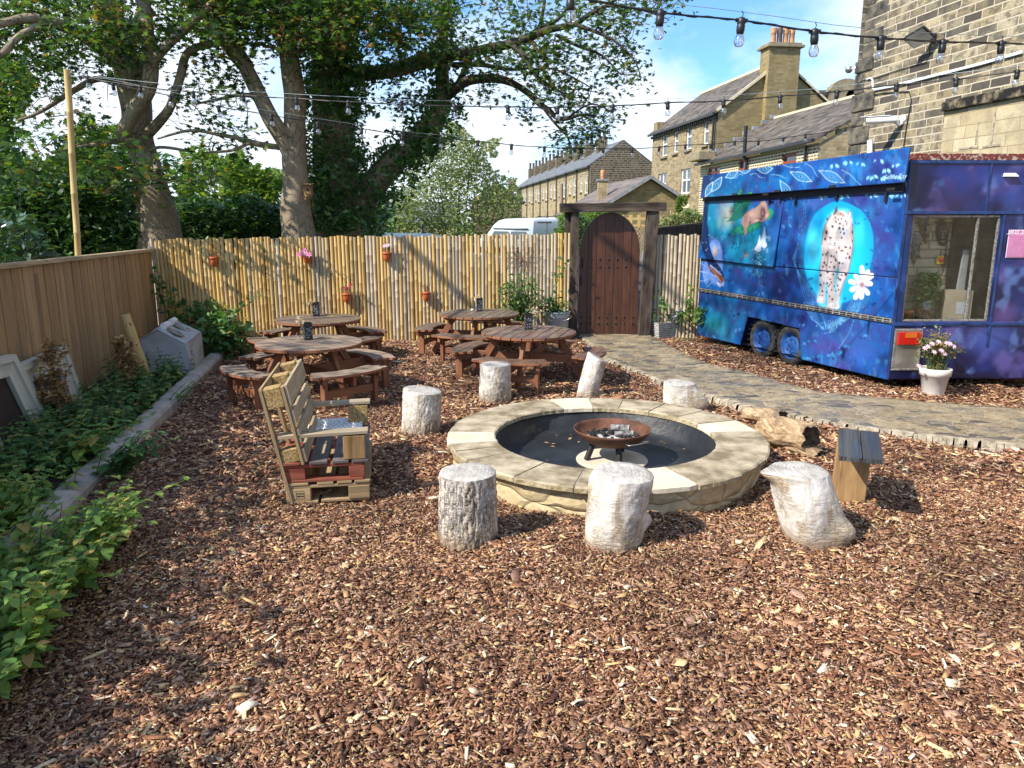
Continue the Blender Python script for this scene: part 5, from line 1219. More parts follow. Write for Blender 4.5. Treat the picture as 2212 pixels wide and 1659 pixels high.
 cv.poly(smooth(L1((1105,590),(1118,700),(1125,840),(1145,900),(1110,950),(1060,930),(1030,890),(1060,780),(1085,680),(1105,590))),(214,222,240),4);cv.poly(smooth(L1((1030,720),(1040,830),(1050,950),(1030,1010),(975,1000),(945,955),(990,880),(1015,790),(1030,720))),(224,230,246),4)
 cv.line(L1((1110,520),(1105,600)),2.4,(30,50,110));cv.line(L1((1050,580),(1030,730)),2,(30,50,110),.8)
 for cx,cy in((1150,800),(950,1000),(1120,990)):
  for r in(8,14,20):q=a1(cx,cy);cv.line([(q[0]+r*math.cos(t_),q[1]+r*math.sin(t_))for t_ in np.linspace(3.5,7.2,10)],1.6,(170,215,235),.7)
 for i in range(60):q=a1(1010+rng.gauss(0,45),rng.uniform(1010,1420));cv.blob(q[0],q[1],4,4,(140,220,220),.85,.3)
 cv.poly(smooth(L1((770,1105),(790,1050),(830,1030),(850,1045),(825,1075),(790,1115),(770,1105))),(150,128,124),3);cv.poly(L1((790,1055),(750,980),(775,1000),(780,970),(810,1045)),(96,88,110),3);cv.line(L1((775,1100),(730,1130),(725,1165)),3,(90,80,108));cv.blob(*a1(838,1040),7,6,(110,60,50),.9,.4)
 disc=smooth(L2((400,40),(200,180),(100,400),(40,700),(60,1000),(180,1240),(330,1370),(520,1400),(700,1330),(830,1150),(940,850),(975,560),(930,330),(840,180),(700,80),(540,20),(400,40)))
 cv.poly(disc,(14,165,240),10,1);cv.blob(*a2(470,740),290,370,(30,210,255),1,.3);cv.blob(*a2(160,620),60,190,(96,232,255),.8);cv.blob(*a2(780,420),60,150,(70,225,255),.7);cv.blob(*a2(180,1080),60,150,(40,214,250),.7);cv.blob(*a2(830,1250),90,110,(16,140,215),.7)
 for i in range(14):q=a2(*[(760,300),(900,160),(1040,180),(900,850),(120,1180),(1000,900),(1130,820),(900,250),(60,1240),(560,1320),(1060,1190),(1180,930),(960,660),(110,1050)][i]);spray(q[0],q[1]-10,15,(16,50,124),.75)
 halo=[(270,560),(310,330),(400,190),(480,130),(640,140),(690,280),(700,560),(670,780),(620,1000),(540,1220),(520,1460),(340,1480),(215,1380),(250,1000),(270,720)]
 cv.poly(smooth(L2(*halo+[halo[0]])),(120,235,255),26,.75)
 fur=(222,206,204);fur2=(150,116,108);pale=(246,244,252)
 cv.poly(smooth(L2((275,600),(300,430),(330,330),(400,210),(440,190),(660,230),(690,330),(702,560),(690,700),(660,840),(640,960),(600,1080),(560,1160),(520,1290),(500,1400),(515,1440),(490,1475),(450,1460),(470,1280),(480,1060),(500,930),(460,960),(450,1150),(455,1300),(465,1440),(420,1475),(345,1470),(350,1400),(360,1240),(335,1060),(340,960),(330,1080),(320,1240),(312,1380),(270,1392),(215,1375),(225,1310),(250,1200),(245,1050),(255,900),(280,740),(275,600))),fur,4)
 for x,y,rx,ry,c in((330,430,34,120,fur2),(680,480,24,150,(190,156,150)),(560,820,80,140,pale),(470,720,80,70,(232,218,216)),(395,1150,40,190,(240,214,206)),(285,1080,34,210,(222,214,224)),(545,1080,38,150,(206,222,240)),(300,700,30,90,(190,160,152)),(400,1420,40,40,pale),(270,1350,36,30,pale),(490,1430,24,36,(226,216,220))):q=a2(x,y);cv.blob(q[0],q[1],rx*.62,ry*.62,c,.85)
 cv.line(smooth(L2((275,600),(300,430),(330,330),(400,210))),9,(104,74,68),.6);cv.line(smooth(L2((690,330),(702,560),(690,700),(640,960),(560,1160),(515,1300))),8,(110,80,76),.6);cv.line(smooth(L2((480,1060),(500,930),(490,840),(450,780))),7,(96,70,70),.6);cv.line(smooth(L2((340,960),(360,800),(355,700))),7,(110,80,76),.5);cv.line(smooth(L2((245,1050),(255,900),(280,740))),6,(110,80,76),.5)
 cv.poly(L2((425,215),(470,80),(488,95),(492,170),(460,200)),(110,84,84),4);cv.poly(smooth(L2((610,250),(640,165),(668,145),(676,200),(655,265),(610,250))),(150,130,130),4);cv.poly(smooth(L2((628,245),(650,175),(664,170),(662,230),(645,260))),(226,232,240),4)
 cv.poly(smooth(L2((435,240),(480,180),(560,150),(625,200),(655,280),(650,400),(640,500),(590,590),(500,610),(440,650),(400,672),(370,640),(355,580),(365,500),(385,440),(395,340),(435,240))),(230,218,216),5)
 for x,y,rx,ry,c in((580,430,66,96,(208,222,244)),(520,190,84,44,(170,138,126)),(455,270,40,60,(190,160,148)),(420,450,24,50,(232,204,186)),(420,560,56,46,(240,232,230)),(400,640,50,36,(255,252,255)),(410,560,70,40,(250,246,250)),(408,345,26,34,(250,248,252)),(520,300,60,50,(214,206,214)),(470,520,30,24,(226,186,170))):q=a2(x,y);cv.blob(q[0],q[1],rx*.6,ry*.6,c,.85)
 for x,y in((420,360),(515,385)):q=a2(x,y);cv.blob(q[0],q[1],11,12,(8,10,18),1,.6);cv.blob(q[0]-2,q[1]-1,3,3.5,(200,215,160),.9,.5)
 cv.poly(L2((372,500),(425,505),(390,545)),(120,84,88),4);cv.line(smooth(L2((392,545),(388,590),(365,610))),3,(30,60,110),.9);cv.line(smooth(L2((388,595),(420,620),(460,618))),3,(40,60,90),.8);cv.line(smooth(L2((470,450),(490,420),(500,395))),2.2,(60,50,60),.7)
 rs=random.Random(3);spots=[(340,440,9,16),(320,530,9,12),(350,260,7,12),(310,850,9,10),(290,905,6,10),(262,955,7,7),(262,1020,9,12),(260,1150,8,11),(285,1235,7,10),(305,1130,5,8),(445,910,7,11),(355,980,10,9),(390,1075,9,6),(405,1115,6,8),(385,1145,5,7),(412,1220,5,9),(380,1305,5,8),(420,1345,9,8),(500,1060,5,9),(525,1080,11,9),(490,1160,5,10),(505,1215,5,9),(548,1020,8,5),(600,1010,10,14),(515,855,8,12),(560,860,8,6),(605,790,6,8),(650,780,8,16),(625,730,5,9),(660,650,6,10),(690,560,4,14),(690,440,4,16),(565,395,8,14),(578,455,7,11),(530,440,8,6),(545,515,9,6),(520,325,9,8),(565,350,7,5),(615,330,4,16),(600,290,6,8),(540,255,4,10),(500,265,4,9),(460,240,5,8),(570,215,5,5),(530,200,4,4),(470,300,4,10),(450,590,8,5),(550,690,16,7),(510,650,5,12),(600,640,12,8),(435,765,5,7),(475,710,5,8),(405,760,7,12),(360,715,5,8),(335,740,5,14),(400,845,7,7),(465,815,7,13),(290,740,5,12),(385,910,5,9),(335,880,6,10),(285,1290,9,4),(250,1290,6,5),(430,1010,8,6),(360,1055,4,4),(350,1130,6,10),(365,1170,5,8),(345,1245,5,10),(445,1170,4,12),(465,1230,6,5)]
 for x,y,rx,ry in spots:q=a2(x,y);cv.blob(q[0],q[1],rx*.95+1,ry*.95+1,(40,26,30),1,.55)
 for i in range(60):q=a2(rs.uniform(430,640),rs.uniform(190,420));cv.blob(q[0],q[1],2.4,4.5,(70,52,54),.6,.3)
 for q0 in((420,1420),(385,1430),(445,1430),(240,1345),(270,1350),(295,1345),(480,1430)):q=a2(*q0);cv.line([(q[0],q[1]-10),(q[0]+1,q[1]+14)],1.8,(120,90,90),.7)
 fc=a2(820,1150)
 for x,y,w_ in((820,885,26),(915,945,26),(975,1000,26),(965,1130,26),(915,1290,26),(810,1350,26),(715,1350,26),(655,1230,26),(635,1095,26),(715,1000,26)):
  t_=a2(x,y);dx,dy=t_[0]-fc[0],t_[1]-fc[1];L=math.hypot(dx,dy);nx_,ny_=-dy/L,dx/L;w2=w_*.62
  cv.poly(smooth([fc,(fc[0]+dx*.45+nx_*w2*.8,fc[1]+dy*.45+ny_*w2*.8),(fc[0]+dx*.85+nx_*w2,fc[1]+dy*.85+ny_*w2),t_,(fc[0]+dx*.85-nx_*w2,fc[1]+dy*.85-ny_*w2),(fc[0]+dx*.45-nx_*w2*.8,fc[1]+dy*.45-ny_*w2*.8),fc]),(246,246,252),3);cv.line([(fc[0]+dx*.3,fc[1]+dy*.3),(fc[0]+dx*.62,fc[1]+dy*.62)],1.5,(150,130,170),.6)
 for k in range(44):t_=k*2*PI/44;cv.line([(fc[0]+22*math.cos(t_),fc[1]+22*math.sin(t_)),(fc[0]+54*math.cos(t_),fc[1]+54*math.sin(t_))],1.1,(120,96,150),.55)
 cv.blob(fc[0],fc[1],28,30,(190,150,170),.9,.5);cv.blob(fc[0],fc[1],14,15,(70,40,70),.8,.4);cv.blob(fc[0],fc[1],6,6,(220,205,160),.9,.4)
 for k in range(9):
  x0=640+k*26;P_=smooth(L2((x0+60,1330),(x0-10,1450),(x0-120-k*14,1620),(x0-300-k*20,1700+k*12)));cv.line(P_,1.8,(120,190,230),.7)
 for k in range(6):cv.line(smooth([(700+k*16,350),(745+k*8,560+k*20),(720-k*4,800),(760+k*12,1000),(800+k*20,1090+k*14),(930,1180+k*20)]),1.7,(86,150,215),.65)
 for k in range(7):cv.line(smooth([(775+k*12,1090),(830+k*10,1210+k*8),(940,1240+k*6),(1050+k*12,1180),(1130+k*8,1100)]),1.7,(110,190,230),.65)
 cv.line(smooth([(1130,1180),(1090,1300),(1010,1420)]),2.2,(110,190,235),.7);cv.line(smooth([(980,1215),(860,1260),(1000,1290),(905,1312)]),2.0,(120,200,240),.7)
 for x,y in((990,1430),(830,1340),(1080,1370),(1040,1410),(900,1440),(770,1450)):spray(x,y,22,(40,150,205),.8)
 return cv.C*.82
TR,TF=gz(1914,820,.11),gz(1505,723,.11);TR.z=TF.z=0;RTOP=gy(1965,347,TR.y).z;TD=(TF-TR).normalized();TL_=(TF-TR).length;TN=Vector((TD.y,-TD.x,0));TN=-TN if TN.dot(Vector((0,0,0))-TR)<0 else TN
def project(P):
 x,y,z=P[...,0],P[...,1],P[...,2]-CAMH;dep=y*_c-z*_s;up=y*_s+z*_c;return 1106+FPX*x/dep,829.5-FPX*up/dep
def zb6(P):u,v=project(P);return(u*1.8083-2700)*1.764,(v*1.8083-560)*1.764
trl=thing('catering_trailer',(5.0,10.2,0),'blue catering trailer painted with a leopard and white flower, parked by the stone wall','trailer')
def side_panel(name,corners,off,step,cut=None,parent=None,tilt=(0,0),thick=.018):
 """painted panel: corners in (s, z) TL,TR,BR,BL order seen from outside, s measured from the rear corner"""
 (s0,z0),(s1,z1),(s2,z2),(s3,z3)=corners
 nu=int(max(abs(s1-s0),abs(s2-s3))/step)+1;nv=int(max(abs(z0-z3),abs(z1-z2))/step)+1
 a=np.linspace(0,1,nu)[None,:];b=np.linspace(0,1,nv)[:,None]
 S_=(s0*(1-a)+s1*a)*(1-b)+(s3*(1-a)+s2*a)*b;Z_=(z0*(1-a)+z1*a)*(1-b)+(z3*(1-a)+z2*a)*b
 o_=off+tilt[0]*(1-b)+tilt[1]*b+0*S_
 P=np.stack([TR.x+TD.x*S_+TN.x*o_,TR.y+TD.y*S_+TN.y*o_,Z_],-1)
 X,Y=zb6(P);Cc=mural(X,Y)
 i=np.arange(nu-1)[None,:]+np.arange(nv-1)[:,None]*nu;Fq=np.stack([i,i+nu,i+nu+1,i+1],-1).reshape(-1,4)
 if cut:
  ci=.25*(S_[:-1,:-1]+S_[1:,:-1]+S_[1:,1:]+S_[:-1,1:]).ravel();cz=.25*(Z_[:-1,:-1]+Z_[1:,:-1]+Z_[1:,1:]+Z_[:-1,1:]).ravel();Fq=Fq[~in_poly(ci,cz,cut)]
 o=np_mesh(name,P.reshape(-1,3),Fq,M['paint'],parent or trl,Cc.reshape(-1,3))
 so_=o.modifiers.new('Solidify','SOLIDIFY');so_.thickness=thick;so_.offset=-1
 return o
def sp(u,v,off=0):p=gplane(u,v,TR+TN*off,TN);d=p-TR-TN*off;return(d.dot(TD),p.z)
Z6b=zoomer(2700,560,1.764);Z8f=zoomer(2700,560,2.572)
ZB0,ZB1=sp(1914,820)[1],sp(1505,723)[1]
sF=TL_
cut=[sp(*Z6b(340,1367)),sp(*Z6b(388,1193)),sp(*Z6b(745,1277)),sp(*Z6b(758,1500))]
cut=[(cut[0][0],cut[0][1]-.3),cut[0],cut[1],cut[2],cut[3],(cut[3][0],cut[3][1]-.3)]
zr0=sp(*Z6b(1235,1205))[1];zr1=sp(*Z6b(45,990))[1]
srail=lambda s_:sp(1922,693)[1]+(sp(1508,625)[1]-sp(1922,693)[1])*s_/sF
RZ=(srail(0),srail(sF))
side_panel('side_skirt',[(sF,RZ[1]-.03),(0,RZ[0]-.03),(0,ZB0),(sF,ZB1)],0,.0125,cut)
zmid=[sp(*Z6b(45,797))[1],sp(*Z6b(1235,912))[1]]
side_panel('side_panel',[(sF,zmid[0]-.006),(0,zmid[1]-.006),(0,RZ[0]+.03),(sF,RZ[1]+.03)],.001,.0105)
side_panel('side_panel',[(sF,2.54),(0,RTOP-.03),(0,zmid[1]+.006),(sF,zmid[0]+.006)],0,.0105)
hat=[sp(*Z6b(98,385),.05),sp(*Z6b(622,385),.05),sp(*Z6b(562,852),.05),sp(*Z6b(48,790),.05)]
side_panel('serving_hatch',hat,.012,.0105,tilt=(.0,.045),thick=.03)
flapc=[sp(*Z8f(118,326),.1),sp(*Z8f(2192,38),.1),sp(*Z8f(2152,392),.1),sp(*Z8f(108,546),.1)]
flap=side_panel('awning_flap',flapc,.10,.0105,tilt=(.0,.03),thick=.03)
def sw(s_,z,off=0):return TR+TD*s_+TN*off+Vector((0,0,z))
mb=MB();mb.bar(sw(.02,2.36,.02),sw(sF-.02,2.33,.02),.03,.10);mb.build('flap_gap',M['gap_black'],trl)
mb=MB()
for x,y in((430,512),(860,478),(1410,430),(1995,460),(740,512)):s_,z=sp(*Z8f(x,y),.15);mb.box(sw(s_,z,.135),(.11,.02,.03),Matrix((TD,TN,Vector((0,0,1)))).transposed())
mb.build('catch',M['iron'],trl,.003)
mb=MB()
for x,y in((1460,515),(900,545),(1050,570),(790,570),(1955,530)):s_,z=sp(*Z8f(x,y),.02);mb.box(sw(s_,z,.02),(.035,.02,.14),Matrix((TD,TN,Vector((0,0,1)))).transposed())
mb.build('hinge',M['gap_black'],trl)
mb=MB();mb.bar(sw(-.0,RZ[0],.012),sw(sF,RZ[1],.012),.028,.056);mb.build('side_rail',M['alu_rail'],trl,.003)
mb=MB();n=34
for k in range(n):
 for dz in(-.014,.013):
  f0,f1=(k+.12)/n,(k+.88)/n;mb.bar(sw(sF*f0,RZ[0]+(RZ[1]-RZ[0])*f0+dz,.0268),sw(sF*f1,RZ[0]+(RZ[1]-RZ[0])*f1+dz,.0268),.004,.014)
mb.build('rail_slots',M['gap_black'],trl)
def text_mesh(name,body,loc,R,size,mat,parent,ext=.0006,bold=0):
 cu=bpy.data.curves.new(name+'_curve','FONT');cu.body=body;cu.size=size;cu.align_x='CENTER';cu.align_y='CENTER';cu.extrude=ext;cu.offset=bold;cu.shear=.15 if name=='signature' else 0
 tmp=bpy.data.objects.new(name,cu);COL.objects.link(tmp);dg=bpy.context.evaluated_depsgraph_get();me=bpy.data.meshes.new_from_object(tmp.evaluated_get(dg));COL.objects.unlink(tmp);bpy.data.objects.remove(tmp);bpy.data.curves.remove(cu)
 me.materials.clear();me.materials.append(mat);me.transform(Matrix.Translation(loc)@R.to_4x4());return link_mesh(name,me,parent)
s_,z=sp(*Z8f(2050,335),.13);M['signature_ink']=m_plain('signature_ink',(.35,.55,.72),.5);RS=Matrix((-TD,Vector((0,0,1)),TN)).transposed()
text_mesh('signature','Selkie Ray',sw(s_,z,.128),Matrix.Rotation(0,3,'Z')@RS,.075,M['signature_ink'],flap)
RDIR=Vector((1,.03,0)).normalized();RNV=Vector((RDIR.y,-RDIR.x,0));RW_=2.15
def rp_(u,v,off=0):p=gplane(u,v,TR+RNV*off,RNV);return((p-TR-RNV*off).dot(RDIR),p.z)
def rw(x,z,off=0):return TR+RDIR*x+RNV*off+Vector((0,0,z))
Z7r=zoomer(3300,560,1.595)
def rear_paint(x,z):
 cv=Canvas(x,z);cv.fill((22,26,74));n1=fbm(x*1.7,z*2.1,31);n2=fbm(x*3.2,z*3.0,47);n3=fbm(x*6,z*5,53)
 cv.over(np.clip((n1-.42)*3.2,0,.85),(36,62,150));cv.over(np.clip((n2-.55)*4,0,.7),(108,100,176));cv.over(np.clip((.42-n2)*4,0,.6),(14,15,44));cv.over(np.clip((n3-.6)*4,0,.5),(110,150,220));cv.over(np.clip((n1-.55)*4,0,.5)*np.clip((n3-.4)*3,0,1),(100,56,110))
 for bx_,bz,rx,rz,c,a in((.55,2.2,.4,.3,(58,44,92),.6),(1.2,.6,.5,.3,(82,104,190),.7),(1.35,.9,.25,.2,(116,90,160),.6),(1.0,2.45,.3,.12,(66,92,180),.6),(.06,1.3,.1,1.2,(22,74,150),.7),(.4,2.05,.25,.1,(120,40,66),.6),(1.25,2.2,.2,.3,(56,84,170),.6)):cv.blob(bx_,bz,rx,rz,c,a)
 return cv.C*.8
def rear_panel(name,x0,x1,z0,z1,off=0,holes=()):
 st=.02;nu=int((x1-x0)/st)+2;nv=int((z1-z0)/st)+2;xs=sorted(set(list(np.linspace(x0,x1,nu))+[q for h in holes for q in h[:2]]));zs=sorted(set(list(np.linspace(z0,z1,nv))+[q for h in holes for q in h[2:]]))
 X,Z=np.meshgrid(xs,zs);C3=rear_paint(X,Z);P=np.stack([TR.x+RDIR.x*X+RNV.x*off,TR.y+RDIR.y*X+RNV.y*off,Z],-1);nu=len(xs);nv=len(zs)
 i=np.arange(nu-1)[None,:]+np.arange(nv-1)[:,None]*nu;Fq=np.stack([i,i+1,i+nu+1,i+nu],-1).reshape(-1,4);cx=(.5*(X[:-1,:-1]+X[1:,1:])).ravel();cz=(.5*(Z[:-1,:-1]+Z[1:,1:])).ravel()
 for h in holes:Fq=Fq[~((cx>h[0])&(cx<h[1])&(cz>h[2])&(cz<h[3]))]
 o=np_mesh(name,P.reshape(-1,3),Fq,M['paint'],trl,C3.reshape(-1,3));so_=o.modifiers.new('Solidify','SOLIDIFY');so_.thickness=.02;so_.offset=-1;return o
w0=rp_(*Z7r(400,700));w1=rp_(*Z7r(960,500));WX0,WX1=rp_(*Z7r(392,770))[0],rp_(*Z7r(935,770))[0];WZ1,WZ0=rp_(*Z7r(700,448))[1],rp_(*Z7r(620,1110))[1]
rear_panel('rear_panel',0,RW_,ZB0,WZ0-.0,0,());rear_panel('rear_panel',0,RW_,WZ0+.004,WZ1,.0,((WX0,WX1,WZ0,WZ1+.01),));rear_panel('rear_panel',0,RW_,WZ1+.004,RTOP,.002)
mb=MB()
for x,z0,z1 in((.02,ZB0,RTOP),(rp_(*Z7r(895,270))[0],WZ1,RTOP),(WX1+.03,ZB0+.4,WZ1)):mb.box(rw(x,(z0+z1)/2,.006),(.025,.012,z1-z0),Matrix((RDIR,RNV,Vector((0,0,1)))).transposed())
for z in(WZ1+.03,WZ0-.03,RTOP-.012):mb.box(rw(RW_/2,z,.008),(RW_,.016,.035),Matrix((RDIR,RNV,Vector((0,0,1)))).transposed())
mb.build('rear_trim',M['blue_trim'],trl,.003)
RR=Matrix((RDIR,RNV,Vector((0,0,1)))).transposed()
win=thing('rear_window',rw(WX0,WZ0),None);win.parent=trl;win.location=rw(WX0,WZ0)-ORG[trl.name];ORG[win.name]=rw(WX0,WZ0)
xm=rp_(*Z7r(800,780))[0]
mb=MB();
for x in(WX0+.012,xm,WX1-.012):mb.box(rw(x,(WZ0+WZ1)/2,-.03),(.024,.03,WZ1-WZ0),RR)
for z in(WZ0+.012,WZ1-.012):mb.box(rw((WX0+WX1)/2,z,-.03),(WX1-WX0,.034,.024),RR)
mb.build('frame',M['alu_rail'],win,.002)
mb=MB();mb.quad(rw(WX0,WZ0,-.035),rw(WX1,WZ0,-.035),rw(WX1,WZ1,-.035),rw(WX0,WZ1,-.035));mb.build('pane',M['window_glass'],win)
mb=MB();rA,rB=TR,TR+RDIR*RW_;fB=TF+RDIR*RW_;dep=.32
mb.quad(rB+Vector((0,0,ZB0)),fB+Vector((0,0,ZB1)),fB+Vector((0,0,2.59)),rB+Vector((0,0,RTOP)));mb.quad(TF+Vector((0,0,ZB1)),fB+Vector((0,0,ZB1)),fB+Vector((0,0,2.59)),TF+Vector((0,0,2.56)))
mb.build('far_walls',M['blue_trim'],trl)
mb=MB();mb.quad(TR+Vector((-.0,0,RTOP+.004))+RNV*.02,rB+Vector((0,0,RTOP+.004))+RNV*.02,fB+Vector((0,0,2.60)),TF+Vector((0,0,2.57)));mb.build('roof',M['window_glass'],trl)  # unseen roof made of clear glass, to let daylight into the compartment
mb=MB();mb.bar(rw(.04,RTOP+.045,-.06),rw(RW_,RTOP+.045,-.06),.05,.075);mb.build('roof_edge',M['rusty_red'],trl,.004)
mb=MB();mb.quad(TR+Vector((0,0,ZB0+.02)),rB+Vector((0,0,ZB0+.02)),fB+Vector((0,0,ZB0+.02)),TF+Vector((0,0,ZB0+.02)));mb.build('floor_pan',M['gap_black'],trl)
mb=MB();M['stone_inside']=m_stone('pale_inner_stonework',[(.62,.52,.34),(.74,.64,.44),(.55,.45,.28)],(.30,.24,.15),.26,.105,.012,(.2,.16,.1),.3);inn=[rw(.03,0,-dep),rw(RW_-.03,0,-dep)]
mb.quad(inn[0]+Vector((0,0,.5)),inn[1]+Vector((0,0,.5)),inn[1]+Vector((0,0,RTOP-.05)),inn[0]+Vector((0,0,RTOP-.05)));mb.build('inner_wall',M['stone_inside'],trl)
mb=MB();mb.quad(rw(.02,WZ0-.02,-.03),rw(RW_-.02,WZ0-.02,-.03),rw(RW_-.02,WZ0-.02,-dep+.003),rw(.02,WZ0-.02,-dep+.003));mb.build('counter',M['pallet_pale'],trl)
mb=MB();mb.box(rw((xm+WX1)/2+.02,(WZ0+WZ1)/2,-.12),(WX1-xm+.02,.02,WZ1-WZ0+.1),RR);mb.build('dark_partition',M['black_panel'],trl)
def wheel(px,py):
 c0=gplane(*Z6b(px,py),TR-TN*.03,TN);r=.285;c=Vector((c0.x,c0.y,r-.02));R=Matrix((TD,Vector((0,0,1)),TN)).transposed()
 wv=thing('wheel',c);wv.parent=trl;wv.location=c-ORG[trl.name]
 mb=MB();mb.lathe([(.185,-.155),(.235,-.165),(.272,-.14),(r,-.10),(r,-.06),(r-.006,-.055),(r-.006,-.05),(r,-.045),(r,-.005),(r-.006,0),(r-.006,.005),(r,.01),(r,.04),(.274,.07),(.24,.085),(.19,.075),(.183,.05)],c-TN*.07,44,0,R)
 for k in range(44):
  a=k*2*PI/44;d=R@Vector((math.cos(a),math.sin(a),0));mb.box(c-TN*.05+d*(r+.001)+TN*(.055 if k%2 else-.055),(.006,.05,.02),Matrix((d,TN,d.cross(TN))).transposed())
 mb.build('tyre',M['tyre'],wv)
 mb=MB();mb.lathe([(.188,.078),(.176,.072),(.168,.03),(.13,.012),(.105,.03),(.095,.035),(.085,.03),(.06,.036),(.045,.05),(0,.052)],c-TN*.07,40,0,R);mb.build('rim',M['rim_blue'],wv)
 mb=MB()
 for k in range(8):a=k*PI/4+.2;d=R@Vector((math.cos(a),math.sin(a),0));mb.lathe([(.019,0),(.019,.003),(0,.0035)],c-TN*.07+d*.135+TN*.0165,10,0,R)
 mb.build('vent_holes',M['gap_black'],wv)
 mb=MB()
 for k in range(5):a=k*2*PI/5;d=R@Vector((math.cos(a),math.sin(a),0));mb.lathe([(.010,0),(.010,.016),(0,.018)],c-TN*.07+d*.075+TN*.032,6,0,R,False)
 mb.build('wheel_nuts',M['rim_blue'],wv)
wheel(488,1350);wheel(680,1405)
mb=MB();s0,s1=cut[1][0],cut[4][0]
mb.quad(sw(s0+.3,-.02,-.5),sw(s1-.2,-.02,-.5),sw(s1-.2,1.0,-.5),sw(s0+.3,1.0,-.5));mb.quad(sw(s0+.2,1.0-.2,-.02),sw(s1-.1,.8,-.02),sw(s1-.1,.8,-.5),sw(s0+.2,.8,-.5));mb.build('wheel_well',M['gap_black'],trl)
for s_ in(.25,3.4):
 for o_ in(-.3,-1.6):mb=MB();mb.box(sw(s_,.11,o_),(.09,.09,.26));mb.build('corner_leg',M['iron'],trl)
q=[rp_(*Z7r(*p))for p in((312,1155),(485,1153),(455,1412),(282,1414))];x0=(q[0][0]+q[3][0])/2;x1=(q[1][0]+q[2][0])/2;z1=q[0][1];z0=q[2][1]
tlp=thing('tail_lamp',rw(x0,z0));tlp.parent=trl;tlp.location=rw(x0,z0)-ORG[trl.name];ORG[tlp.name]=rw(x0,z0)
mb=MB()
for a,b,c_,d_ in((x0,x1,z1-.022,z1),(x0,x1,z0,z0+.022),(x0,x0+.022,z0+.022,z1-.022),(x1-.022,x1,z0+.022,z1-.022)):mb.box(rw((a+b)/2,(c_+d_)/2,.008),(b-a,.014,d_-c_),RR)
mb.build('surround',M['alu_rail'],tlp,.002)
mb=MB();mb.box(rw((x0+x1)/2,(z0+z1)/2,.003),(x1-x0-.04,.005,z1-z0-.04),RR);mb.build('steel_plate',M['steel'],tlp)
l0=rp_(*Z7r(335,1175));l1=rp_(*Z7r(462,1252));lx0,lx1,lz0,lz1=l0[0]-.01,l1[0],l1[1],l0[1]
mb=MB();mb.box(rw((lx0+lx1)/2,(lz0+lz1)/2,.02),(lx1-lx0,.035,lz1-lz0),RR);mb.build('lens',M['red_lens'],tlp,.006)
mb=MB();mb.box(rw((lx0+lx1)/2+.01,lz1-(lz1-lz0)*.24,.0395),((lx1-lx0)*.5,.004,(lz1-lz0)*.38),RR);mb.build('indicator_lens',M['amber_lens'],tlp)
vx0,vz1=rp_(*Z7r(985,185));vx1,vz0=rp_(*Z7r(1068,207));mb=MB();vs=[rw(vx0,vz0,.004),rw(vx1,vz0,.004),rw(vx1,vz0,.05),rw(vx0,vz0,.05),rw(vx0+.01,vz1,.004),rw(vx1-.01,vz1,.004),rw(vx1-.01,vz1-.01,.02),rw(vx0+.01,vz1-.01,.02)]
mb.add(vs,[(0,1,2,3),(4,7,6,5),(3,2,6,7),(0,3,7,4),(1,5,6,2)]);mb.build('vent_cowl',M['white_paint'],trl)
Zsg=zoomer(3900,870,10.37)
sx0,sz1=rp_(*Zsg(380,285));sx1=sx0+.44*.80*.75;_,sz0=rp_(*Zsg(300,1415));sx0=rp_(*Zsg(335,800))[0];sx1=rp_(*Zsg(1040,800))[0]+.01
nt=thing('notice',rw((sx0+sx1)/2,sz0,.01),'pink hot tub safety notice fixed to the back of the blue trailer','notice')
mb=MB();mb.box(rw((sx0+sx1)/2,(sz0+sz1)/2,.012),(sx1-sx0,.004,sz1-sz0),RR);mb.build('border',M['sign_edge'],nt)
mb=MB();mb.box(rw((sx0+sx1)/2,(sz0+sz1)/2,.0165),(sx1-sx0-.014,.004,sz1-sz0-.014),RR);mb.build('sheet',M['pink_sign'],nt)
RT=Matrix((RDIR,Vector((0,0,1)),RNV)).transposed();H_=sz1-sz0;Wn=sx1-sx0;cx_=(sx0+sx1)/2
text_mesh('heading','HOT TUB',rw(cx_+.015,sz1-H_*.085,.0195),RT,.062,M['sign_text'],nt,bold=.0022)
text_mesh('subheading','\u2022 SAFETY PRECAUTIONS \u2022',rw(cx_,sz1-H_*.15,.0195),RT,.0245,M['sign_text'],nt,bold=.0006)
mb=MB();rr=random.Random(4)
for k in range(24):
 z=sz1-H_*(.21+.031*k);L=Wn*rr.choice((.84,.8,.55,.45,.7,.84));
 if k in(1,2):continue
 mb.box(rw(sx0+.02+L/2,z,.0192),(L,.0012,.0048),RR)
mb.build('text_lines',M['sign_text2'],nt)
def inside(u,v,off):p=gplane(*Z7r(u,v),TR-RNV*off,RNV);return p
def mask(pts,off,mat,label,faces):
 P=[inside(x,y,off)for x,y in pts];c=sum(P,Vector())/len(P);o=thing('carved_mask',c,label,'mask','carved masks on the wall inside the trailer window')
 mb=MB();n=len(P);rings=[]
 for f,d in((1,0),(.93,.03),(.7,.055),(.35,.07)):rings+=[c+(p-c)*f+RNV*d for p in P]
 rings.append(c+RNV*.074);mb.add(rings,[(i*n+k,(i+1)*n+k,(i+1)*n+(k+1)%n,i*n+(k+1)%n)for i in range(3)for k in range(n)]+[(3*n+k,4*n,3*n+(k+1)%n)for k in range(n)],None,0,True);mb.build('face',mat,o)
 mb=MB();Rm=Matrix((RDIR,RNV,Vector((0,0,1)))).transposed()
 for kind,x,y,w_,h_ in faces:
  p=inside(x,y,off)+RNV*.075;mb.box(p,(w_,.03,h_),Rm,0,(.6,1)if kind=='n' else None)
 mb.build('features',M['mask_grey']if mat is M['mask_wood']else M['mask_wood'],o,.004)
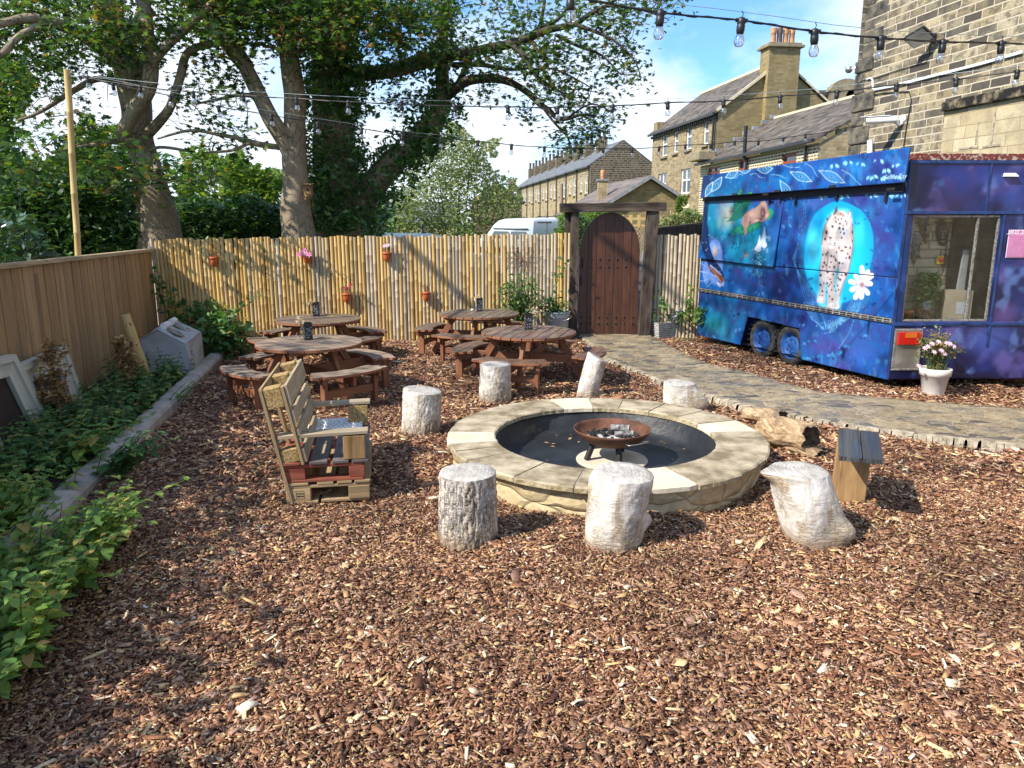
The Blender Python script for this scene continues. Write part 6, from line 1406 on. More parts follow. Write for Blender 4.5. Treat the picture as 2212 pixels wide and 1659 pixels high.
mask([(568,520),(580,485),(600,470),(625,490),(637,540),(635,600),(620,640),(590,635),(575,600),(565,560)],dep-.02,M['mask_wood'],'dark carved mask with ridged hair on the stone wall inside the trailer',[('n',585,570,.025,.09),('e',578,548,.03,.014),('e',600,548,.03,.014),('m',583,610,.05,.018)])
mask([(455,450),(515,448),(522,520),(520,590),(505,630),(490,600),(470,560),(458,500)],dep-.02,M['mask_grey'],'long grey carved mask at the top of the trailer window',[('n',480,520,.022,.10),('e',468,515,.03,.02),('e',500,505,.03,.02),('m',490,570,.05,.018)])
mask([(410,580),(440,560),(470,590),(468,660),(450,720),(425,755),(412,700),(405,640)],dep-.02,M['mask_grey'],'pale carved mask low at the left of the trailer window',[('n',438,650,.022,.07),('e',425,630,.026,.014),('e',452,625,.026,.014),('m',436,705,.045,.03)])
p=inside(590,725,dep-.03);isw=thing('isolator_switch',p,'red and yellow isolator switch on the stone wall inside the trailer','switch')
mb=MB();mb.box(p+RNV*.01,(.085,.02,.10),RR);mb.build('plate',M['yellow'],isw);mb=MB();mb.box(p+RDIR*.065+RNV*.015,(.045,.035,.13),RR);mb.build('box',M['black_plastic'],isw,.004)
mb=MB();mb.lathe([(.026,.0),(.026,.03),(.018,.034),(0,.035)],p+RNV*.02,16,0,Matrix((RDIR,Vector((0,0,1)),RNV)).transposed());mb.build('button',M['red_plastic'],isw)
mb=MB();c=p+RDIR*.065+RNV*.005;mb.tube([c+Vector((0,0,.06)),c+Vector((.0,0,.22)),c+Vector((.01,0,.45))],.008,6,caps=False);mb.tube([c-Vector((0,0,.06)),c-Vector((.01,0,.16)),c-Vector((.08,0,.24))],.008,6,caps=False);mb.build('cable',M['black_plastic'],isw)
CZ=WZ0-.018
def onshelf(x,y,off):p=inside(x,y,off);p.z=CZ;return p
p=onshelf(490,1085,.17);pp=thing('potted_plant',p,'bushy potted fern in a glass jar behind the trailer window','potted plant')
mb=MB();mb.lathe([(.0,.0),(.10,.0),(.115,.03),(.12,.22),(.10,.26),(.105,.27)],p,24);mb.build('jar',M['glass'],pp);mb=MB();mb.lathe([(0,.005),(.10,.005),(.11,.15),(0,.17)],p,18);mb.build('soil',M['soil'],pp)
n=520;a=RNG.uniform(0,2*PI,n);r=np.sqrt(RNG.random(n))*.20;z=RNG.uniform(.2,.58,n);r*=1-.5*np.abs(z-.38)/.25;P=np.stack([p.x+r*np.cos(a),p.y+r*np.sin(a)*.55,p.z+z],-1);scatter('fronds',leaf_oval(),P,rand_rot(n,1.6),RNG.uniform(.05,.09,n),M['leaf_nettle'],pp)
for(x0_,y0_,w_,h_,off,lab)in((680,1090,.30,.38,.15,'brown cardboard box with a paper label behind the trailer window'),):
 p=onshelf(x0_,y0_,off);bxo=thing('cardboard_box',p,lab,'box');Rz=RR@Matrix.Rotation(.25,3,'Z');mb=MB();mb.box(p+Vector((0,0,h_/2)),(w_,.16,h_),Rz);mb.build('carton',m_noise('pale_cardboard',(.55,.43,.28),(.66,.53,.36),5,.85,.1),bxo,.004);mb=MB();mb.box(p+Rz@Vector((.04,.083,.17)),(.12,.002,.14),Rz);mb.build('paper_label',M['paper'],bxo)
p=onshelf(745,1000,.25);mb=MB();mb.box(p+Vector((.0,0,.42)),(.24,.025,.84),RR@Matrix.Rotation(.06,3,'Y'));tag(mb.build('white_board',M['white_paint'],bevel=.003),'tall white board leaning behind the cardboard box in the trailer','board')
mb=MB();p=inside(745,640,dep-.03);mb.box(p+Vector((.06,0,-.05)),(.46,.02,1.25),RR);mb.build('dark_doorway',M['black_panel'],trl)
p=onshelf(378,1085,.16);mb=MB();mb.lathe([(0,0),(.06,0),(.075,.11),(.085,.11),(.085,.14),(.075,.14),(.07,.12),(0,.11)],p,18);tag(mb.build('clay_pot',M['terra_clay']),'small terracotta pot on the sill at the left of the trailer window','flower pot')
class Plane:
 """a vertical wall plane: origin o (near/left end), horizontal direction d; pixel -> (s, z)"""
 def __init__(s,o,d,facing=None):
  s.o=Vector(o);s.d=Vector(d).normalized();s.n=Vector((s.d.y,-s.d.x,0))
  f=Vector(facing)if facing else(Vector((0,0,0))-s.o)
  if s.n.dot(f)<0:s.n=-s.n
 def px(s,u,v):p=gplane(u,v,s.o,s.n);return((p-s.o).dot(s.d),p.z)
 def at(s,a,z,off=0):return s.o+s.d*a+s.n*off+Vector((0,0,z-s.o.z))
 def R(s):return Matrix((s.d,s.n,Vector((0,0,1)))).transposed()
def wall(name,pl,a0,a1,z0,z1,mat,parent,holes=(),reveal=.12,top=None,off=0):
 xs=sorted({a0,a1,*[h[0]for h in holes],*[h[1]for h in holes]});zs=sorted({z0,z1,*[h[2]for h in holes],*[h[3]for h in holes]})
 mb=MB();sg=1 if pl.d.cross(Vector((0,0,1))).dot(pl.n)>0 else-1
 def q(A,B,C_,D_,uv):
  v=[A,B,C_,D_]
  if sg<0:v=v[::-1];uv=uv[::-1]
  mb.add(v,[(0,1,2,3)],[uv])
 for x0,x1 in zip(xs[:-1],xs[1:]):
  for y0,y1 in zip(zs[:-1],zs[1:]):
   cx,cy=(x0+x1)/2,(y0+y1)/2
   if any(h[0]<cx<h[1]and h[2]<cy<h[3]for h in holes):continue
   q(pl.at(x0,y0,off),pl.at(x1,y0,off),pl.at(x1,y1,off),pl.at(x0,y1,off),[(x0,y0),(x1,y0),(x1,y1),(x0,y1)])
 for h in holes:
  x0,x1,y0,y1=h
  for(ax,ay,bx_,by)in((x0,y0,x1,y0),(x1,y0,x1,y1),(x1,y1,x0,y1),(x0,y1,x0,y0)):
   mb.add([pl.at(ax,ay,off),pl.at(bx_,by,off),pl.at(bx_,by,off-reveal),pl.at(ax,ay,off-reveal)],[(0,1,2,3)],[[(ax,ay),(bx_,by),(bx_,by+.1),(ax,ay+.1)]])
 if top:
  mb.add([pl.at(a,z,off)for a,z in top],[tuple(range(len(top)))],[[p for p in top]])
 return mb.build(name,mat,parent)
def window(pl,h,parent,frame=None,mull=0,rail=True,sill=True,reveal=.1,fw=.07,lint=None,off=0):
 x0,x1,z0,z1=h;frame=frame or M['white_paint'];R=pl.R();cx=(x0+x1)/2;cz=(z0+z1)/2
 mb=MB();f=off-reveal+.01
 for x in(x0+fw/2,x1-fw/2)+tuple(x0+(x1-x0)*(k+1)/(mull+1)for k in range(mull)):mb.box(pl.at(x,cz,f),(fw,.06,z1-z0),R)
 for z in(z0+fw/2,z1-fw/2)+((cz+.05*(z1-z0),)if rail else()):mb.box(pl.at(cx,z,f+.004),(x1-x0,.06,fw),R)
 w_=mb.build('window',frame,parent)
 mb=MB();mb.quad(pl.at(x0,z0,f-.02),pl.at(x1,z0,f-.02),pl.at(x1,z1,f-.02),pl.at(x0,z1,f-.02));mb.build('pane',M['house_glass'],w_)
 if sill:mb=MB();mb.box(pl.at(cx,z0-.07,off+.04),(x1-x0+.22,.2,.13),R);mb.build('sill',M['lintel'],w_)
 if lint:mb=MB();mb.box(pl.at(cx,z1+.13,off+.003),(x1-x0+.3,.03,.26),R);mb.build('lintel',lint,w_)
 return w_
def roof_quad(mb,a,b,c,d,th=.09):
 a,b,c,d=map(Vector,(a,b,c,d));n=(b-a).cross(d-a).normalized();n=n if n.z>0 else-n
 L=(b-a).length;H=(d-a).length
 mb.add([a+n*th,b+n*th,c+n*th,d+n*th],[(0,1,2,3)],[[(0,0),(L,0),(L,H),(0,H)]])
 vs=[a,b,c,d,a+n*th,b+n*th,c+n*th,d+n*th];mb.add(vs,[(0,1,5,4),(1,2,6,5),(2,3,7,6),(3,0,4,7),(3,2,1,0)],[[(0,0),(L,0),(L,th),(0,th)]]*5)
Z4=zoomer(2500,0,1.8433);Z3=zoomer(1900,400,2.602);Z5=zoomer(3200,0,2.37)
def rect(pl,Z,x0,y0,x1,y1):
 a=pl.px(*Z(x0,(y0+y1)/2));b=pl.px(*Z(x1,(y0+y1)/2));c=pl.px(*Z((x0+x1)/2,y0));d=pl.px(*Z((x0+x1)/2,y1))
 return(min(a[0],b[0]),max(a[0],b[0]),min(c[1],d[1]),max(c[1],d[1]))
HC=Vector((11.67,45,-.4));fd_=Vector((-.14,1,0)).normalized();gd_=Vector((1,.14,0)).normalized()
hs=thing('stone_house',HC+gd_*3.5+fd_*5.5,'tall golden stone house with a four pot chimney on its gable','house')
PF=Plane(HC,fd_);PG=Plane(HC,gd_)
EZ=PG.px(*Z4(540,795))[1];FLn=PF.px(*Z4(92,1000))[0];GWd=PG.px(*Z4(1420,785))[0];RZ_=EZ+(GWd/2)*.74
CH=HC+gd_*GWd/2
wins=[rect(PF,Z4,158,968,196,1125),rect(PF,Z4,243,945,272,1100),rect(PF,Z4,332,908,372,1075),rect(PF,Z4,456,868,492,1040),rect(PF,Z4,132,1250,186,1415),rect(PF,Z4,293,1216,360,1395),rect(PF,Z4,265,1500,345,1640),rect(PF,Z4,128,1525,172,1640)]
wall('front_wall',PF,0,FLn,-.4,EZ,M['stone_house'],hs,wins,.14)
for i,h in enumerate(wins):window(PF,h,hs,None,1 if i in(4,5,6)else 0,i!=6,True,.12,.1,M['lintel']if i!=6 and i!=1 else M['lintel_pale'])
wall('gable_wall',PG,0,GWd,-.4,EZ,M['stone_gable'],hs,top=[(0,EZ),(GWd,EZ),(GWd/2,RZ_)])
PB=Plane(HC+gd_*GWd,fd_,(1,0,0));wall('rear_wall',PB,0,FLn,-.4,EZ,M['stone_house'],hs)
PE=Plane(HC+fd_*FLn,gd_,(0,1,0));wall('far_gable',PE,0,GWd,-.4,EZ,M['stone_gable'],hs,top=[(0,EZ),(GWd,EZ),(GWd/2,RZ_)])
up=Vector((0,0,1));mb=MB();ov=.12
e0=HC-gd_*.25-fd_*ov;e1=HC-gd_*.25+fd_*(FLn+ov);r0=CH-fd_*ov;r1=CH+fd_*(FLn+ov)
setz=lambda p,z:Vector((p.x,p.y,z))
roof_quad(mb,setz(e0,EZ-.2),setz(e1,EZ-.2),setz(r1,RZ_),setz(r0,RZ_),.12)
e2=HC+gd_*(GWd+.25)-fd_*ov;e3=HC+gd_*(GWd+.25)+fd_*(FLn+ov);roof_quad(mb,setz(e2,EZ-.2),setz(e3,EZ-.2),setz(r1,RZ_),setz(r0,RZ_),.12)
rf=mb.build('roof',M['slate'],hs)
mb=MB();mb.bar(setz(r0,RZ_+.12),setz(r1,RZ_+.12),.3,.14);mb.bar(setz(e0+gd_*.1,EZ-.02),setz(r0,RZ_+.10),.14,.14);mb.bar(setz(e2-gd_*.1,EZ-.02),setz(r0,RZ_+.10),.10,.10);mb.build('ridge_coping',M['lintel_pale'],rf)
mb=MB();mb.bar(setz(e0,EZ-.18)-gd_*.06,setz(e1,EZ-.18)-gd_*.06,.14,.14);mb.build('gutter',M['gutter'],hs)
mb=MB()
for k in range(34):p=HC+fd_*(FLn*(k+.5)/34)-gd_*.1;mb.box(setz(p,EZ-.36),(.2,.1,.16),PG.R())
mb.build('eaves_brackets',M['gutter'],hs)
mb=MB();mb.tube([PF.at(.35,EZ-.3,.12),PF.at(.35,.2,.12)],.06,8);mb.build('downpipe',M['gutter'],hs);mb=MB();mb.tube([PF.at(.05,EZ-.3,.12),PF.at(.05,3.4,.12)],.05,8);mb.build('downpipe',M['gutter'],hs)
c0,c1=PG.px(*Z4(893,600))[0],PG.px(*Z4(1112,600))[0];zc=PG.px(*Z4(1000,345))[1];cw=c1-c0;cc=PG.at((c0+c1)/2,0,0)
ch=MB();dpt=1.1
PCf=Plane(PG.at(c0,0,.16),gd_);x_=[PG.at(c0,0,.42),PG.at(c1,0,.42),PG.at(c1,0,.42-dpt),PG.at(c0,0,.42-dpt)]
for i in range(4):
 a,b=x_[i],x_[(i+1)%4];L=(b-a).length;ch.add([setz(a,3),setz(b,3),setz(b,zc),setz(a,zc)],[(0,1,2,3)],[[(0,3),(L,3),(L,zc),(0,zc)]])
cho=ch.build('chimney',M['stone_gable'],hs)
mb=MB();mid=PG.at((c0+c1)/2,zc+.02,.42-dpt/2);mb.box(mid,(cw+.35,dpt+.35,.14),PG.R());mb.box(mid+up*.12,(cw+.1,dpt+.1,.14),PG.R());mb.build('chimney_cap',M['lintel'],cho,.02)
for k,m_ in enumerate(('clay_pot','clay_dark','clay_pot','clay_pot')):
 p=PG.at(c0+cw*(.2+.2*k)+.02,zc+.19,.42-dpt*.4);mb=MB();mb.lathe([(.17,0),(.15,.12),(.145,.55),(.17,.58),(.15,.64),(.17,.7),(.15,.76),(.17,.82),(.14,.86),(.10,.86),(.1,.7)],p,14);mb.build('chimney_pot',M[m_],cho)
mb=MB();mb.box(PF.at(FLn-.5,EZ+.2,-.4),(.8,.8,.9),PF.R());mb.build('far_parapet',M['stone_gable'],hs)
OA,OB=Vector((10.72,44.6,5.04)),Vector((12.06,31,5.04));od=(OA-OB).normalized();og=Vector((1,.1,0)).normalized()
ob=thing('outbuilding',Vector((13.5,38,0)),'low stone outbuilding with a long slate roof and red framed windows behind the trailer','building')
PO=Plane(setz(OB,0),od,(-1,0,0));PR=Plane(setz(OB,0),og)
OL=(OA-OB).length;ow=[rect(PO,Z4,485,1200,575,1290),rect(PO,Z4,708,1150,772,1300),rect(PO,Z4,1018,1108,1122,1240)]
wall('front_wall',PO,0,OL,-.2,4.95,M['stone_check'],ob,ow,.15)
for h in ow:window(PO,h,ob,M['red_frame'],1 if h is ow[0]else 0,True,False,.12,.1)
RR1=Vector((16.6,31.5,7.45));RR0=Vector((14.75,44.7,7.45));wd=(setz(RR1,0)-setz(OB,0)).dot(PR.d)
wall('end_wall',PR,0,wd,-.2,4.9,M['stone_terrace'],ob,top=[(0,4.9),(wd,4.9),(wd,7.3),(.15,5.0)])
mb=MB();roof_quad(mb,OB-og*.25-od*.1-up*.05,OA-og*.25-up*.05,RR0,RR1-od*.1,.1);rf=mb.build('roof',M['slate'],ob)
mb=MB();mb.bar(RR0+up*.1,RR1+up*.1-od*.1,.25,.12);mb.build('ridge_coping',M['lintel_pale'],rf)
mb=MB()
for k in range(9):f=k/8;mb.box(OA.lerp(RR0,f)+up*(.16+.02*(k%2))+Vector((0,-.12,0)),(.5,.16,.22),PR.R())
mb.build('lead_flashing',M['lead'],rf)
mb=MB();mb.bar(OB-og*.33-od*.15-up*.02,OA-og*.33-up*.02,.15,.13);mb.build('gutter',M['gutter'],ob)
mb=MB();mb.tube([PO.at(rect(PO,Z4,755,1100,785,1200)[0],z,.12)for z in(4.9,3,.2)],.07,8);mb.build('downpipe',M['gutter'],ob);mb=MB();s_=rect(PO,Z4,1195,1050,1210,1180)[0];mb.tube([PO.at(s_,z,.12)for z in(4.9,3,.2)],.06,8);mb.build('downpipe',M['gutter'],ob);mb=MB();mb.tube([PO.at(rect(PO,Z4,755,1100,785,1200)[0],4.8,.25)+up*k for k in(0,.8,1.55)],.09,8);mb.build('flue_pipe',M['gutter'],ob)
mb=MB();mb.box(OA+up*.35-og*.35-od*1.2,(1.0,1.6,.5),PR.R());mb.build('kneeler',M['lintel'],ob,.06)
kb=thing('stone_roof_end',Vector((17.5,47,0)),'distant slate roof ending in a carved stone scroll beside the big wall','building')
KP=Vector((17.9,47,0));p=gy(*Z4(1450,690),47);mb=MB();mb.prism([(1.0*math.cos(a),.85*math.sin(a))for a in np.linspace(0,PI,12)]+[(-1.0,-.9),(1.3,-.9)],.7,Matrix.Translation(p)@Matrix.Rotation(PI/2,4,'X'));q=gy(*Z4(1500,650),47);mb.box(q,(1.3,1.0,.35));mb.lathe([(.0,0),(.38,.0),(.38,.8),(0,.8)],gy(*Z4(1500,700),46.8)+Vector((0,.3,0)),16,0,Matrix.Rotation(PI/2,3,'X'));mb.build('carved_scroll',M['lintel'],kb,.03)
mb=MB();roof_quad(mb,gy(*Z4(1270,660),48),gy(*Z4(1420,780),48),gy(*Z4(1540,780),52),gy(*Z4(1400,655),52),.1);mb.build('roof',M['slate'],kb)
mb=MB();mb.bar(gy(*Z4(1440,675),46.6),gy(*Z4(1530,765),46.6),.2,.22);mb.build('verge',M['white_paint'],kb)
mb=MB();mb.box(gy(*Z4(1500,1150),50),(3.0,3.0,7));mb.build('wall',M['stone_gable'],kb)
WCn=Vector((6.86,16.0,0));wd_=Vector((.165,-1,0)).normalized();PW=Plane(WCn,wd_,(-1,0,0))
bb=thing('stone_building',Vector((8.5,9,0)),'large gritstone building with soot blackened stones at the right edge','building')
zst=PW.px(*Z5(360,570))[1];WL=15.0
wall('lower_wall',PW,0,WL,-.2,zst,M['stone_big'],bb)
wall('upper_wall',PW,.10,WL,zst,13,M['stone_big'],bb,off=-.04)
mb=MB();mb.quad(PW.at(0,zst),PW.at(WL,zst),PW.at(WL,zst,-.05),PW.at(0,zst,-.05));mb.build('offset_ledge',M['stone_quoin'],bb)
PS=Plane(WCn,Vector((1,.165,0)),(0,1,0));wall('far_wall',PS,0,9,-.2,13,M['stone_big'],bb)
mb=MB();z=0;k=0
while z<12.8:
 h=random.uniform(.26,.4)if z<zst else random.uniform(.17,.3);h=min(h,zst-z)if z<zst-.02 else h
 L=(.62 if k%2 else .36)*random.uniform(.8,1.15);o_=random.uniform(.015,.05)if z<zst else-.04+random.uniform(.006,.012);a0=0 if z<zst else .10
 mb.box(PW.at(a0+L/2-.03,z+h/2,o_-.1),(L,.2,h-.016),PW.R());z+=h;k+=1
mb.build('quoins',M['stone_quoin'],bb,.02)
b0_=PW.px(*Z5(1172,1000));b1_=PW.px(*Z5(1890,835));bz=(b0_[1]+b1_[1])/2
mb=MB();mb.box(PW.at((b0_[0]+WL)/2,bz,.02),(WL-b0_[0],.14,.155),PW.R());mb.build('string_course',M['stone_band'],bb,.015)
mb=MB();mb.quad(PW.at(b0_[0]+.01,-.1,.012),PW.at(WL,-.1,.012),PW.at(WL,bz-.06,.012),PW.at(b0_[0]+.01,bz-.06,.012));mb.build('ashlar_infill',M['stone_ashlar'],bb)
mb=MB();ep=[PW.px(*Z5(x,y))for x,y in((1600,1350),(1620,1190),(1390,1370),(1470,1230))]
for(a,z),w_,h in((ep[0],.36,.03),(ep[1],.03,.5),(ep[2],.42,.03),(ep[3],.03,.35)):mb.box(PW.at(a,z,.016),(w_,.012,h),PW.R())
mb.build('cement_patch',M['mortar'],bb)
def wline(pts,r,off,mat,name):
 mb=MB();P=[]
 for x,y in pts:a,z=PW.px(*Z5(x,y));P.append(PW.at(a,z,off))
 mb.tube(P,r,8);return mb.build(name,mat,bb)
wline([(455,735),(490,722),(508,740),(510,825),(560,822),(700,790),(1100,690),(1500,590),(1896,475)],.016,.03,M['white_plastic'],'conduit');wline([(520,836),(700,803),(1100,702),(1500,602),(1896,490)],.012,.03,M['white_plastic'],'conduit')
wline([(1035,400),(1030,500),(1000,575),(760,640),(560,710),(430,740),(370,775)],.008,.02,M['black_plastic'],'cable');wline([(370,700),(400,665),(420,700),(380,790),(450,890),(600,862),(840,845),(862,930),(820,1150),(790,1360)],.009,.02,M['black_plastic'],'cable')
wline([(515,1300),(512,1420)],.055,.10,M['white_plastic'],'vent_pipe')
a,z=PW.px(*Z5(1070,350));fl=thing('floodlight',PW.at(a,z,.05),'black floodlight high on the big stone wall, tilted downwards','floodlight');P=gy(*Z5(990,350),(PW.at(a,z).y)+.02);q=PW.at(a,z,.03)
hd=Vector(q-P).normalized();L_=.40;cN=PW.at(a-.05,z+.02,.26);nrm=(Vector((-.45,-.35,-.82))).normalized();yv=nrm.cross(PW.d).normalized();xv=yv.cross(nrm);Rf=Matrix((xv,yv,nrm)).transposed()
mb=MB();mb.box(cN,(.40,.26,.07),Rf,0,(1.12,1.12));mb.build('housing',M['black_plastic'],fl,.012);mb=MB();mb.box(cN+nrm*.037,(.40,.26,.006),Rf);mb.build('lens',M['steel'],fl);mb=MB();mb.bar(cN-nrm*.03,PW.at(a,z+.02,.0),.05,.05);mb.box(PW.at(a,z,.02),(.1,.04,.14),PW.R());mb.build('bracket',M['black_plastic'],fl,.004)
a,z=PW.px(*Z5(775,1105));sc=thing('security_camera',PW.at(a,z),'white bullet security camera on the big stone wall above the trailer','camera');e=PW.at(a,z,.14);dirc=Vector((-.93,.30,-.02)).normalized();tip=e+dirc*.56+Vector((0,0,.02))
mb=MB();mb.tube([e-dirc*.02,e+dirc*.5],.062,20);mb.build('barrel',M['white_plastic'],sc);mb=MB();mb.bar(e+dirc*.1+up*.066,e+dirc*.60+up*.066,.13,.012);mb.build('sun_hood',M['white_plastic'],sc,.004);mb=MB();mb.lathe([(.055,0),(.05,.004),(0,.004)],e+dirc*.5,16,0,dirc.to_track_quat('Z','Y').to_matrix());mb.build('lens',M['house_glass'],sc);mb=MB();mb.tube([PW.at(a+.02,z-.06,0),PW.at(a,z-.10,.08),e-up*.05],.03,10);mb.lathe([(.08,0),(.08,.03),(.05,.05),(0,.05)],PW.at(a,z,0),16,0,Matrix((PW.d,Vector((0,0,1)),PW.n)).transposed());mb.build('bracket',M['white_plastic'],sc)
a,z=PW.px(*Z5(350,635));dc=thing('dome_camera',PW.at(a,z),'small dome camera sticking out from the corner of the big stone wall','camera');mb=MB();c=PW.at(a-.12,z,.10);mb.lathe([(.0,.06),(.07,.05),(.075,0),(.06,-.04),(.03,-.065),(0,-.07)],c,16);mb.build('dome',M['steel'],dc);mb=MB();mb.bar(c,PW.at(a+.04,z+.03,.0),.04,.04);mb.build('arm',M['white_plastic'],dc)
TC=Vector((7.5,75,-.8));td_=Vector((-.153,1,0)).normalized();tg=Vector((1,.153,0)).normalized();UW=5.0;TG=6.4;TEZ=7.05;TRZ=9.35
tdist=thing('terraced_house',TC,'x','house','row of terraced stone houses');PT=Plane(TC,td_,(-1,0,0));
th_h=[(1.1,2.0,4.5,6.3),(1.0,2.1,.9,2.6),(3.1,4.0,-.7,1.6),(3.2,4.0,4.7,6.2)]
wall('front_wall',PT,0,UW,-.8,TEZ,M['stone_terrace'],tdist,th_h,.12)
for i,h in enumerate(th_h):
 if i==2:
  mb=MB();mb.box(PT.at((h[0]+h[1])/2,(h[2]+h[3])/2,-.08),(h[1]-h[0],.06,h[3]-h[2]),PT.R());mb.build('front_door',M['white_paint'],tdist)
 else:window(PT,h,tdist,None,0,True,True,.1,.11,M['lintel'])
mb=MB();bk=Plane(TC+tg*TG,td_,(1,0,0));mb.quad(bk.at(0,-.8),bk.at(UW,-.8),bk.at(UW,TEZ),bk.at(0,TEZ));mb.build('rear_wall',M['stone_terrace'],tdist)
mb=MB();A_=TC-tg*.2;B_=A_+td_*UW;Rg=TC+tg*TG/2;roof_quad(mb,setz(A_,TEZ-.1),setz(B_,TEZ-.1),setz(Rg+td_*UW,TRZ),setz(Rg,TRZ),.1);A2=TC+tg*(TG+.2);roof_quad(mb,setz(A2,TEZ-.1),setz(A2+td_*UW,TEZ-.1),setz(Rg+td_*UW,TRZ),setz(Rg,TRZ),.1);rfT=mb.build('roof',M['slate_blue'],tdist)
mb=MB();cq=Rg+td_*(UW-.4)-tg*.9;mb.box(setz(cq,TRZ-.4),(1.0,.8,1.9),Plane(TC,tg).R());mb.build('chimney',M['stone_dark'],rfT)
for s_ in(-.25,.25):
 mb=MB();mb.lathe([(.2,0),(.16,.15),(.15,.7),(.19,.75),(.19,.85),(.12,.85)],setz(cq+tg*s_,TRZ+.55),10);mb.build('chimney_pot',M['clay_dark'],rfT)
mb=MB();mb.bar(setz(A_,TEZ-.1)-tg*.05,setz(B_,TEZ-.1)-tg*.05,.14,.14);mb.tube([PT.at(.15,z,.1)for z in(TEZ-.1,3,-.6)],.06,6);mb.build('gutter',M['gutter'],tdist)
ords=['nearest terraced stone house with a sooty blank gable end','second terraced stone house from the sooty gable','third terraced stone house from the sooty gable','fourth terraced stone house from the sooty gable','fifth terraced stone house along the row','sixth terraced stone house along the row','seventh terraced stone house along the receding row','eighth terraced stone house along the receding row','farthest terraced stone house at the end of the row']
for k in range(1,9):
 c=copy_tree(tdist);c.location=TC+td_*(UW*k)+Vector((0,0,-.05*k));c['label']=ords[k]
tdist['label']=ords[0]
PGt=Plane(TC,tg);wall('gable_wall',PGt,0,TG,-.8,TEZ,M['stone_dark'],tdist,top=[(0,TEZ),(TG,TEZ),(TG/2,TRZ)],off=.004)
mb=MB();mb.lathe([(.0,0),(.2,.03),(.34,.09),(.345,.1),(0,.04)],PT.at(.5,1.9,.4),14,0,(Vector((-.6,-.7,.4))).to_track_quat('Z','Y').to_matrix());mb.bar(PT.at(.5,1.9,0),PT.at(.5,1.9,.4),.05,.05);mb.build('satellite_dish',M['lead'],tdist)
bg_=thing('bungalow',Vector((8.6,55,0)),'low bungalow with a brown ribbed tile roof and a red chimney pot, behind the gateway','house')
bR0,bR1=Vector((8.8,50,4.64)),Vector((7.45,61.5,4.64));bgd=Vector((1,.11,0)).normalized();bfd=(bR1-bR0).normalized();hw_=4.1;bez=2.2
mb=MB();
for sg in(-1,1):roof_quad(mb,setz(bR0+bgd*sg*hw_-bfd*.3,bez),setz(bR1+bgd*sg*hw_,bez),bR1,bR0-bfd*.3,.1)
rf=mb.build('roof',M['tile_brown'],bg_)
mb=MB()
for sg in(-1,1):mb.bar(setz(bR0+bgd*sg*hw_-bfd*.34,bez-.02),bR0-bfd*.34-up*.0,.06,.2)
mb.build('bargeboard',M['lead'],rf)
PBg=Plane(setz(bR0,0)-bgd*(hw_-.35),bgd);wall('gable_wall',PBg,0,2*hw_-.7,-.4,bez+.1,M['stone_gable'],bg_,top=[(0,bez+.1),(2*hw_-.7,bez+.1),(hw_-.35,4.5)])
PBs=Plane(setz(bR0,0)-bgd*(hw_-.35),bfd,(-1,0,0));wall('side_wall',PBs,0,11.5,-.4,bez+.1,M['stone_gable'],bg_)
cq=Vector((6.15,53,0));mb=MB();mb.box(setz(cq,3.7),(.62,.62,1.75));mb.build('chimney',M['stone_terrace'],rf);mb=MB();mb.box(setz(cq,4.6),(.8,.8,.1));mb.box(setz(cq,2.95)+Vector((0,-.1,0)),(.85,.9,.2));mb.build('chimney_flashing',M['lead'],rf);mb=MB();mb.lathe([(.15,0),(.14,.2),(.17,.3),(.14,.4),(.17,.5),(.13,.62),(.08,.62)],setz(cq,4.64),12);mb.build('chimney_pot',M['clay_pot'],rf)
fb=thing('brick_house',Vector((-.2,64,0)),'far brown brick house half hidden by the pale bush','house');mb=MB();c=gy(1075,462,64);mb.box(setz(c,1.6),(4.0,5,3.4));mb.build('wall',M['brick_far'],fb);mb=MB();mb.prism([(-2.3,0),(2.3,0),(0,1.6)],5.2,Matrix.Translation(setz(c,3.3)+Vector((0,2.6,0)))@Matrix.Rotation(PI/2,4,'X'));rfb=mb.build('roof',M['slate'],fb);mb=MB();mb.box(setz(c,4.7)+Vector((1.2,0,0)),(.6,.6,1.0));mb.build('chimney',M['brick_far'],rfb)
fh=thing('far_cottage',Vector((-8.5,62,0)),'far small cottage with a blue grey roof seen between the ivy and the bush','house');mb=MB();c=gy(905,462,62);mb.box(setz(c,.4),(6,5,2.6));mb.build('wall',M['stone_check'],fh);mb=MB();roof_quad(mb,setz(c,1.7)+Vector((-3.2,-2.7,0)),setz(c,1.7)+Vector((3.2,-2.7,0)),setz(c,3.3)+Vector((3.2,0,0)),setz(c,3.3)+Vector((-3.2,0,0)),.1);roof_quad(mb,setz(c,1.7)+Vector((-3.2,2.7,0)),setz(c,1.7)+Vector((3.2,2.7,0)),setz(c,3.3)+Vector((3.2,0,0)),setz(c,3.3)+Vector((-3.2,0,0)),.1);mb.build('roof',M['slate_blue'],fh)
mb=MB();p=gy(1213,463,56);mb.tube([setz(p,-.3),setz(p,2),setz(gy(1213,397,56),gy(1213,397,56).z)],[.15,.14,.12],10);tag(mb.build('telegraph_pole',M['telegraph']),'pale wooden telegraph pole in front of the terrace','pole')
tr=thing('trellis_fence',gy(1385,490,26),'orange wooden trellis fence seen through the gap over the door','fence');mb=MB()
z0,z1,xa,xb=1.2,2.02,gy(1345,480,26).x,gy(1415,480,26).x
mb.bar((xa,26,z1),(xb,26,z1),.08,.09);mb.bar((xa,26,z1-.22),(xb,26,z1-.22),.06,.06)
for k in range(5):mb.box((xa+(xb-xa)*k/4,26,1.3),(.09,.09,1.7))
mb.build('frame',M['bamboo_pole'],tr);mb=MB()
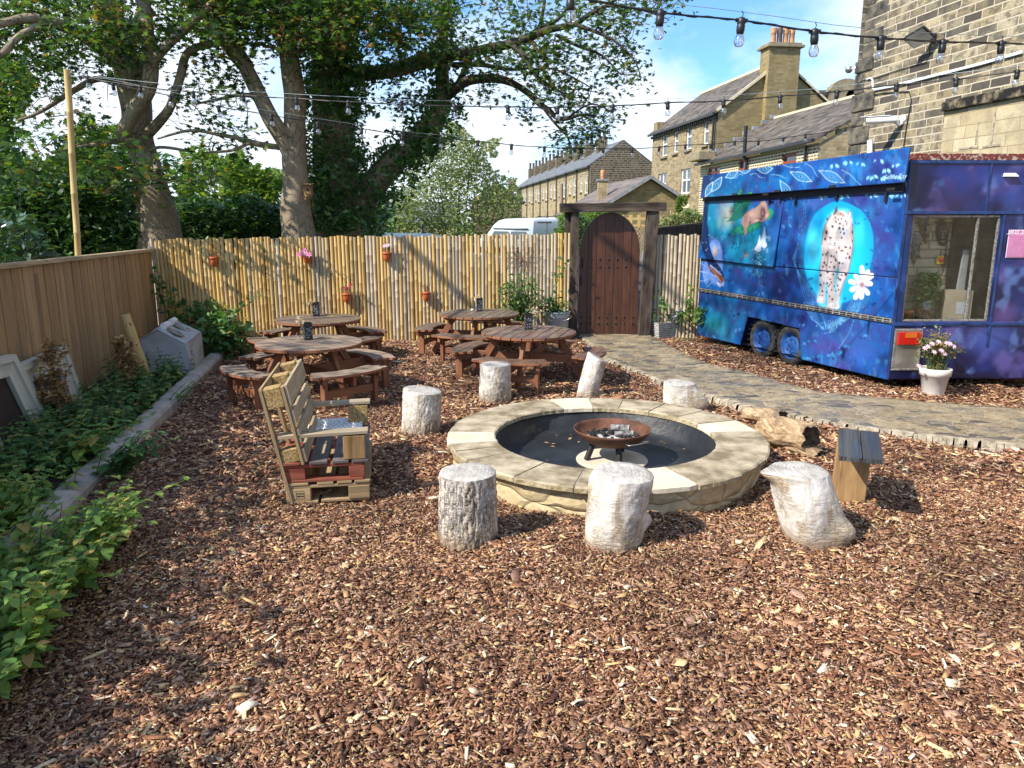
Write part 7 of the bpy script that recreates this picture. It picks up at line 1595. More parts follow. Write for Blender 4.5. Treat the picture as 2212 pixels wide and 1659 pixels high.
for k in range(14):
 x=xa+(xb-xa)*k/13;mb.bar((x,25.97,.6),(x+.6,25.97,1.75),.03,.03);mb.bar((x+.6,25.95,.6),(x,25.95,1.75),.03,.03)
mb.build('lattice',M['pallet_pale'],tr)
dfp=thing('dark_fence',gy(1450,500,19),'dark stained board fence beyond the short bamboo screen','fence');mb=MB();a,b=gy(1412,497,17.5),gy(1535,482,21)
for k in range(24):
 p,q=a.lerp(b,k/24),a.lerp(b,(k+1)/24);mb.bar(setz(p,p.z/2),setz(q,q.z/2),.03+.012*(k%2),p.z)
mb.build('boards',M['old_timber'],dfp);mb=MB();mb.bar(a+up*.02,b+up*.02,.08,.05);mb.build('rail',M['old_timber'],dfp)
def gauto(name,prof,w_,T,mat,parent,tum=.14,zt=1.0):
 """body from a side profile (x, z) swept across the width with tumblehome above zt"""
 n=len(prof);vs=[];ks=(-1,-.92,-.6,0,.6,.92,1)
 for k in ks:
  for x,z in prof:
   nar=1-tum*max(0,z-zt)/.7;e=1 if abs(k)<.95 else .965
   vs.append(T@Vector((x*e,k*w_/2*nar,zt*.5+(z-zt*.5)*e)))
 m=len(ks);fs=[(i*n+j,i*n+(j+1)%n,(i+1)*n+(j+1)%n,(i+1)*n+j)for i in range(m-1)for j in range(n)]+[tuple(range(n))[::-1],tuple(range((m-1)*n,m*n))]
 mb=MB();mb.add(vs,fs,None,0,True);o=mb.build(name,mat,parent);return o
def road_wheels(parent,T,xs,w_,r):
 for x in xs:
  for s_ in(-1,1):
   c=T@Vector((x,s_*(w_/2-.12),r));R=T.to_3x3()@Matrix.Rotation(PI/2*s_*-1,3,'X');wv=MB();wv.lathe([(r*.62,-.1),(r*.95,-.1),(r,-.05),(r,.06),(r*.94,.1),(r*.64,.1)],c,24,0,R);o=wv.build('wheel',M['tyre'],parent);hb=MB();hb.lathe([(r*.63,.09),(r*.5,.05),(r*.2,.07),(0,.08)],c,20,0,R);hb.build('rim',M['steel'],o)
def sidepoly(parent,name,T,pts,y,mat,off=.006):
 mb=MB();mb.add([T@Vector((x,y_,z))for x,y_,z in pts],[tuple(range(len(pts)))]);return mb.build(name,mat,parent)
gq=Vector((1.02,40,-.05));sdv=Vector((-2.46,3.5,0)).normalized();
van=thing('white_van',gq+sdv*2.5,'white high roofed van parked beyond the bamboo fence','van')
rdv=Vector((sdv.y,-sdv.x,0));TV=Matrix((sdv.to_4d(),(-rdv).to_4d(),Vector((0,0,1,0)),(0,0,0,1))).transposed();TV=Matrix.Translation(gq+rdv*1.0)@Matrix(((sdv.x,-rdv.x,0,0),(sdv.y,-rdv.y,0,0),(0,0,1,0),(0,0,0,1)))
prof=[(0,.35),(4.9,.35),(5.1,.6),(5.05,1.0),(4.3,1.25),(3.75,1.75),(3.3,1.98),(2.7,2.08),(.15,2.12),(.03,2.06),(0,1.9)]
gauto('body',prof,2.0,TV,M['van_white'],van,.10,1.3)
def vq(pts,name,mat):mb=MB();mb.add([TV@Vector(p)for p in pts],[tuple(range(len(pts)))]);mb.build(name,mat,van)
vq([(-.012,.62,1.86),(-.012,-.30,1.86),(-.012,-.30,1.93),(-.012,.62,1.93)],'brake_light',M['car_glass']);vq([(-.014,.012,.5),(-.014,-.012,.5),(-.014,-.012,1.9),(-.014,.012,1.9)],'door_seam',M['gutter']);vq([(-.013,.85,.95),(-.013,-.85,.95),(-.013,-.85,.985),(-.013,.85,.985)],'rear_moulding',M['gutter'])
ys=.955
vq([(.3,ys+.045,1.52),(3.6,ys+.045,1.52),(3.6,ys+.04,1.58),(.3,ys+.04,1.58)],'drip_rail',M['gutter']);vq([(.5,ys+.06,1.05),(1.9,ys+.06,1.05),(1.9,ys+.045,1.42),(.5,ys+.045,1.42)],'side_window',M['car_glass']);vq([(2.1,ys+.06,1.05),(3.9,ys+.06,1.05),(3.5,ys+.045,1.42),(2.1,ys+.045,1.42)],'side_window',M['car_glass'])
road_wheels(van,TV,(.9,4.0),2.0,.34)
def car(name,label,T,mat,w_=1.8,rails=True):
 t_=thing(name,T.translation,label,'car')
 prof=[(0,.3),(4.3,.3),(4.42,.55),(4.35,.82),(3.35,.98),(2.7,1.42),(2.2,1.52),(.75,1.52),(.3,1.42),(.05,1.02),(-.05,.6)]
 gauto('body',prof,w_,T,mat,t_,.22,.95)
 for s_ in(-1,1):
  y0,y1=s_*(w_/2*.935+.018),s_*(w_/2*.855+.024)
  for pts in(((2.72,y0,1.0),(3.2,y0,1.0),(2.66,y1,1.36),(2.3,y1,1.42),(2.3,y0,1.0)),((1.25,y0,1.0),(2.2,y0,1.0),(2.2,y1,1.42),(1.25,y1,1.42)),((.3,y0,1.02),(1.15,y0,1.0),(1.15,y1,1.42),(.6,y1,1.4))):
   mb=MB();mb.add([T@Vector(p)for p in pts],[tuple(range(len(pts)))]);mb.build('side_window',M['car_glass'],t_)
  if rails:mb=MB();mb.tube([T@Vector((x,s_*w_*.37,z))for x,z in((.7,1.53),(.8,1.59),(2.2,1.59),(2.4,1.52))],.02,8);mb.build('roof_rail',M['black_plastic'],t_)
 for pts,nm in((((3.3,-.66,1.02),(3.3,.66,1.02),(2.74,.56,1.42),(2.74,-.56,1.42)),'windscreen'),):
  n_=Vector((.6,0,.8))*.02;mb=MB();mb.add([T@(Vector(p)+n_)for p in pts],[(0,1,2,3)]);mb.build(nm,M['car_glass'],t_)
 road_wheels(t_,T,(.85,3.5),w_,.31)
 return t_
p=gy(1500,505,19.5);car('silver_car','silver estate car with roof rails showing between the bamboo screen and the trailer',Matrix.Translation((p.x+3.35,21.0,.36))@Matrix.Rotation(math.radians(194),4,'Z'),M['car_silver'])
p=gy(925,505,22);cr=car('dark_car','blue grey car whose roof shows above the bamboo fence',Matrix.Translation((p.x-2.2,22,.09))@Matrix.Rotation(math.radians(6),4,'Z'),M['car_dark'],rails=False)
mb=MB();q=gy(912,500,22);mb.lathe([(.11,0),(.11,.04),(.04,.07),(.04,.16),(.05,.2),(.03,.26),(0,.27)],(q.x,22,1.60),12);mb.build('roof_beacon',M['black_plastic'],cr)
p=gy(1178,470,52);mb_=car('white_car','white car roof just visible beyond the high roofed van',Matrix.Translation((p.x+1.8,52,.6))@Matrix.Rotation(math.radians(170),4,'Z'),M['van_white'])
zb=thing('zinc_bucket',gz(1203,738,0),'galvanised zinc bucket planter against the left gate post','bucket');c=Vector(ORG[zb.name])+Vector((0,.10,0));c=Vector((.76,12.62,0))
mb=MB();mb.lathe([(0,.01),(.15,.0),(.158,.04),(.163,.045),(.166,.06),(.20,.40),(.207,.405),(.209,.42),(.215,.48),(.222,.485),(.218,.495),(.20,.49),(.19,.44),(0,.43)],c,32);mb.build('bucket',M['galv'],zb)
mb=MB();mb.tube([c+Vector((.22*math.cos(a),.22*math.sin(a)*.2-.21,.44-.09*math.sin(a)))for a in np.linspace(0,PI,9)],.006,6);mb.build('handle',M['steel'],zb)
cp=thing('clay_planter',Vector((.12,12.35,0)),'terracotta planter with a leafy climber behind the damp brown table','planter');c2=Vector((.12,12.35,0));mb=MB();mb.lathe([(0,0),(.15,0),(.20,.26),(.215,.26),(.218,.33),(.20,.33),(.19,.28),(0,.28)],c2,28);mb.build('pot',M['terra_clay'],cp)
tq=thing('stone_trough',gz(1455,728,0),'pale split stone trough with silver leaved plants right of the gate','planter')
Z9=zoomer(2520,1120,7.5417);A_=gz(*Z9(395,1540),0);Bq=gz(*Z9(1400,1455),0);A0=gz(*Z9(255,1430),0)
B2=A_+(Vector((Bq.x,Bq.y,0))-A_);xd=(B2-A_).normalized();yd=Vector((-xd.y,xd.x,0));Lt=(B2-A_).length;Wt=.30;Ht=.27;A_=A_+yd*.0
mb=MB();fl_=1.08
def tp(x,y,z,k=1):cx_,cy_=Lt/2,Wt/2;return A_+xd*(cx_+(x-cx_)*k)+yd*(cy_+(y-cy_)*k)+up*z
ring=[(0,0),(Lt,0),(Lt,Wt),(0,Wt)];lo=[tp(x,y,-.02,.95)for x,y in ring];hi=[tp(x,y,Ht,1.05)for x,y in ring];hin=[tp(x,y,Ht,1.05-.13)if 0 else tp(min(max(x,.04),Lt-.04),min(max(y,.04),Wt-.04),Ht,1.02)for x,y in ring];lin=[tp(min(max(x,.05),Lt-.05),min(max(y,.05),Wt-.05),Ht-.05,1)for x,y in ring]
s0=0
for i in range(4):
 j=(i+1)%4;L=(lo[j]-lo[i]).length;mb.add([lo[i],lo[j],hi[j],hi[i]],[(0,1,2,3)],[[(s0,0),(s0+L,0),(s0+L,Ht),(s0,Ht)]]);mb.add([hi[i],hi[j],hin[j],hin[i]],[(0,1,2,3)],[[(s0,Ht),(s0+L,Ht),(s0+L,Ht+.05),(s0,Ht+.05)]]);mb.add([hin[i],hin[j],lin[j],lin[i]],[(0,1,2,3)]);s0+=L
mb.build('trough',M['stone_trough'],tq);mb=MB();mb.add(lin,[(0,1,2,3)]);mb.build('soil',M['soil'],tq)
fpot=thing('flower_pot',Vector((4.90,8.56,0)),'white flower pot with pink cosmos in front of the trailer','flower pot');c3=Vector((4.90,8.57,0))
mb=MB();mb.lathe([(0,0),(.105,0),(.115,.02),(.15,.235),(.165,.24),(.172,.32),(.162,.325),(.15,.30),(0,.29)],c3,32);mb.build('pot',M['white_pot'],fpot)
Zl=zoomer(0,950,2.2122);Zw=zoomer(0,1200,3.318)
cl=thing('cloche',gz(*Zl(1500,1150),.05),'white mesh garden cloche with roll up vents by the fence corner','cloche')
YN,YF=9.55,10.45
np_=[gy(*Zl(x,y),YN+dy)for x,y,dy in((1290,1235,.1),(1210,832,.25),(1362,748,.12),(1602,868,0),(1655,1125,0))];fp_=[gy(*Zl(x,y),YF+dy)for x,y,dy in((1345,1130,.1),(1330,770,.25),(1512,664,.1),(1735,768,0),(1765,1005,0))]
mb=MB();
def sub_quad(a,b,c,d,nx_=10,ny_=10,amp=.012):
 vs=[];uv=[];L=(b-a).length;H=(d-a).length;n_=(b-a).cross(d-a).normalized()
 for j in range(ny_+1):
  for i in range(nx_+1):
   p=a.lerp(b,i/nx_).lerp(d.lerp(c,i/nx_),j/ny_);e=0 if i in(0,nx_)or j in(0,ny_)else amp*(mnoise.noise(p*6)*3+mnoise.noise(p*2.5)*2);vs.append(p+n_*e);uv.append((L*i/nx_,H*j/ny_))
 fs=[(j*(nx_+1)+i,j*(nx_+1)+i+1,(j+1)*(nx_+1)+i+1,(j+1)*(nx_+1)+i)for j in range(ny_)for i in range(nx_)];mb.add(vs,fs,[[uv[k]for k in f]for f in fs],0,True)
for i in range(4):sub_quad(np_[i],np_[i+1],fp_[i+1],fp_[i])
sub_quad(np_[0],np_[4],np_[3],np_[1]);mb.add([np_[1]+(np_[2]-np_[1])*.0,np_[3],np_[2]],[(0,1,2)],[[(0,0),(.5,0),(.25,.3)]]);mb.add([fp_[1],fp_[2],fp_[3],fp_[4],fp_[0]],[(0,1,2,3,4)],[[(0,0),(.2,.3),(.5,0),(.5,-.4),(0,-.4)]]);mb.build('mesh_cover',M['mesh_cover'],cl)
mb=MB()
for ring in(np_,fp_):mb.tube(ring+[ring[0]],.008,6,caps=False)
for i in(1,2,3):mb.tube([np_[i],fp_[i]],.008,6)
mb.build('frame',M['galv'],cl)
nn_=(np_[3]-np_[2]).cross(fp_[2]-np_[2]).normalized();nn_=nn_ if nn_.z>0 else-nn_
for f in(.30,.72):
 mb=MB();a=np_[2].lerp(fp_[2],f);b=np_[3].lerp(fp_[3],f);w2=(fp_[2]-np_[2])*.13;c_=a.lerp(b,.42);vs=[c_+(b-a)*(.34*math.cos(t_))+w2*math.sin(t_)+nn_*.012 for t_ in np.linspace(0,2*PI,24,False)];mb.add(vs,[tuple(range(24))],[[(p.x,p.y)for p in vs]]);mb.build('vent_opening',M['mask_grey'],cl)
 mb=MB();mb.tube([a+(b-a)*.06-w2*.9+nn_*.03,a+(b-a)*.06+w2*.9+nn_*.03],.045,12);mb.build('vent_roll',M['white_plastic'],cl)
bt_=thing('bamboo_tube',gz(*Zl(1290,1215),.05),'thick cut bamboo tube leaning on the board fence beside the cloche','bamboo');b0=gz(*Zl(1285,1212),.05);t0=gy(*Zl(1078,618),b0.y-.05);mb=MB();P=[];rd=[]
for k in range(9):
 q=b0.lerp(t0,k/8);P+=[q];rd+=[.058 if k%3 else .062]
mb.tube(P,rd,18);mb.build('culm',M['bamboo_pole'],bt_);dv=(t0-b0).normalized();mb=MB();hp=gy(*Zl(1137,698),b0.y-.06);
hp=b0.lerp(t0,.84);dn=Vector((.5,-.85,.2));dn=(dn-dv*dn.dot(dv)).normalized();sx=dv.cross(dn);mb.add([hp+dn*(.0592-.01*math.cos(a)**2)+sx*.032*math.cos(a)+dv*.045*math.sin(a)for a in np.linspace(0,2*PI,18,False)],[tuple(range(18))]);mb.build('cut_hole',M['dark_gap'],bt_)
FP=Plane(wft(0)+fn*.17,fd);FP.n=fn.copy()
def leaning_frame(outer,inner,label):
 O=[gplane(*Zw(x,y),FP.o,FP.n)for x,y in outer];I=[gplane(*Zw(x,y),FP.o,FP.n)for x,y in inner]
 lean=lambda p:p-fn*(.10*(p.z-.05))
 O=[lean(p)for p in O];I=[lean(p)for p in I];t_=thing('fireplace_surround',min(O,key=lambda p:p.z),label,'surround','cream painted surrounds leaning on the board fence')
 mb=MB();th_=.05;mids=[o_.lerp(i_,.32)for o_,i_ in zip(O,I)]
 def ringm(A,B,h0,h1):
  for k in range(4):
   j=(k+1)%4
   if k==2:continue
   a,b,c_,d_=A[k]+fn*h0,A[j]+fn*h0,B[j]+fn*h1,B[k]+fn*h1;L=(b-a).length;mb.add([a,b,c_,d_],[(0,1,2,3)],[[(0,0),(L,0),(L,.1),(0,.1)]])
 ringm(O,O,-.02,th_);ringm(O,mids,th_,th_-.004);ringm(mids,mids,th_-.004,th_-.028);ringm(mids,I,th_-.028,th_-.03);ringm(I,I,th_-.03,-.02);mb.build('frame',M['white_wood'],t_)
 mb=MB();mb.add([p-fn*.025 for p in I],[(0,1,2,3)]);mb.build('backing_board',M['dark_gap'],t_)
leaning_frame([(300,745),(880,505),(1130,1560),(640,1760)],[(468,965),(832,772),(985,1480),(640,1640)],'cream painted surround leaning on the board fence, the one nearer the cloche')
leaning_frame([(-330,745),(250,605),(660,1690),(0,2000)],[(-200,1010),(190,893),(450,1640),(60,1900)],'cream painted surround leaning on the board fence at the left edge')
mb=MB();c=gplane(*Zw(868,1245),FP.o,FP.n)+fn*.12;mb.lathe([(.038*math.cos(a)+.0001,.038*math.sin(a))for a in np.linspace(-PI/2,PI/2,11)],c,16);tag(mb.build('orange_ball',M['terracotta']),'small orange ball caught among the weeds before the cream surround','ball')
def pxp(u,v,Y):return gy(u,v,Y)
def limb_pts(pts,sub=5):
 """(u, v, Y, radius) stations -> smooth 3-D line"""
 P=[(*gy(u,v,Y),r)for u,v,Y,r in pts];out=[];m=len(P)
 for i in range(m-1):
  p0,p1,p2,p3=P[max(i-1,0)],P[i],P[i+1],P[min(i+2,m-1)]
  for k in range(sub):
   t_=k/sub;out.append(tuple(.5*((2*p1[j])+(-p0[j]+p2[j])*t_+(2*p0[j]-5*p1[j]+4*p2[j]-p3[j])*t_*t_+(-p0[j]+3*p1[j]-3*p2[j]+p3[j])*t_**3)for j in range(4)))
 out.append(P[-1]);return out
class Tree:
 def __init__(s,name,label,base,group=None):s.t=thing(name,base,label,'tree',group);s.nodes=[]
 def limbs(s,name,L,mat,seg=12,wob=.12,first=None):
  mb=MB()
  for pts in L:
   q=limb_pts(pts);mb.tube([p[:3]for p in q],[max(.006,p[3])for p in q],seg,caps=True,wob=wob);s.nodes+=[Vector(p[:3])for p in q]
  return mb.build(name,mat,s.t)
 def node_arr(s):return np.array([list(p)for p in s.nodes])
 def foliage(s,pts,per,spread,size,mat,tmpl=None,name='crown',twigs=True,tilt=1.2,hang=.0,maxtwig=1.6):
  pts=np.asarray(pts);n=len(pts)
  if n==0:return
  if twigs and s.nodes:
   NA=s.node_arr();mb=MB();d=np.full(n,1e9);src=np.zeros((n,3))
   for i in range(0,len(NA),400):
    q=np.linalg.norm(pts[:,None]-NA[None,i:i+400],axis=2);j=q.argmin(1);m_=q.min(1)<d;d[m_]=q.min(1)[m_];src[m_]=NA[i:i+400][j[m_]]
   todo=np.ones(n,bool)
   for _ in range(n):
    k=int(np.where(todo,d,1e9).argmin());todo[k]=False;a=Vector(src[k]);b=Vector(pts[k]);ln=(b-a).length;w0=.004+.007*min(1,ln)
    m=a.lerp(b,.5)+Vector((random.uniform(-1,1),random.uniform(-1,1),random.uniform(-.3,.9)))*.16*ln
    mb.tube([a,a.lerp(m,.6),m,m.lerp(b,.55),b],[w0*1.4,w0*1.15,w0,w0*.8,.004],4,caps=False)
    e=np.linalg.norm(pts-pts[k],axis=1);m_=todo&(e<d);d[m_]=e[m_];src[m_]=pts[k];e=np.linalg.norm(pts-np.array(m),axis=1);m_=todo&(e<d);d[m_]=e[m_];src[m_]=np.array(m)
   mb.build('twigs',M['twig'],s.t)['kind']='stuff'
  P=np.repeat(pts,per,0)+RNG.normal(0,1,(n*per,3))*np.array(spread);P[:,2]-=hang*np.abs(RNG.normal(0,1,len(P)))
  return scatter(name,tmpl or leaf_maple(),P,rand_rot(len(P),tilt),RNG.uniform(size[0],size[1],len(P)),mat,s.t)
def region(poly,y0,y1,n,gap=None,gs=.9,seed=0):
 xs=[p[0]+q for p in poly for q in(-22,22)];ys=[p[1]+q for p in poly for q in(-22,22)];out=[]
 while len(out)<n:
  u,v=random.uniform(min(xs),max(xs)),random.uniform(min(ys),max(ys))
  w1,w2=26*mnoise.noise(Vector((u/38,v/38,seed+.5)))+9*mnoise.noise(Vector((u/11,v/11,seed+9.5))),26*mnoise.noise(Vector((u/38,v/38,seed+5.5)))+9*mnoise.noise(Vector((u/11,v/11,seed+3.5)))
  if not bool(in_poly(np.array([u+w1]),np.array([v+w2]),poly)[0]):continue
  p=gy(u,v,random.uniform(y0,y1))
  if gap is not None and mnoise.noise(p*gs+Vector((seed,seed*2,0)))<gap and random.random()<.9:continue
  out.append(tuple(p))
 return out
ta=Tree('sycamore_tree','large sycamore with flaking bark and a curving limb, left behind the fence corner',gy(345,520,13.9))
ta.limbs('trunk',[[(352,560,13.9,.42),(345,505,13.9,.36),(335,440,13.9,.33),(318,370,13.9,.27),(300,300,13.9,.245),(295,230,13.9,.25),(282,160,13.9,.27),(262,110,13.9,.24),(240,50,13.9,.22),(222,-20,13.9,.20),(200,-120,13.9,.16),(190,-260,13.9,.10)]],M['trunk'],20,.14)
ta.limbs('limbs',[[(300,320,13.8,.12),(275,300,13.5,.125),(268,285,13.4,.12),(290,240,13.2,.12),(318,195,13.1,.125),(327,140,13.1,.12),(318,80,13.1,.115),(312,20,13.2,.11),(296,-50,13.3,.09)],[(327,145,13.1,.09),(350,110,13,.075),(400,62,12.9,.065),(440,25,12.8,.06),(480,-10,12.7,.05)],[(318,290,13.8,.10),(345,262,13.6,.085),(368,230,13.5,.075),(390,165,13.4,.07),(405,115,13.3,.065),(450,95,13.2,.055),(520,88,13.1,.04)],[(280,150,13.9,.17),(230,110,13.7,.13),(170,70,13.3,.11),(120,50,12.9,.09),(60,40,12.5,.07),(-30,60,12,.05)],[(262,110,13.9,.12),(295,60,14.3,.1),(310,10,14.6,.09),(330,-60,14.8,.07)],[(290,195,13.9,.07),(220,170,13.6,.055),(160,195,13.3,.045),(90,240,13,.03),(40,260,12.8,.02)],[(300,310,13.9,.055),(250,305,13.6,.05),(190,315,13.3,.04),(110,330,13,.03)],[(335,410,13.8,.06),(295,385,13.6,.06),(262,380,13.5,.055),(248,400,13.45,.05),(225,420,13.4,.03)],[(310,330,13.8,.03),(345,318,13.6,.028),(400,325,13.4,.022)],[(100,45,12.8,.06),(40,80,12.2,.05),(0,120,11.9,.045),(-60,150,11.5,.03)]],M['trunk_smooth'],10)
q0=gy(225,-20,13.9);lm=MB();fw=[]  # forward limbs added out of view, to carry leaves that shade the yard
for e in((-8.6,4.6,8.2),(-5.6,6.2,10.2)):
 e=Vector(e);pts=[q0.lerp(e,k/7)+Vector((0,0,.9*math.sin(PI*k/7)))for k in range(8)];lm.tube(pts,[.11-.012*k for k in range(8)],8,wob=.1);fw+=pts
lm.build('limbs',M['trunk_smooth'],ta.t);ta.nodes+=fw
top=[(-60,-60),(520,-60),(540,40),(500,70),(420,90),(330,80),(290,140),(200,130),(120,160),(60,180),(-60,200)]
ta.foliage(region(top,12.2,15.0,430,-.10,1.1,1),15,(.22,.22,.15),(.12,.20),M['leaf_syc'],hang=.05)
ta.foliage(region([(60,180),(230,150),(260,290),(170,310),(60,290)],12.5,14.5,36,.0,1.2,3),9,(.2,.2,.14),(.12,.18),M['leaf_syc'])
ta.foliage(region([(360,180),(470,150),(560,260),(590,320),(480,340),(370,300)],12.6,14.8,52,.0,1.2,5),9,(.2,.2,.14),(.12,.18),M['leaf_syc'])
ta.foliage(region([(-30,290),(170,280),(270,300),(300,350),(450,330),(480,400),(360,440),(240,420),(130,400),(-30,420)],11.6,13.2,105,-.12,1.2,7),10,(.22,.2,.10),(.13,.21),M['leaf_syc'])
def ball_pts(c,r,n,gap=.0,gs=.7):
 out=[]
 while len(out)<n:
  v=Vector((random.gauss(0,1),random.gauss(0,1),random.gauss(0,1))).normalized()*random.random()**.4;p=Vector(c)+Vector((v.x*r[0],v.y*r[1],v.z*r[2]))
  if mnoise.noise(p*gs)<gap:continue
  out.append(tuple(p))
 return out
ta.foliage(ball_pts((-8.7,4.5,8.2),(2.6,1.5,1.5),50,-.1,1.2)+ball_pts((-5.4,5.9,10.4),(1.7,1.5,1.3),75,.0,.9),10,(.25,.25,.18),(.13,.21),M['leaf_syc'],maxtwig=1.0)  # out-of-view leaf clusters, added to dapple the tables and the trailer
P=np.array(region([(280,-20),(500,-20),(540,60),(330,70)],12.2,13.2,26,None)+region([(120,0),(260,0),(270,60)],12.2,13,8,None));P=np.repeat(P,9,0)+RNG.normal(0,.06,(len(P)*9,3))*np.array([.7,.7,1.6]);scatter('seed_keys',leaf_oval(),P,rand_rot(len(P),2),RNG.uniform(.04,.07,len(P)),M['seed'],ta.t)
tb_=Tree('sycamore_tree','smooth grey forked sycamore with a bird box on its trunk, behind the bamboo fence',gy(645,520,13.6))
tb_.limbs('trunk',[[(648,560,13.6,.32),(645,505,13.6,.30),(638,450,13.6,.27),(640,400,13.6,.225),(634,340,13.6,.21),(636,280,13.6,.19),(636,210,13.6,.18),(628,140,13.6,.165),(620,80,13.6,.15),(612,10,13.6,.14),(600,-90,13.6,.12),(595,-250,13.5,.07)]],M['trunk_smooth'],18,.12)
tb_.limbs('limbs',[[(636,350,13.6,.15),(612,300,13.5,.15),(585,255,13.4,.14),(562,210,13.4,.135),(538,160,13.4,.125),(515,115,13.3,.12),(488,80,13.2,.10),(450,40,13.1,.09),(420,-30,13,.07)],[(530,145,13.4,.08),(500,120,13.6,.06),(470,60,13.8,.05),(465,-20,14,.04)],[(602,318,13.5,.05),(560,312,13.4,.05),(520,300,13.3,.04),(470,290,13.2,.03),(410,282,13.1,.025),(340,300,13.0,.015)],[(540,308,13.3,.03),(500,325,13.2,.025),(440,330,13.1,.018)],[(565,210,13.4,.05),(520,205,13.3,.035),(470,215,13.2,.025),(420,225,13,.015)],[(628,130,13.6,.06),(660,100,13.5,.05),(700,60,13.4,.04),(760,30,13.2,.03)],[(620,85,13.6,.06),(580,50,13.5,.05),(540,20,13.4,.04)]],M['trunk_smooth'],10)
tb_.foliage(region([(430,-60),(900,-60),(900,60),(860,110),(760,90),(700,110),(650,90),(600,110),(540,90),(470,100),(420,60)],12.0,14.6,470,-.14,1.1,11),15,(.22,.22,.15),(.12,.20),M['leaf_syc'],hang=.05)
tb_.foliage(region([(420,90),(540,110),(560,200),(460,230),(410,190)],12.8,14.4,40,.0,1.2,13),9,(.2,.2,.14),(.12,.18),M['leaf_syc'])
tb_.foliage(region([(650,90),(700,100),(760,180),(690,200),(655,150)],12.6,13.6,14,None),8,(.16,.16,.12),(.12,.17),M['leaf_syc'])
P=np.array(region([(560,40),(900,20),(880,110),(700,130),(600,120)],11.8,12.6,44,None));P=np.repeat(P,9,0)+RNG.normal(0,.06,(len(P)*9,3))*np.array([.7,.7,1.7]);scatter('seed_keys',leaf_oval(),P,rand_rot(len(P),2),RNG.uniform(.04,.07,len(P)),M['seed'],tb_.t)
bx_=thing('bird_box',gy(664,420,13.2),'brown wooden bird box fixed to the right side of the forked trunk','bird box');c=gy(667,413,13.35);mb=MB();mb.box(c,(.12,.15,.19));mb.box(c+Vector((-.12,.1,0)),(.1,.03,.28));mb.build('box',M['old_plank'],bx_,.004);mb=MB();mb.box(c+Vector((.005,-.02,.115)),(.15,.2,.018),Matrix.Rotation(.14,3,'X'));mb.build('roof',M['old_plank'],bx_,.003);mb=MB();mb.lathe([(.022,0),(0,.0005)],c+Vector((0,-.0805,.02)),12,0,Matrix.Rotation(PI/2,3,'X'));mb.build('entrance_hole',M['gap_black'],bx_)
tc_=Tree('ivy_tree','tall tree wrapped in dark ivy, one long limb reaching right over the sky',gy(735,520,15.0))
ivy_l=[[(740,560,15,.5),(735,500,15,.46),(728,400,15,.42),(722,300,15,.40),(716,200,15,.36),(712,100,15,.33),(708,0,15,.3),(700,-150,15,.22)],[(750,470,15,.3),(790,420,14.9,.27),(845,355,14.8,.24),(890,310,14.7,.21),(925,278,14.6,.2),(948,245,14.6,.18),(958,205,14.6,.15)],[(958,215,14.6,.13),(955,150,14.6,.12),(955,90,14.6,.11),(962,20,14.6,.09),(985,-30,14.6,.07)],[(790,160,14.9,.12),(850,152,14.8,.13),(900,138,14.7,.12),(960,122,14.5,.10)],[(712,170,15,.18),(760,162,14.9,.15),(800,158,14.9,.13)]]
tc_.limbs('trunk',ivy_l,M['trunk'],14,.1)
right_l=[[(958,215,14.6,.10),(985,190,14.4,.095),(1012,174,14.3,.085),(1050,170,14.2,.075),(1085,172,14.1,.07),(1115,184,14.0,.06),(1145,204,13.9,.055),(1165,224,13.8,.05),(1188,240,13.7,.045),(1202,254,13.7,.04),(1225,256,13.6,.035),(1255,248,13.5,.025),(1285,250,13.5,.015)],[(985,192,14.4,.07),(1000,160,14.5,.06),(1015,130,14.6,.05),(1030,90,14.7,.035)],[(960,122,14.5,.10),(1000,116,14.3,.095),(1050,106,14.1,.085),(1100,95,13.9,.075),(1142,82,13.8,.07),(1180,66,13.7,.06),(1215,58,13.6,.055),(1245,50,13.5,.045),(1275,30,13.5,.04),(1310,12,13.4,.03),(1345,-10,13.4,.02)],[(1140,82,13.8,.05),(1165,62,13.9,.045),(1200,45,14,.035),(1220,25,14,.03),(1235,-10,14,.02)],[(1165,60,13.9,.035),(1172,30,14,.03),(1175,-10,14,.025),(1150,-30,14,.02)],[(1105,98,13.9,.05),(1128,115,13.7,.045),(1148,150,13.6,.04),(1172,178,13.5,.03),(1195,190,13.4,.02),(1240,215,13.3,.012)],[(1165,222,13.8,.025),(1195,262,13.6,.022),(1225,295,13.5,.018),(1232,320,13.5,.01)],[(1240,52,13.5,.035),(1290,70,13.3,.03),(1330,90,13.2,.022),(1370,130,13.1,.014),(1385,170,13.1,.008)],[(1200,75,13.6,.03),(1250,100,13.4,.025),(1300,120,13.3,.018),(1340,160,13.2,.01)],[(980,140,14.5,.05),(1040,140,14.2,.04),(1100,150,14,.028),(1150,145,13.9,.014)],[(1310,12,13.4,.025),(1380,20,13.2,.018),(1440,40,13.1,.01)],[(1145,150,13.6,.02),(1200,150,13.4,.016),(1270,185,13.2,.01)],[(1225,256,13.6,.02),(1275,225,13.4,.014),(1320,240,13.3,.008)]]
tc_.limbs('limbs',right_l,M['twig'],8,.1)
ra=dict(per=10,spread=(.15,.17,.12),size=(.10,.165),mat=M['leaf_syc'],maxtwig=.7)
def reg2(p,n,gap=-.05,y=(12.9,14.8),s=21):return region(p,y[0],y[1],n,gap,1.6,s)
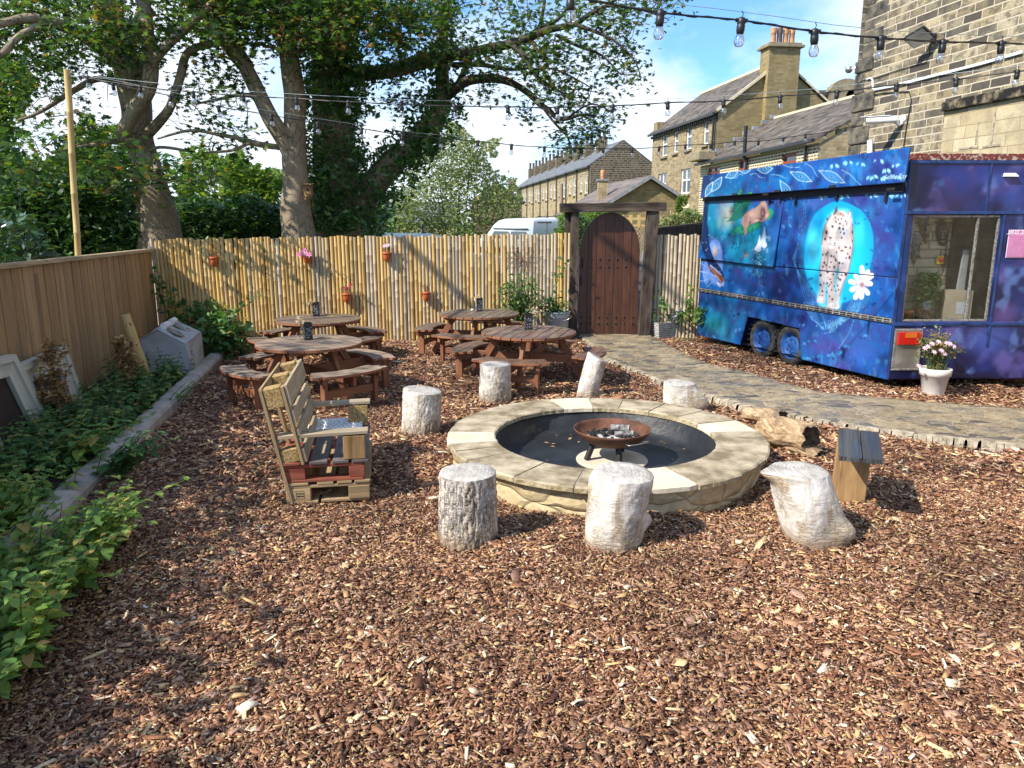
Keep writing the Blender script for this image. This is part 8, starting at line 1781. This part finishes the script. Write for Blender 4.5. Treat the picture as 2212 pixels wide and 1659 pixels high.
tc_.foliage(reg2([(880,-40),(1130,-40),(1140,40),(1140,90),(1080,120),(960,150),(890,120)],130,-.15,(13.2,15.4))+reg2([(1110,20),(1240,10),(1330,-40),(1490,-30),(1480,40),(1460,70),(1400,50),(1330,60),(1250,45),(1200,70),(1150,60)],95,-.1)+reg2([(960,120),(1130,100),(1180,80),(1260,90),(1200,130),(1120,160),(1020,160)],80,-.1)+reg2([(1240,60),(1330,55),(1385,115),(1395,135),(1378,180),(1355,170),(1330,190),(1300,160),(1260,120)],66,-.1)+reg2([(1120,110),(1200,100),(1260,150),(1300,190),(1340,220),(1342,260),(1310,285),(1270,240),(1210,220),(1150,190)],96,-.12)+reg2([(1180,250),(1230,240),(1290,250),(1320,280),(1280,300),(1270,315),(1230,326),(1200,325),(1180,300),(1172,270)],50,-.1)+reg2([(1120,225),(1165,235),(1160,262),(1118,258)],9,None)+reg2([(1010,180),(1075,180),(1070,195),(1015,212)],10,None)+reg2([(820,180),(950,180),(940,260),(850,250)],36,.0,(13.8,15.5)),**ra)
P=[]
for li,L in enumerate(ivy_l):
 q=limb_pts(L,10)
 for i in range(len(q)-1):
  a,b=Vector(q[i][:3]),Vector(q[i+1][:3]);ln=(b-a).length
  thick={0:1.55,1:2.1,2:1.9,3:2.3,4:2.1}[li]
  n=int(ln*{0:1150,1:900,2:420,3:520,4:560}[li])
  for _ in range(n):
   t_=random.random();c=a.lerp(b,t_);r=q[i][3];d=Vector((random.gauss(0,1),random.gauss(0,1),random.gauss(0,.4))).normalized()
   lump=1+.55*mnoise.noise(c*1.6+d*.9);P.append(tuple(c+d*(r*thick*lump*random.uniform(.72,1.08)+random.random()**4*.25)))
P=np.array(P);tc_t=scatter('ivy',leaf_oval(),P,rand_rot(len(P),2.2),RNG.uniform(.085,.15,len(P)),M['leaf_ivy'],tc_.t)
P=region([(650,505),(660,300),(655,180),(690,60),(770,50),(800,200),(800,330),(770,430),(780,505)],14.0,14.7,2600,-.05,1.3,31)+region([(770,440),(860,340),(930,270),(985,205),(1000,250),(965,300),(920,360),(860,420),(800,480)],14.2,14.8,800,-.1,1.3,33)
scatter('ivy',leaf_oval(),np.array(P),rand_rot(len(P),2.2),RNG.uniform(.085,.15,len(P)),M['leaf_ivy'],tc_.t)
def shrub(name,label,cat,poly,y0,y1,n,size,mat,tmpl=None,gap=-.1,gs=.8,stems=6,group=None,tilt=1.6,seed=0,back=0):
 P=np.array(region(poly,y0,y1,n,gap,gs,seed));cx=P[:,0].mean();cy=P[:,1].mean();t_=thing(name,(cx,cy,-.05),label,cat,group)
 mb=MB()
 for k in range(stems):
  e=Vector(P[random.randrange(len(P))]);b=Vector((cx+(e.x-cx)*.5+random.uniform(-.2,.2),cy+random.uniform(-.3,.3),-.1));m=b.lerp(e,.5)+Vector((random.uniform(-.15,.15),random.uniform(-.15,.15),.1));mb.tube([b,m,e],[.05,.03,.008],6,caps=False)
 mb.build('stems',M['twig'],t_)
 scatter('foliage',tmpl or leaf_oval(),P,rand_rot(len(P),tilt),RNG.uniform(size[0],size[1],len(P)),mat,t_);return t_
shrub('bush','large pale green bush beyond the fence, left of the terraced houses','bush',[(815,520),(820,450),(870,385),(895,340),(935,300),(968,262),(1000,268),(1022,300),(1080,308),(1072,335),(1045,340),(1060,372),(1105,378),(1122,415),(1126,520)],45,51,17000,(.17,.30),M['leaf_bush'],None,-.22,.55,14,seed=41)
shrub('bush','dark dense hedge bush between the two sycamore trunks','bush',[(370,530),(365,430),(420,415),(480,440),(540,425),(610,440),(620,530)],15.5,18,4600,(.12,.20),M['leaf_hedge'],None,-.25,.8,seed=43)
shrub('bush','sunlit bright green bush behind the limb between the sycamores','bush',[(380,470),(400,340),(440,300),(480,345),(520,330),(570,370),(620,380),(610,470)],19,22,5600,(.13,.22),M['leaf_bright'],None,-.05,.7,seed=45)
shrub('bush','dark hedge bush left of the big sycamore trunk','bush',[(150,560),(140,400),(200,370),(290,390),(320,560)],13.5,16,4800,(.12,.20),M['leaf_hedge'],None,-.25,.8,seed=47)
shrub('bush','dark leafy bush behind the tall bamboo pole','bush',[(-80,540),(-80,390),(60,340),(170,380),(180,560),(60,570)],13,15.5,6500,(.12,.20),M['leaf_hedge'],None,-.25,.8,seed=49)
shrub('laurel_bush','glossy blue green laurel bush over the board fence at the left edge','bush',[(-90,620),(-90,470),(40,462),(95,500),(110,560),(60,585)],9.2,10.8,950,(.12,.20),M['leaf_laurel'],leaf_oval(),-.4,1,seed=51)
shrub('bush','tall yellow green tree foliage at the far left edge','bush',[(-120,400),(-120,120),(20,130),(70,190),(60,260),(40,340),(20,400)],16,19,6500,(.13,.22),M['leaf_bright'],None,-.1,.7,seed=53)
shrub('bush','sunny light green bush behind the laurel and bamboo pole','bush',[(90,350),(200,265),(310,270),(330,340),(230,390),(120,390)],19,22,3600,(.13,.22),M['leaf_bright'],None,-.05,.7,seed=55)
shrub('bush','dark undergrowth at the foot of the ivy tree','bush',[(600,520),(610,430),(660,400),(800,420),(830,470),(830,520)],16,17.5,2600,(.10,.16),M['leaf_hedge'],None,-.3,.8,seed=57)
shrub('bush','low pale bush below the small cottage roof','bush',[(780,520),(790,470),(830,470),(880,450),(900,520)],46,48,900,(.17,.30),M['leaf_bush'],None,-.3,.5,seed=59)
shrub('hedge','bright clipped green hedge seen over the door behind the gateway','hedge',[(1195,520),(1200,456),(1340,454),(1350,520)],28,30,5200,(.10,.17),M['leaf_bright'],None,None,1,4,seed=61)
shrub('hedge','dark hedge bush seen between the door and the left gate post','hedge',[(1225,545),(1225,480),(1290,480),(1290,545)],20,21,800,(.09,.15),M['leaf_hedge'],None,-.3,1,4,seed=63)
shrub('grassy_bush','pale feathery bush in front of the tall stone house','bush',[(1412,505),(1418,470),(1450,462),(1500,455),(1530,470),(1530,510)],24,26,2600,(.08,.16),M['leaf_bush'],None,-.3,1,5,seed=65)
shrub('climber','green climber on the front wall of the tall stone house','climber',[(1458,470),(1462,425),(1475,415),(1485,440),(1482,475)],42.5,43,500,(.14,.22),M['leaf_bright'],None,None,1,3,seed=67)
mb=MB()
for k in range(26):
 u=random.uniform(1425,1505);v=random.uniform(455,480);p=gy(u,v,24.5);b=Vector((p.x+random.uniform(-.4,.4),24.7,.3));mb.tube([b,b.lerp(p,.7)+Vector((0,0,.25)),p,p+Vector((random.uniform(-.12,.12),0,-.12))],[.012,.012,.03,.008],5)
tag(mb.build('plume_grass',M['pallet_pale']),'pale plumed ornamental grass before the tall stone house','grass')
P=np.array(region([(-160,520),(-160,330),(100,350),(250,330),(420,350),(600,370),(700,400),(860,440),(860,520)],27,32,7000,None))
tag(scatter('distant_woodland',leaf_oval(),P,rand_rot(len(P),1.6),RNG.uniform(.22,.42,len(P)),M['leaf_hedge'],origin=(-10,29,0)),kind='stuff')
P=[]
while len(P)<15000:
 y=random.uniform(-4,8.6);x=wf_x(y)-random.uniform(.25,1.3);z=random.uniform(.2,2.85+.06*math.sin(y*1.7)+.05*math.sin(y*4.1));P.append((x,y,z))
hg=thing('hedge',(-5.2,2.3,0),'leafy hedge behind the board fence along the left edge','hedge');P=np.array(P);scatter('foliage',leaf_oval(),P,rand_rot(len(P),1.6),RNG.uniform(.10,.18,len(P)),M['leaf_hedge'],hg)
mb=MB()
for k in range(16):y=-3.8+k*.8;mb.tube([(wf_x(y)-.8,y,-.1),(wf_x(y)-.75,y+.1,1.1),(wf_x(y)-.85,y+.2,2.1)],[.04,.03,.01],6)
mb.build('stems',M['twig'],hg)
def nettles(bases,hmin,hmax,lsize,mat,name,parent=None,leanx=0,leany=0,origin=None,droop=(-.5,.25)):
 pos,az,ti,sc=[],[],[],[];mb=MB()
 for b in bases:
  b=Vector(b);h=random.uniform(hmin,hmax);lean=Vector((random.uniform(-.35,.35)+leanx,random.uniform(-.35,.35)+leany,1));n=max(3,int(h/.05));pts=[]
  bend=random.uniform(.0,.5)
  for k in range(n+1):
   f=k/n;pts.append(b+Vector((lean.x*h*f*(1+bend*f),lean.y*h*f*(1+bend*f),h*f*(1-.25*bend*f))))
  mb.tube(pts,[.005-.003*k/n for k in range(n+1)],4,caps=False);a0=random.uniform(0,PI)
  for k in range(1,n+1):
   f=k/n;
   for s_ in(0,PI):
    a=a0+s_+(PI/2 if k%2 else 0)+random.uniform(-.4,.4);S=random.uniform(*lsize)*(1.1-.55*f*f);az.append(a);ti.append(random.uniform(*droop)+(.3 if f>.85 else 0));sc.append(S);d=Vector((-math.sin(a),math.cos(a),0));pos.append(tuple(pts[k]+d*S*.42))
 R=rot_from(np.array(az),np.array(ti),np.zeros(len(az)))
 o2=scatter(name,leaf_heart(),np.array(pos),R,np.array(sc),mat,parent,origin=origin)
 o1=mb.build('stems',M['stem'],parent,origin=origin if parent is None else None)if mb.v else None
 return o2,o1
def bedpts(n,y0,y1,f0,f1,dens=None):
 out=[]
 while len(out)<n:
  y=random.uniform(y0,y1);f=random.uniform(f0,f1);x=wf_x(y)+(kerb_pt(y).x-wf_x(y))*f;p=Vector((x,y,.05))
  if mnoise.noise(p*1.5)<-.2 and random.random()<.7:continue
  out.append(p)
 return out
for o_ in nettles(bedpts(270,5.3,9.2,.35,.95),.14,.38,(.06,.10),M['leaf_nettle'],'nettle_patch',origin=(0,0,0)):tag(o_,kind='stuff');
for o_ in nettles(bedpts(70,5.4,8.4,.05,.45),.12,.3,(.06,.10),M['leaf_nettle'],'nettle_patch',origin=(0,0,0)):tag(o_,kind='stuff')
for o_ in nettles(bedpts(210,2.6,5.3,.3,1.0),.14,.36,(.055,.095),M['leaf_lime'],'weed_patch',leanx=.2,origin=(0,0,0)):tag(o_,kind='stuff')
for o_ in nettles(bedpts(190,2.5,4.6,.75,1.6),.14,.4,(.06,.105),M['leaf_lime'],'weed_patch',leanx=.3,origin=(0,0,0)):tag(o_,kind='stuff')
for o_ in nettles(bedpts(45,9.2,11.6,.1,.95),.15,.4,(.06,.10),M['leaf_nettle'],'nettle_patch',origin=(0,0,0)):tag(o_,kind='stuff')
def trailer_weed(px,lab,h=(.35,.6),n=7,mat='leaf_lime',lean=(.9,-.1),sz=(.05,.085)):
 b=gz(*px,.05);t_=thing('trailing_weed',b,lab,'weed');nettles([b+Vector((random.uniform(-.14,.1),random.uniform(-.12,.12),0))for _ in range(n)],h[0],h[1],sz,M[mat],'leaves',t_,lean[0],lean[1])
trailer_weed((150,1200),'yellow green weed sprawling from the border onto the bark, nearest the camera',(.28,.5),11)
trailer_weed((110,1290),'lime green weed with yellowed leaves at the left foot of the picture',(.22,.42),9,lean=(.8,-.3))
trailer_weed((20,1425),'small weed sprouting from the bark at the lower left edge',(.12,.25),6,'leaf_nettle',(.5,0))
trailer_weed((250,1030),'dark green nettle clump hanging over the kerb',(.25,.45),14,'leaf_nettle',(.7,-.2),(.06,.095))
trailer_weed((130,1010),'weed with large yellow leaves above the kerb end',(.3,.5),6,'leaf_lime',(.9,.1),(.08,.12))
trailer_weed((385,870),'low pale weed straddling the kerb below the cloche',(.12,.25),6,'leaf_lime',(.7,0),(.04,.06))
def dock(u0,v0,u1,v1,Y,lab,sunlit=False):
 t0=gy(u1,v1,Y);b=Vector((t0.x+.02,Y,.05));t_=thing('dried_dock',b,lab,'dead plant');mb=MB();
 pts=[b.lerp(t0,k/8)+Vector((.02*math.sin(k),0,0))for k in range(9)];mb.tube(pts,[.017-.001*k for k in range(9)],6);P=[];
 for k in range(58):
  f=random.uniform(.3,1);p=b.lerp(t0,f);a=random.uniform(0,2*PI);L=random.uniform(.05,.17);e=p+Vector((math.cos(a)*L,math.sin(a)*L*.7,random.uniform(-.03,.08)));mb.tube([p,p.lerp(e,.5)+Vector((0,0,.03)),e],.003,4,caps=False);P+=[tuple(e),tuple(p.lerp(e,.6)),tuple(p)]
 mb.build('stalks',M['stem_dry'],t_);P=np.repeat(np.array(P),5,0)+RNG.normal(0,.022,(len(P)*5,3));scatter('dry_leaves',leaf_oval(),P,rand_rot(len(P),2),RNG.uniform(.03,.085,len(P)),M['leaf_dry'],t_)
dock(115,960,105,752,7.0,'brown dead dock stalk standing in front of the cream surrounds')
dock(268,880,266,738,8.3,'dead dock stalk catching the sun beside the bamboo tube')
def vine(pts,lab,n=40,sz=(.06,.11),mat='leaf_nettle',name='climbing_plant',spread=.07):
 P3=[Vector(p)for p in pts];t_=thing(name,P3[0],lab,'climber');mb=MB();q=[]
 for i in range(len(P3)-1):
  for k in range(6):q.append(P3[i].lerp(P3[i+1],k/6)+Vector((random.uniform(-.012,.012),random.uniform(-.01,.01),random.uniform(-.01,.01))))
 q.append(P3[-1]);mb.tube(q,[.008-.005*i/len(q)for i in range(len(q))],5,caps=False);mb.build('stems',M['stem'],t_);L=[]
 for k in range(n):i=random.randrange(len(q));L.append(tuple(q[i]+Vector((random.gauss(0,spread),-abs(random.gauss(0,spread*.6)),random.gauss(0,spread)))))
 L=np.array(L);scatter('leaves',leaf_heart(),L,rand_rot(len(L),2.2),RNG.uniform(sz[0],sz[1],len(L)),M[mat],t_)
FY=12.2
vine([gy(378,720,12.0),gy(362,670,12.0),gy(345,632,12.05),gy(338,600,12.1)],'bramble climbing the board fence at the corner with the bamboo',60)
vine([gy(430,735,11.8),gy(400,690,11.9),gy(390,662,12.0),gy(360,655,12.0)],'leafy bramble spreading behind the white cloche',90,spread=.11)
vine([gy(470,720,11.4),gy(500,682,11.9),gy(528,662,12.1),gy(556,640,12.25)],'thin shoot with round leaves arching over the grey canes',34,(.06,.10),spread=.05)
vine([gy(470,715,11.6),gy(462,680,12.0),gy(450,655,12.2)],'thin leafy shoot at the yellow end of the bamboo fence',24,(.05,.08),spread=.05)
def clump(c,r,n,lab,mat='leaf_nettle',sz=(.08,.14),tm=None,name='leafy_plant',zc=.3):
 c=Vector(c);t_=thing(name,c,lab,'plant');P=[];mb=MB()
 for k in range(n):
  v=Vector((random.gauss(0,1),random.gauss(0,1),random.gauss(0,1))).normalized()*random.random()**.45;P.append((c.x+v.x*r[0],c.y+v.y*r[1],max(.03,c.z+zc+v.z*r[2])))
 for k in range(0,n,6):e=Vector(P[k]);mb.tube([c+Vector((0,0,0)),c.lerp(e,.5)+Vector((0,0,.06)),e],[.008,.006,.003],4,caps=False)
 mb.build('stems',M['stem'],t_);P=np.array(P);scatter('leaves',tm or leaf_heart(),P,rand_rot(len(P),1.5),RNG.uniform(sz[0],sz[1],len(P)),M[mat],t_);return t_
clump(gz(488,768,.03),(.45,.35,.36),330,'broad leaved weed clump between the kerb end and the tables',zc=.30)
clump(gz(455,745,.03),(.35,.3,.4),200,'dark weed clump right behind the cloche',zc=.36)
clump(Vector((.12,12.35,.30)),(.42,.30,.48),620,'leafy climber in the terracotta planter beside the gateway','leaf_nettle',(.06,.10),leaf_oval(),'potted_climber',.42)
clump(Vector((.72,12.62,.45)),(.30,.25,.22),220,'green leafy plant spilling from the zinc bucket','leaf_nettle',(.06,.10),leaf_oval(),'bucket_plant',.10)
vine([Vector((.4,12.6,.5)),gy(1190,640,12.75),gy(1205,600,12.8),gy(1222,570,12.8)],'climbing shoot reaching up the canes beside the gate post',44,(.06,.1),spread=.06)
vine([Vector((.0,12.3,.7)),gy(1145,655,12.6),gy(1125,645,12.6),gy(1112,665,12.55)],'arching shoot leaning left from the planter by the gateway',26,(.05,.09),spread=.05)
P=[];st_=A_+xd*Lt*.5+yd*Wt*.5
sv=thing('silver_ragwort',st_+up*Ht,'silver leaved ragwort filling the stone trough','plant')
for k in range(300):
 f=random.uniform(.32,1.04);p=A_+xd*Lt*f+yd*random.uniform(-.06,Wt)+up*(Ht+random.uniform(-.08,.26)*(1 if f>.45 else .6));P.append(tuple(p))
P=np.array(P);scatter('leaves',leaf_maple(),P,rand_rot(len(P),1.5),RNG.uniform(.07,.13,len(P)),M['leaf_silver'],sv)
mb=MB()
for k in range(16):a=A_+xd*Lt*random.uniform(.3,.6)+yd*Wt*.4+up*(Ht-.03);e=a+xd*random.uniform(-.3,.1)+up*random.uniform(.0,.2)-yd*random.uniform(0,.2);mb.tube([a,a.lerp(e,.5)+up*.05,e],.004,4,caps=False)
mb.build('stems',M['pallet_pale'],sv)
b_=A_+yd*Wt*.6+up*Ht
vine([b_+xd*Lt*.45,gy(*Z9(660,720),12.75),gy(*Z9(580,560),12.8),gy(*Z9(500,330),12.85),gy(*Z9(360,130),12.85)],'thin climber leaning left up the short bamboo screen',40,(.05,.085),spread=.045)
vine([b_+xd*Lt*.85,gy(*Z9(1330,700),12.75),gy(*Z9(1360,400),12.8),gy(*Z9(1370,60),12.85)],'upright climber beside the trailer on the short bamboo screen',60,(.05,.09),spread=.06,mat='leaf_lime')
vine([b_+xd*Lt*.8,gy(*Z9(1120,850),12.75),gy(*Z9(1080,780),12.75)],'short leafy shoot in the middle of the stone trough',26,(.06,.1),spread=.06)
vine([b_+xd*Lt*.95,gy(*Z9(1560,900),12.45),gy(*Z9(1650,720),12.4),gy(*Z9(1760,640),12.38)],'bright green shoot hanging out in front of the trailer corner',46,(.07,.11),spread=.07,mat='leaf_lime')
vine([b_+xd*Lt*.08,b_+xd*Lt*-.02+up*.18,gy(*Z9(290,930),12.7)],'small green rose shoot at the left end of the trough',18,(.06,.09),spread=.05)
cz=Vector((4.90,8.57,.30));cs=thing('cosmos',cz,'pink flowering cosmos growing in the white pot by the trailer','plant');mb=MB();P=[];tips=[]
for k in range(64):
 a=random.uniform(0,2*PI);r=random.uniform(.05,.30);h=random.uniform(.2,.56);e=cz+Vector((math.cos(a)*r,math.sin(a)*r*.75,h*(1-r)));m=cz.lerp(e,.55)+Vector((0,0,.05));mb.tube([cz+Vector((math.cos(a)*.08,math.sin(a)*.08,-.02)),m,e],[.004,.003,.002],4,caps=False);tips.append(e);P+=[tuple(cz.lerp(m,random.random())),tuple(m.lerp(e,random.random())),tuple(m),tuple(m.lerp(e,random.random()))]
mb.build('stems',M['stem'],cs);P=np.repeat(np.array(P),6,0)+RNG.normal(0,.025,(len(P)*6,3));n=len(P);half=int(n*.6);scatter('leaves',leaf_diamond(),P[:half],rand_rot(half,2),RNG.uniform(.03,.055,half),M['leaf_bush'],cs);scatter('dry_leaves',leaf_diamond(),P[half:],rand_rot(n-half,2),RNG.uniform(.03,.05,n-half),M['leaf_dry'],cs)
pos,az,ti,ro=[],[],[],[]
for e in[Vector(gy(u,v,8.42))for u,v in((2014,742),(2028,738),(2045,741),(2060,748),(2034,757),(2018,760),(2040,764),(2052,742),(1985,790),(1998,752),(2005,748))]:
 for k in range(7):pos.append(tuple(e));ro.append(k*2*PI/7)
n=len(pos);R=rot_from(np.zeros(n),np.full(n,.75),np.array(ro));S=.038;scatter('flowers',leaf_oval(),np.array(pos)+np.einsum('nij,j->ni',R,np.array([0,.45*S,0])),R,S,M['petal_pale'],cs)
def festoon(label,stations,bulbs,size=1.0,wire_dv=-9,start=None,end=None):
 """stations: (u, v, Y) along the cable; bulbs: u positions"""
 P=[gy(u,v,Y)for u,v,Y in stations]
 t_=thing('string_lights',P[0],label,'string lights','festoon light strings across the yard')
 us=[s_[0]for s_ in stations]
 def at(u):
  for i in range(len(us)-1):
   if us[i]<=u<=us[i+1]:
    k=(u-us[i])/(us[i+1]-us[i]);p0,p1,p2,p3=P[max(i-1,0)],P[i],P[i+1],P[min(i+2,len(P)-1)]
    return .5*((2*p1)+(p2-p0)*k+(2*p0-5*p1+4*p2-p3)*k*k+(3*p1-p0-3*p2+p3)*k**3)
  return P[-1]
 n=90;line=[at(us[0]+(us[-1]-us[0])*i/n)for i in range(n+1)]
 if start is not None:line=[start]+line
 if end is not None:line=line+[end]
 mb=MB();mb.tube(line,.0052,6,caps=False)
 mb.tube([p+Vector((0,.004*math.sin(i*1.9),.006*math.sin(i*1.3)))for i,p in enumerate(line)],.0035,5,caps=False);mb.build('cable',M['black_plastic'],t_)
 mb=MB();up_=Vector((0,0,.042));wl=[line[0]+up_]+[p+up_*(1+.25*math.sin(i*.7))for i,p in enumerate(line)if i%9==4]+[line[-1]+up_];mb.tube(wl,.0018,5,caps=False);mb.build('support_wire',M['galv'],t_)
 for u in bulbs:
  p=at(u);tl=random.uniform(-.08,.08);R=Matrix.Rotation(tl,3,'Y')@Matrix.Rotation(random.uniform(-.06,.06),3,'X');k=size
  mb=MB();mb.lathe([(.0,.014*k),(.012*k,.012*k),(.018*k,.004*k),(.019*k,-.012*k),(.0165*k,-.018*k),(.0185*k,-.022*k),(.0185*k,-.044*k),(.0165*k,-.048*k),(.0165*k,-.056*k),(0,-.057*k)],p,14,0,R)
  d=Vector((1,0,0));mb.box(p,(.052*k,.016*k,.014*k),R);mb.tube([p+Vector((0,0,.012*k)),p+Vector((.006*k,0,.026*k)),p+Vector((0,0,.040*k))],.0022*k,5)
  h=mb.build('lamp_holder',M['black_plastic'],t_)
  mb=MB();mb.lathe([(.013*k,-.054*k),(.015*k,-.06*k),(.0215*k,-.074*k),(.0235*k,-.086*k),(.0215*k,-.099*k),(.014*k,-.109*k),(.0,-.112*k)],p,18,0,R);b=mb.build('bulb',M['bulb_glass'],h)
  mb=MB()
  for q in(-.004,.004):mb.tube([p+R@Vector((q*k,0,-.056*k)),p+R@Vector((q*1.5*k,0,-.092*k))],.0016*k,4)
  mb.build('filament',M['white_plastic'],b)
s2212=lambda a:a
festoon('nearest string of clear bulbs crossing the top right corner',[(1090,-34,4.1),(1232,-8,4.15),(1427,27,4.2),(1602,44,4.3),(1760,68,4.45),(1903,82,4.7),(2037,90,5.0),(2163,93,5.3),(2260,96,5.5),(2400,96,5.8)],[1232,1427,1602,1760,1903,2037,2163],1.18)
pl=POLE_T+Vector((0,0,-.06))
festoon('middle string of clear bulbs running from the bamboo pole to the right edge',[(185,168,9.2),(303,187,9.0),(417,199,8.8),(525,206,8.6),(640,213,8.4),(752,220,8.2),(867,225,8.1),(982,229,8.0),(1097,231,8.0),(1204,232,8.0),(1323,229,8.0),(1442,222,8.0),(1563,218,7.9),(1685,208,7.8),(1809,198,7.6),(1937,183,7.4),(2066,171,7.1),(2198,154,6.8),(2330,138,6.5)],[303,417,525,640,752,867,982,1097,1204,1323,1442,1563,1685,1809,1937,2066,2198],1.15,start=pl)
festoon('farthest string of small bulbs sagging from the pole to the big wall corner',[(180,163,9.2),(244,182,9.2),(368,207,9.2),(472,230,9.3),(586,249,9.3),(686,266,9.4),(781,278,9.6),(869,292,9.8),(952,299,10.1),(1032,305,10.4),(1105,313,10.7),(1176,318,11.0),(1241,320,11.3),(1303,321,11.6),(1365,321,11.9),(1424,318,12.2),(1481,313,12.5),(1535,312,12.8),(1587,306,13.1),(1639,305,13.4),(1692,298,13.7),(1740,291,14.0),(1784,286,14.3),(1826,276,14.6),(1846,270,14.8)],[195,244,368,472,586,686,781,869,952,1032,1105,1176,1241,1303,1365,1424,1481,1535,1587,1639,1692,1740,1784,1826],1.15,start=pl-Vector((0,0,.03)))
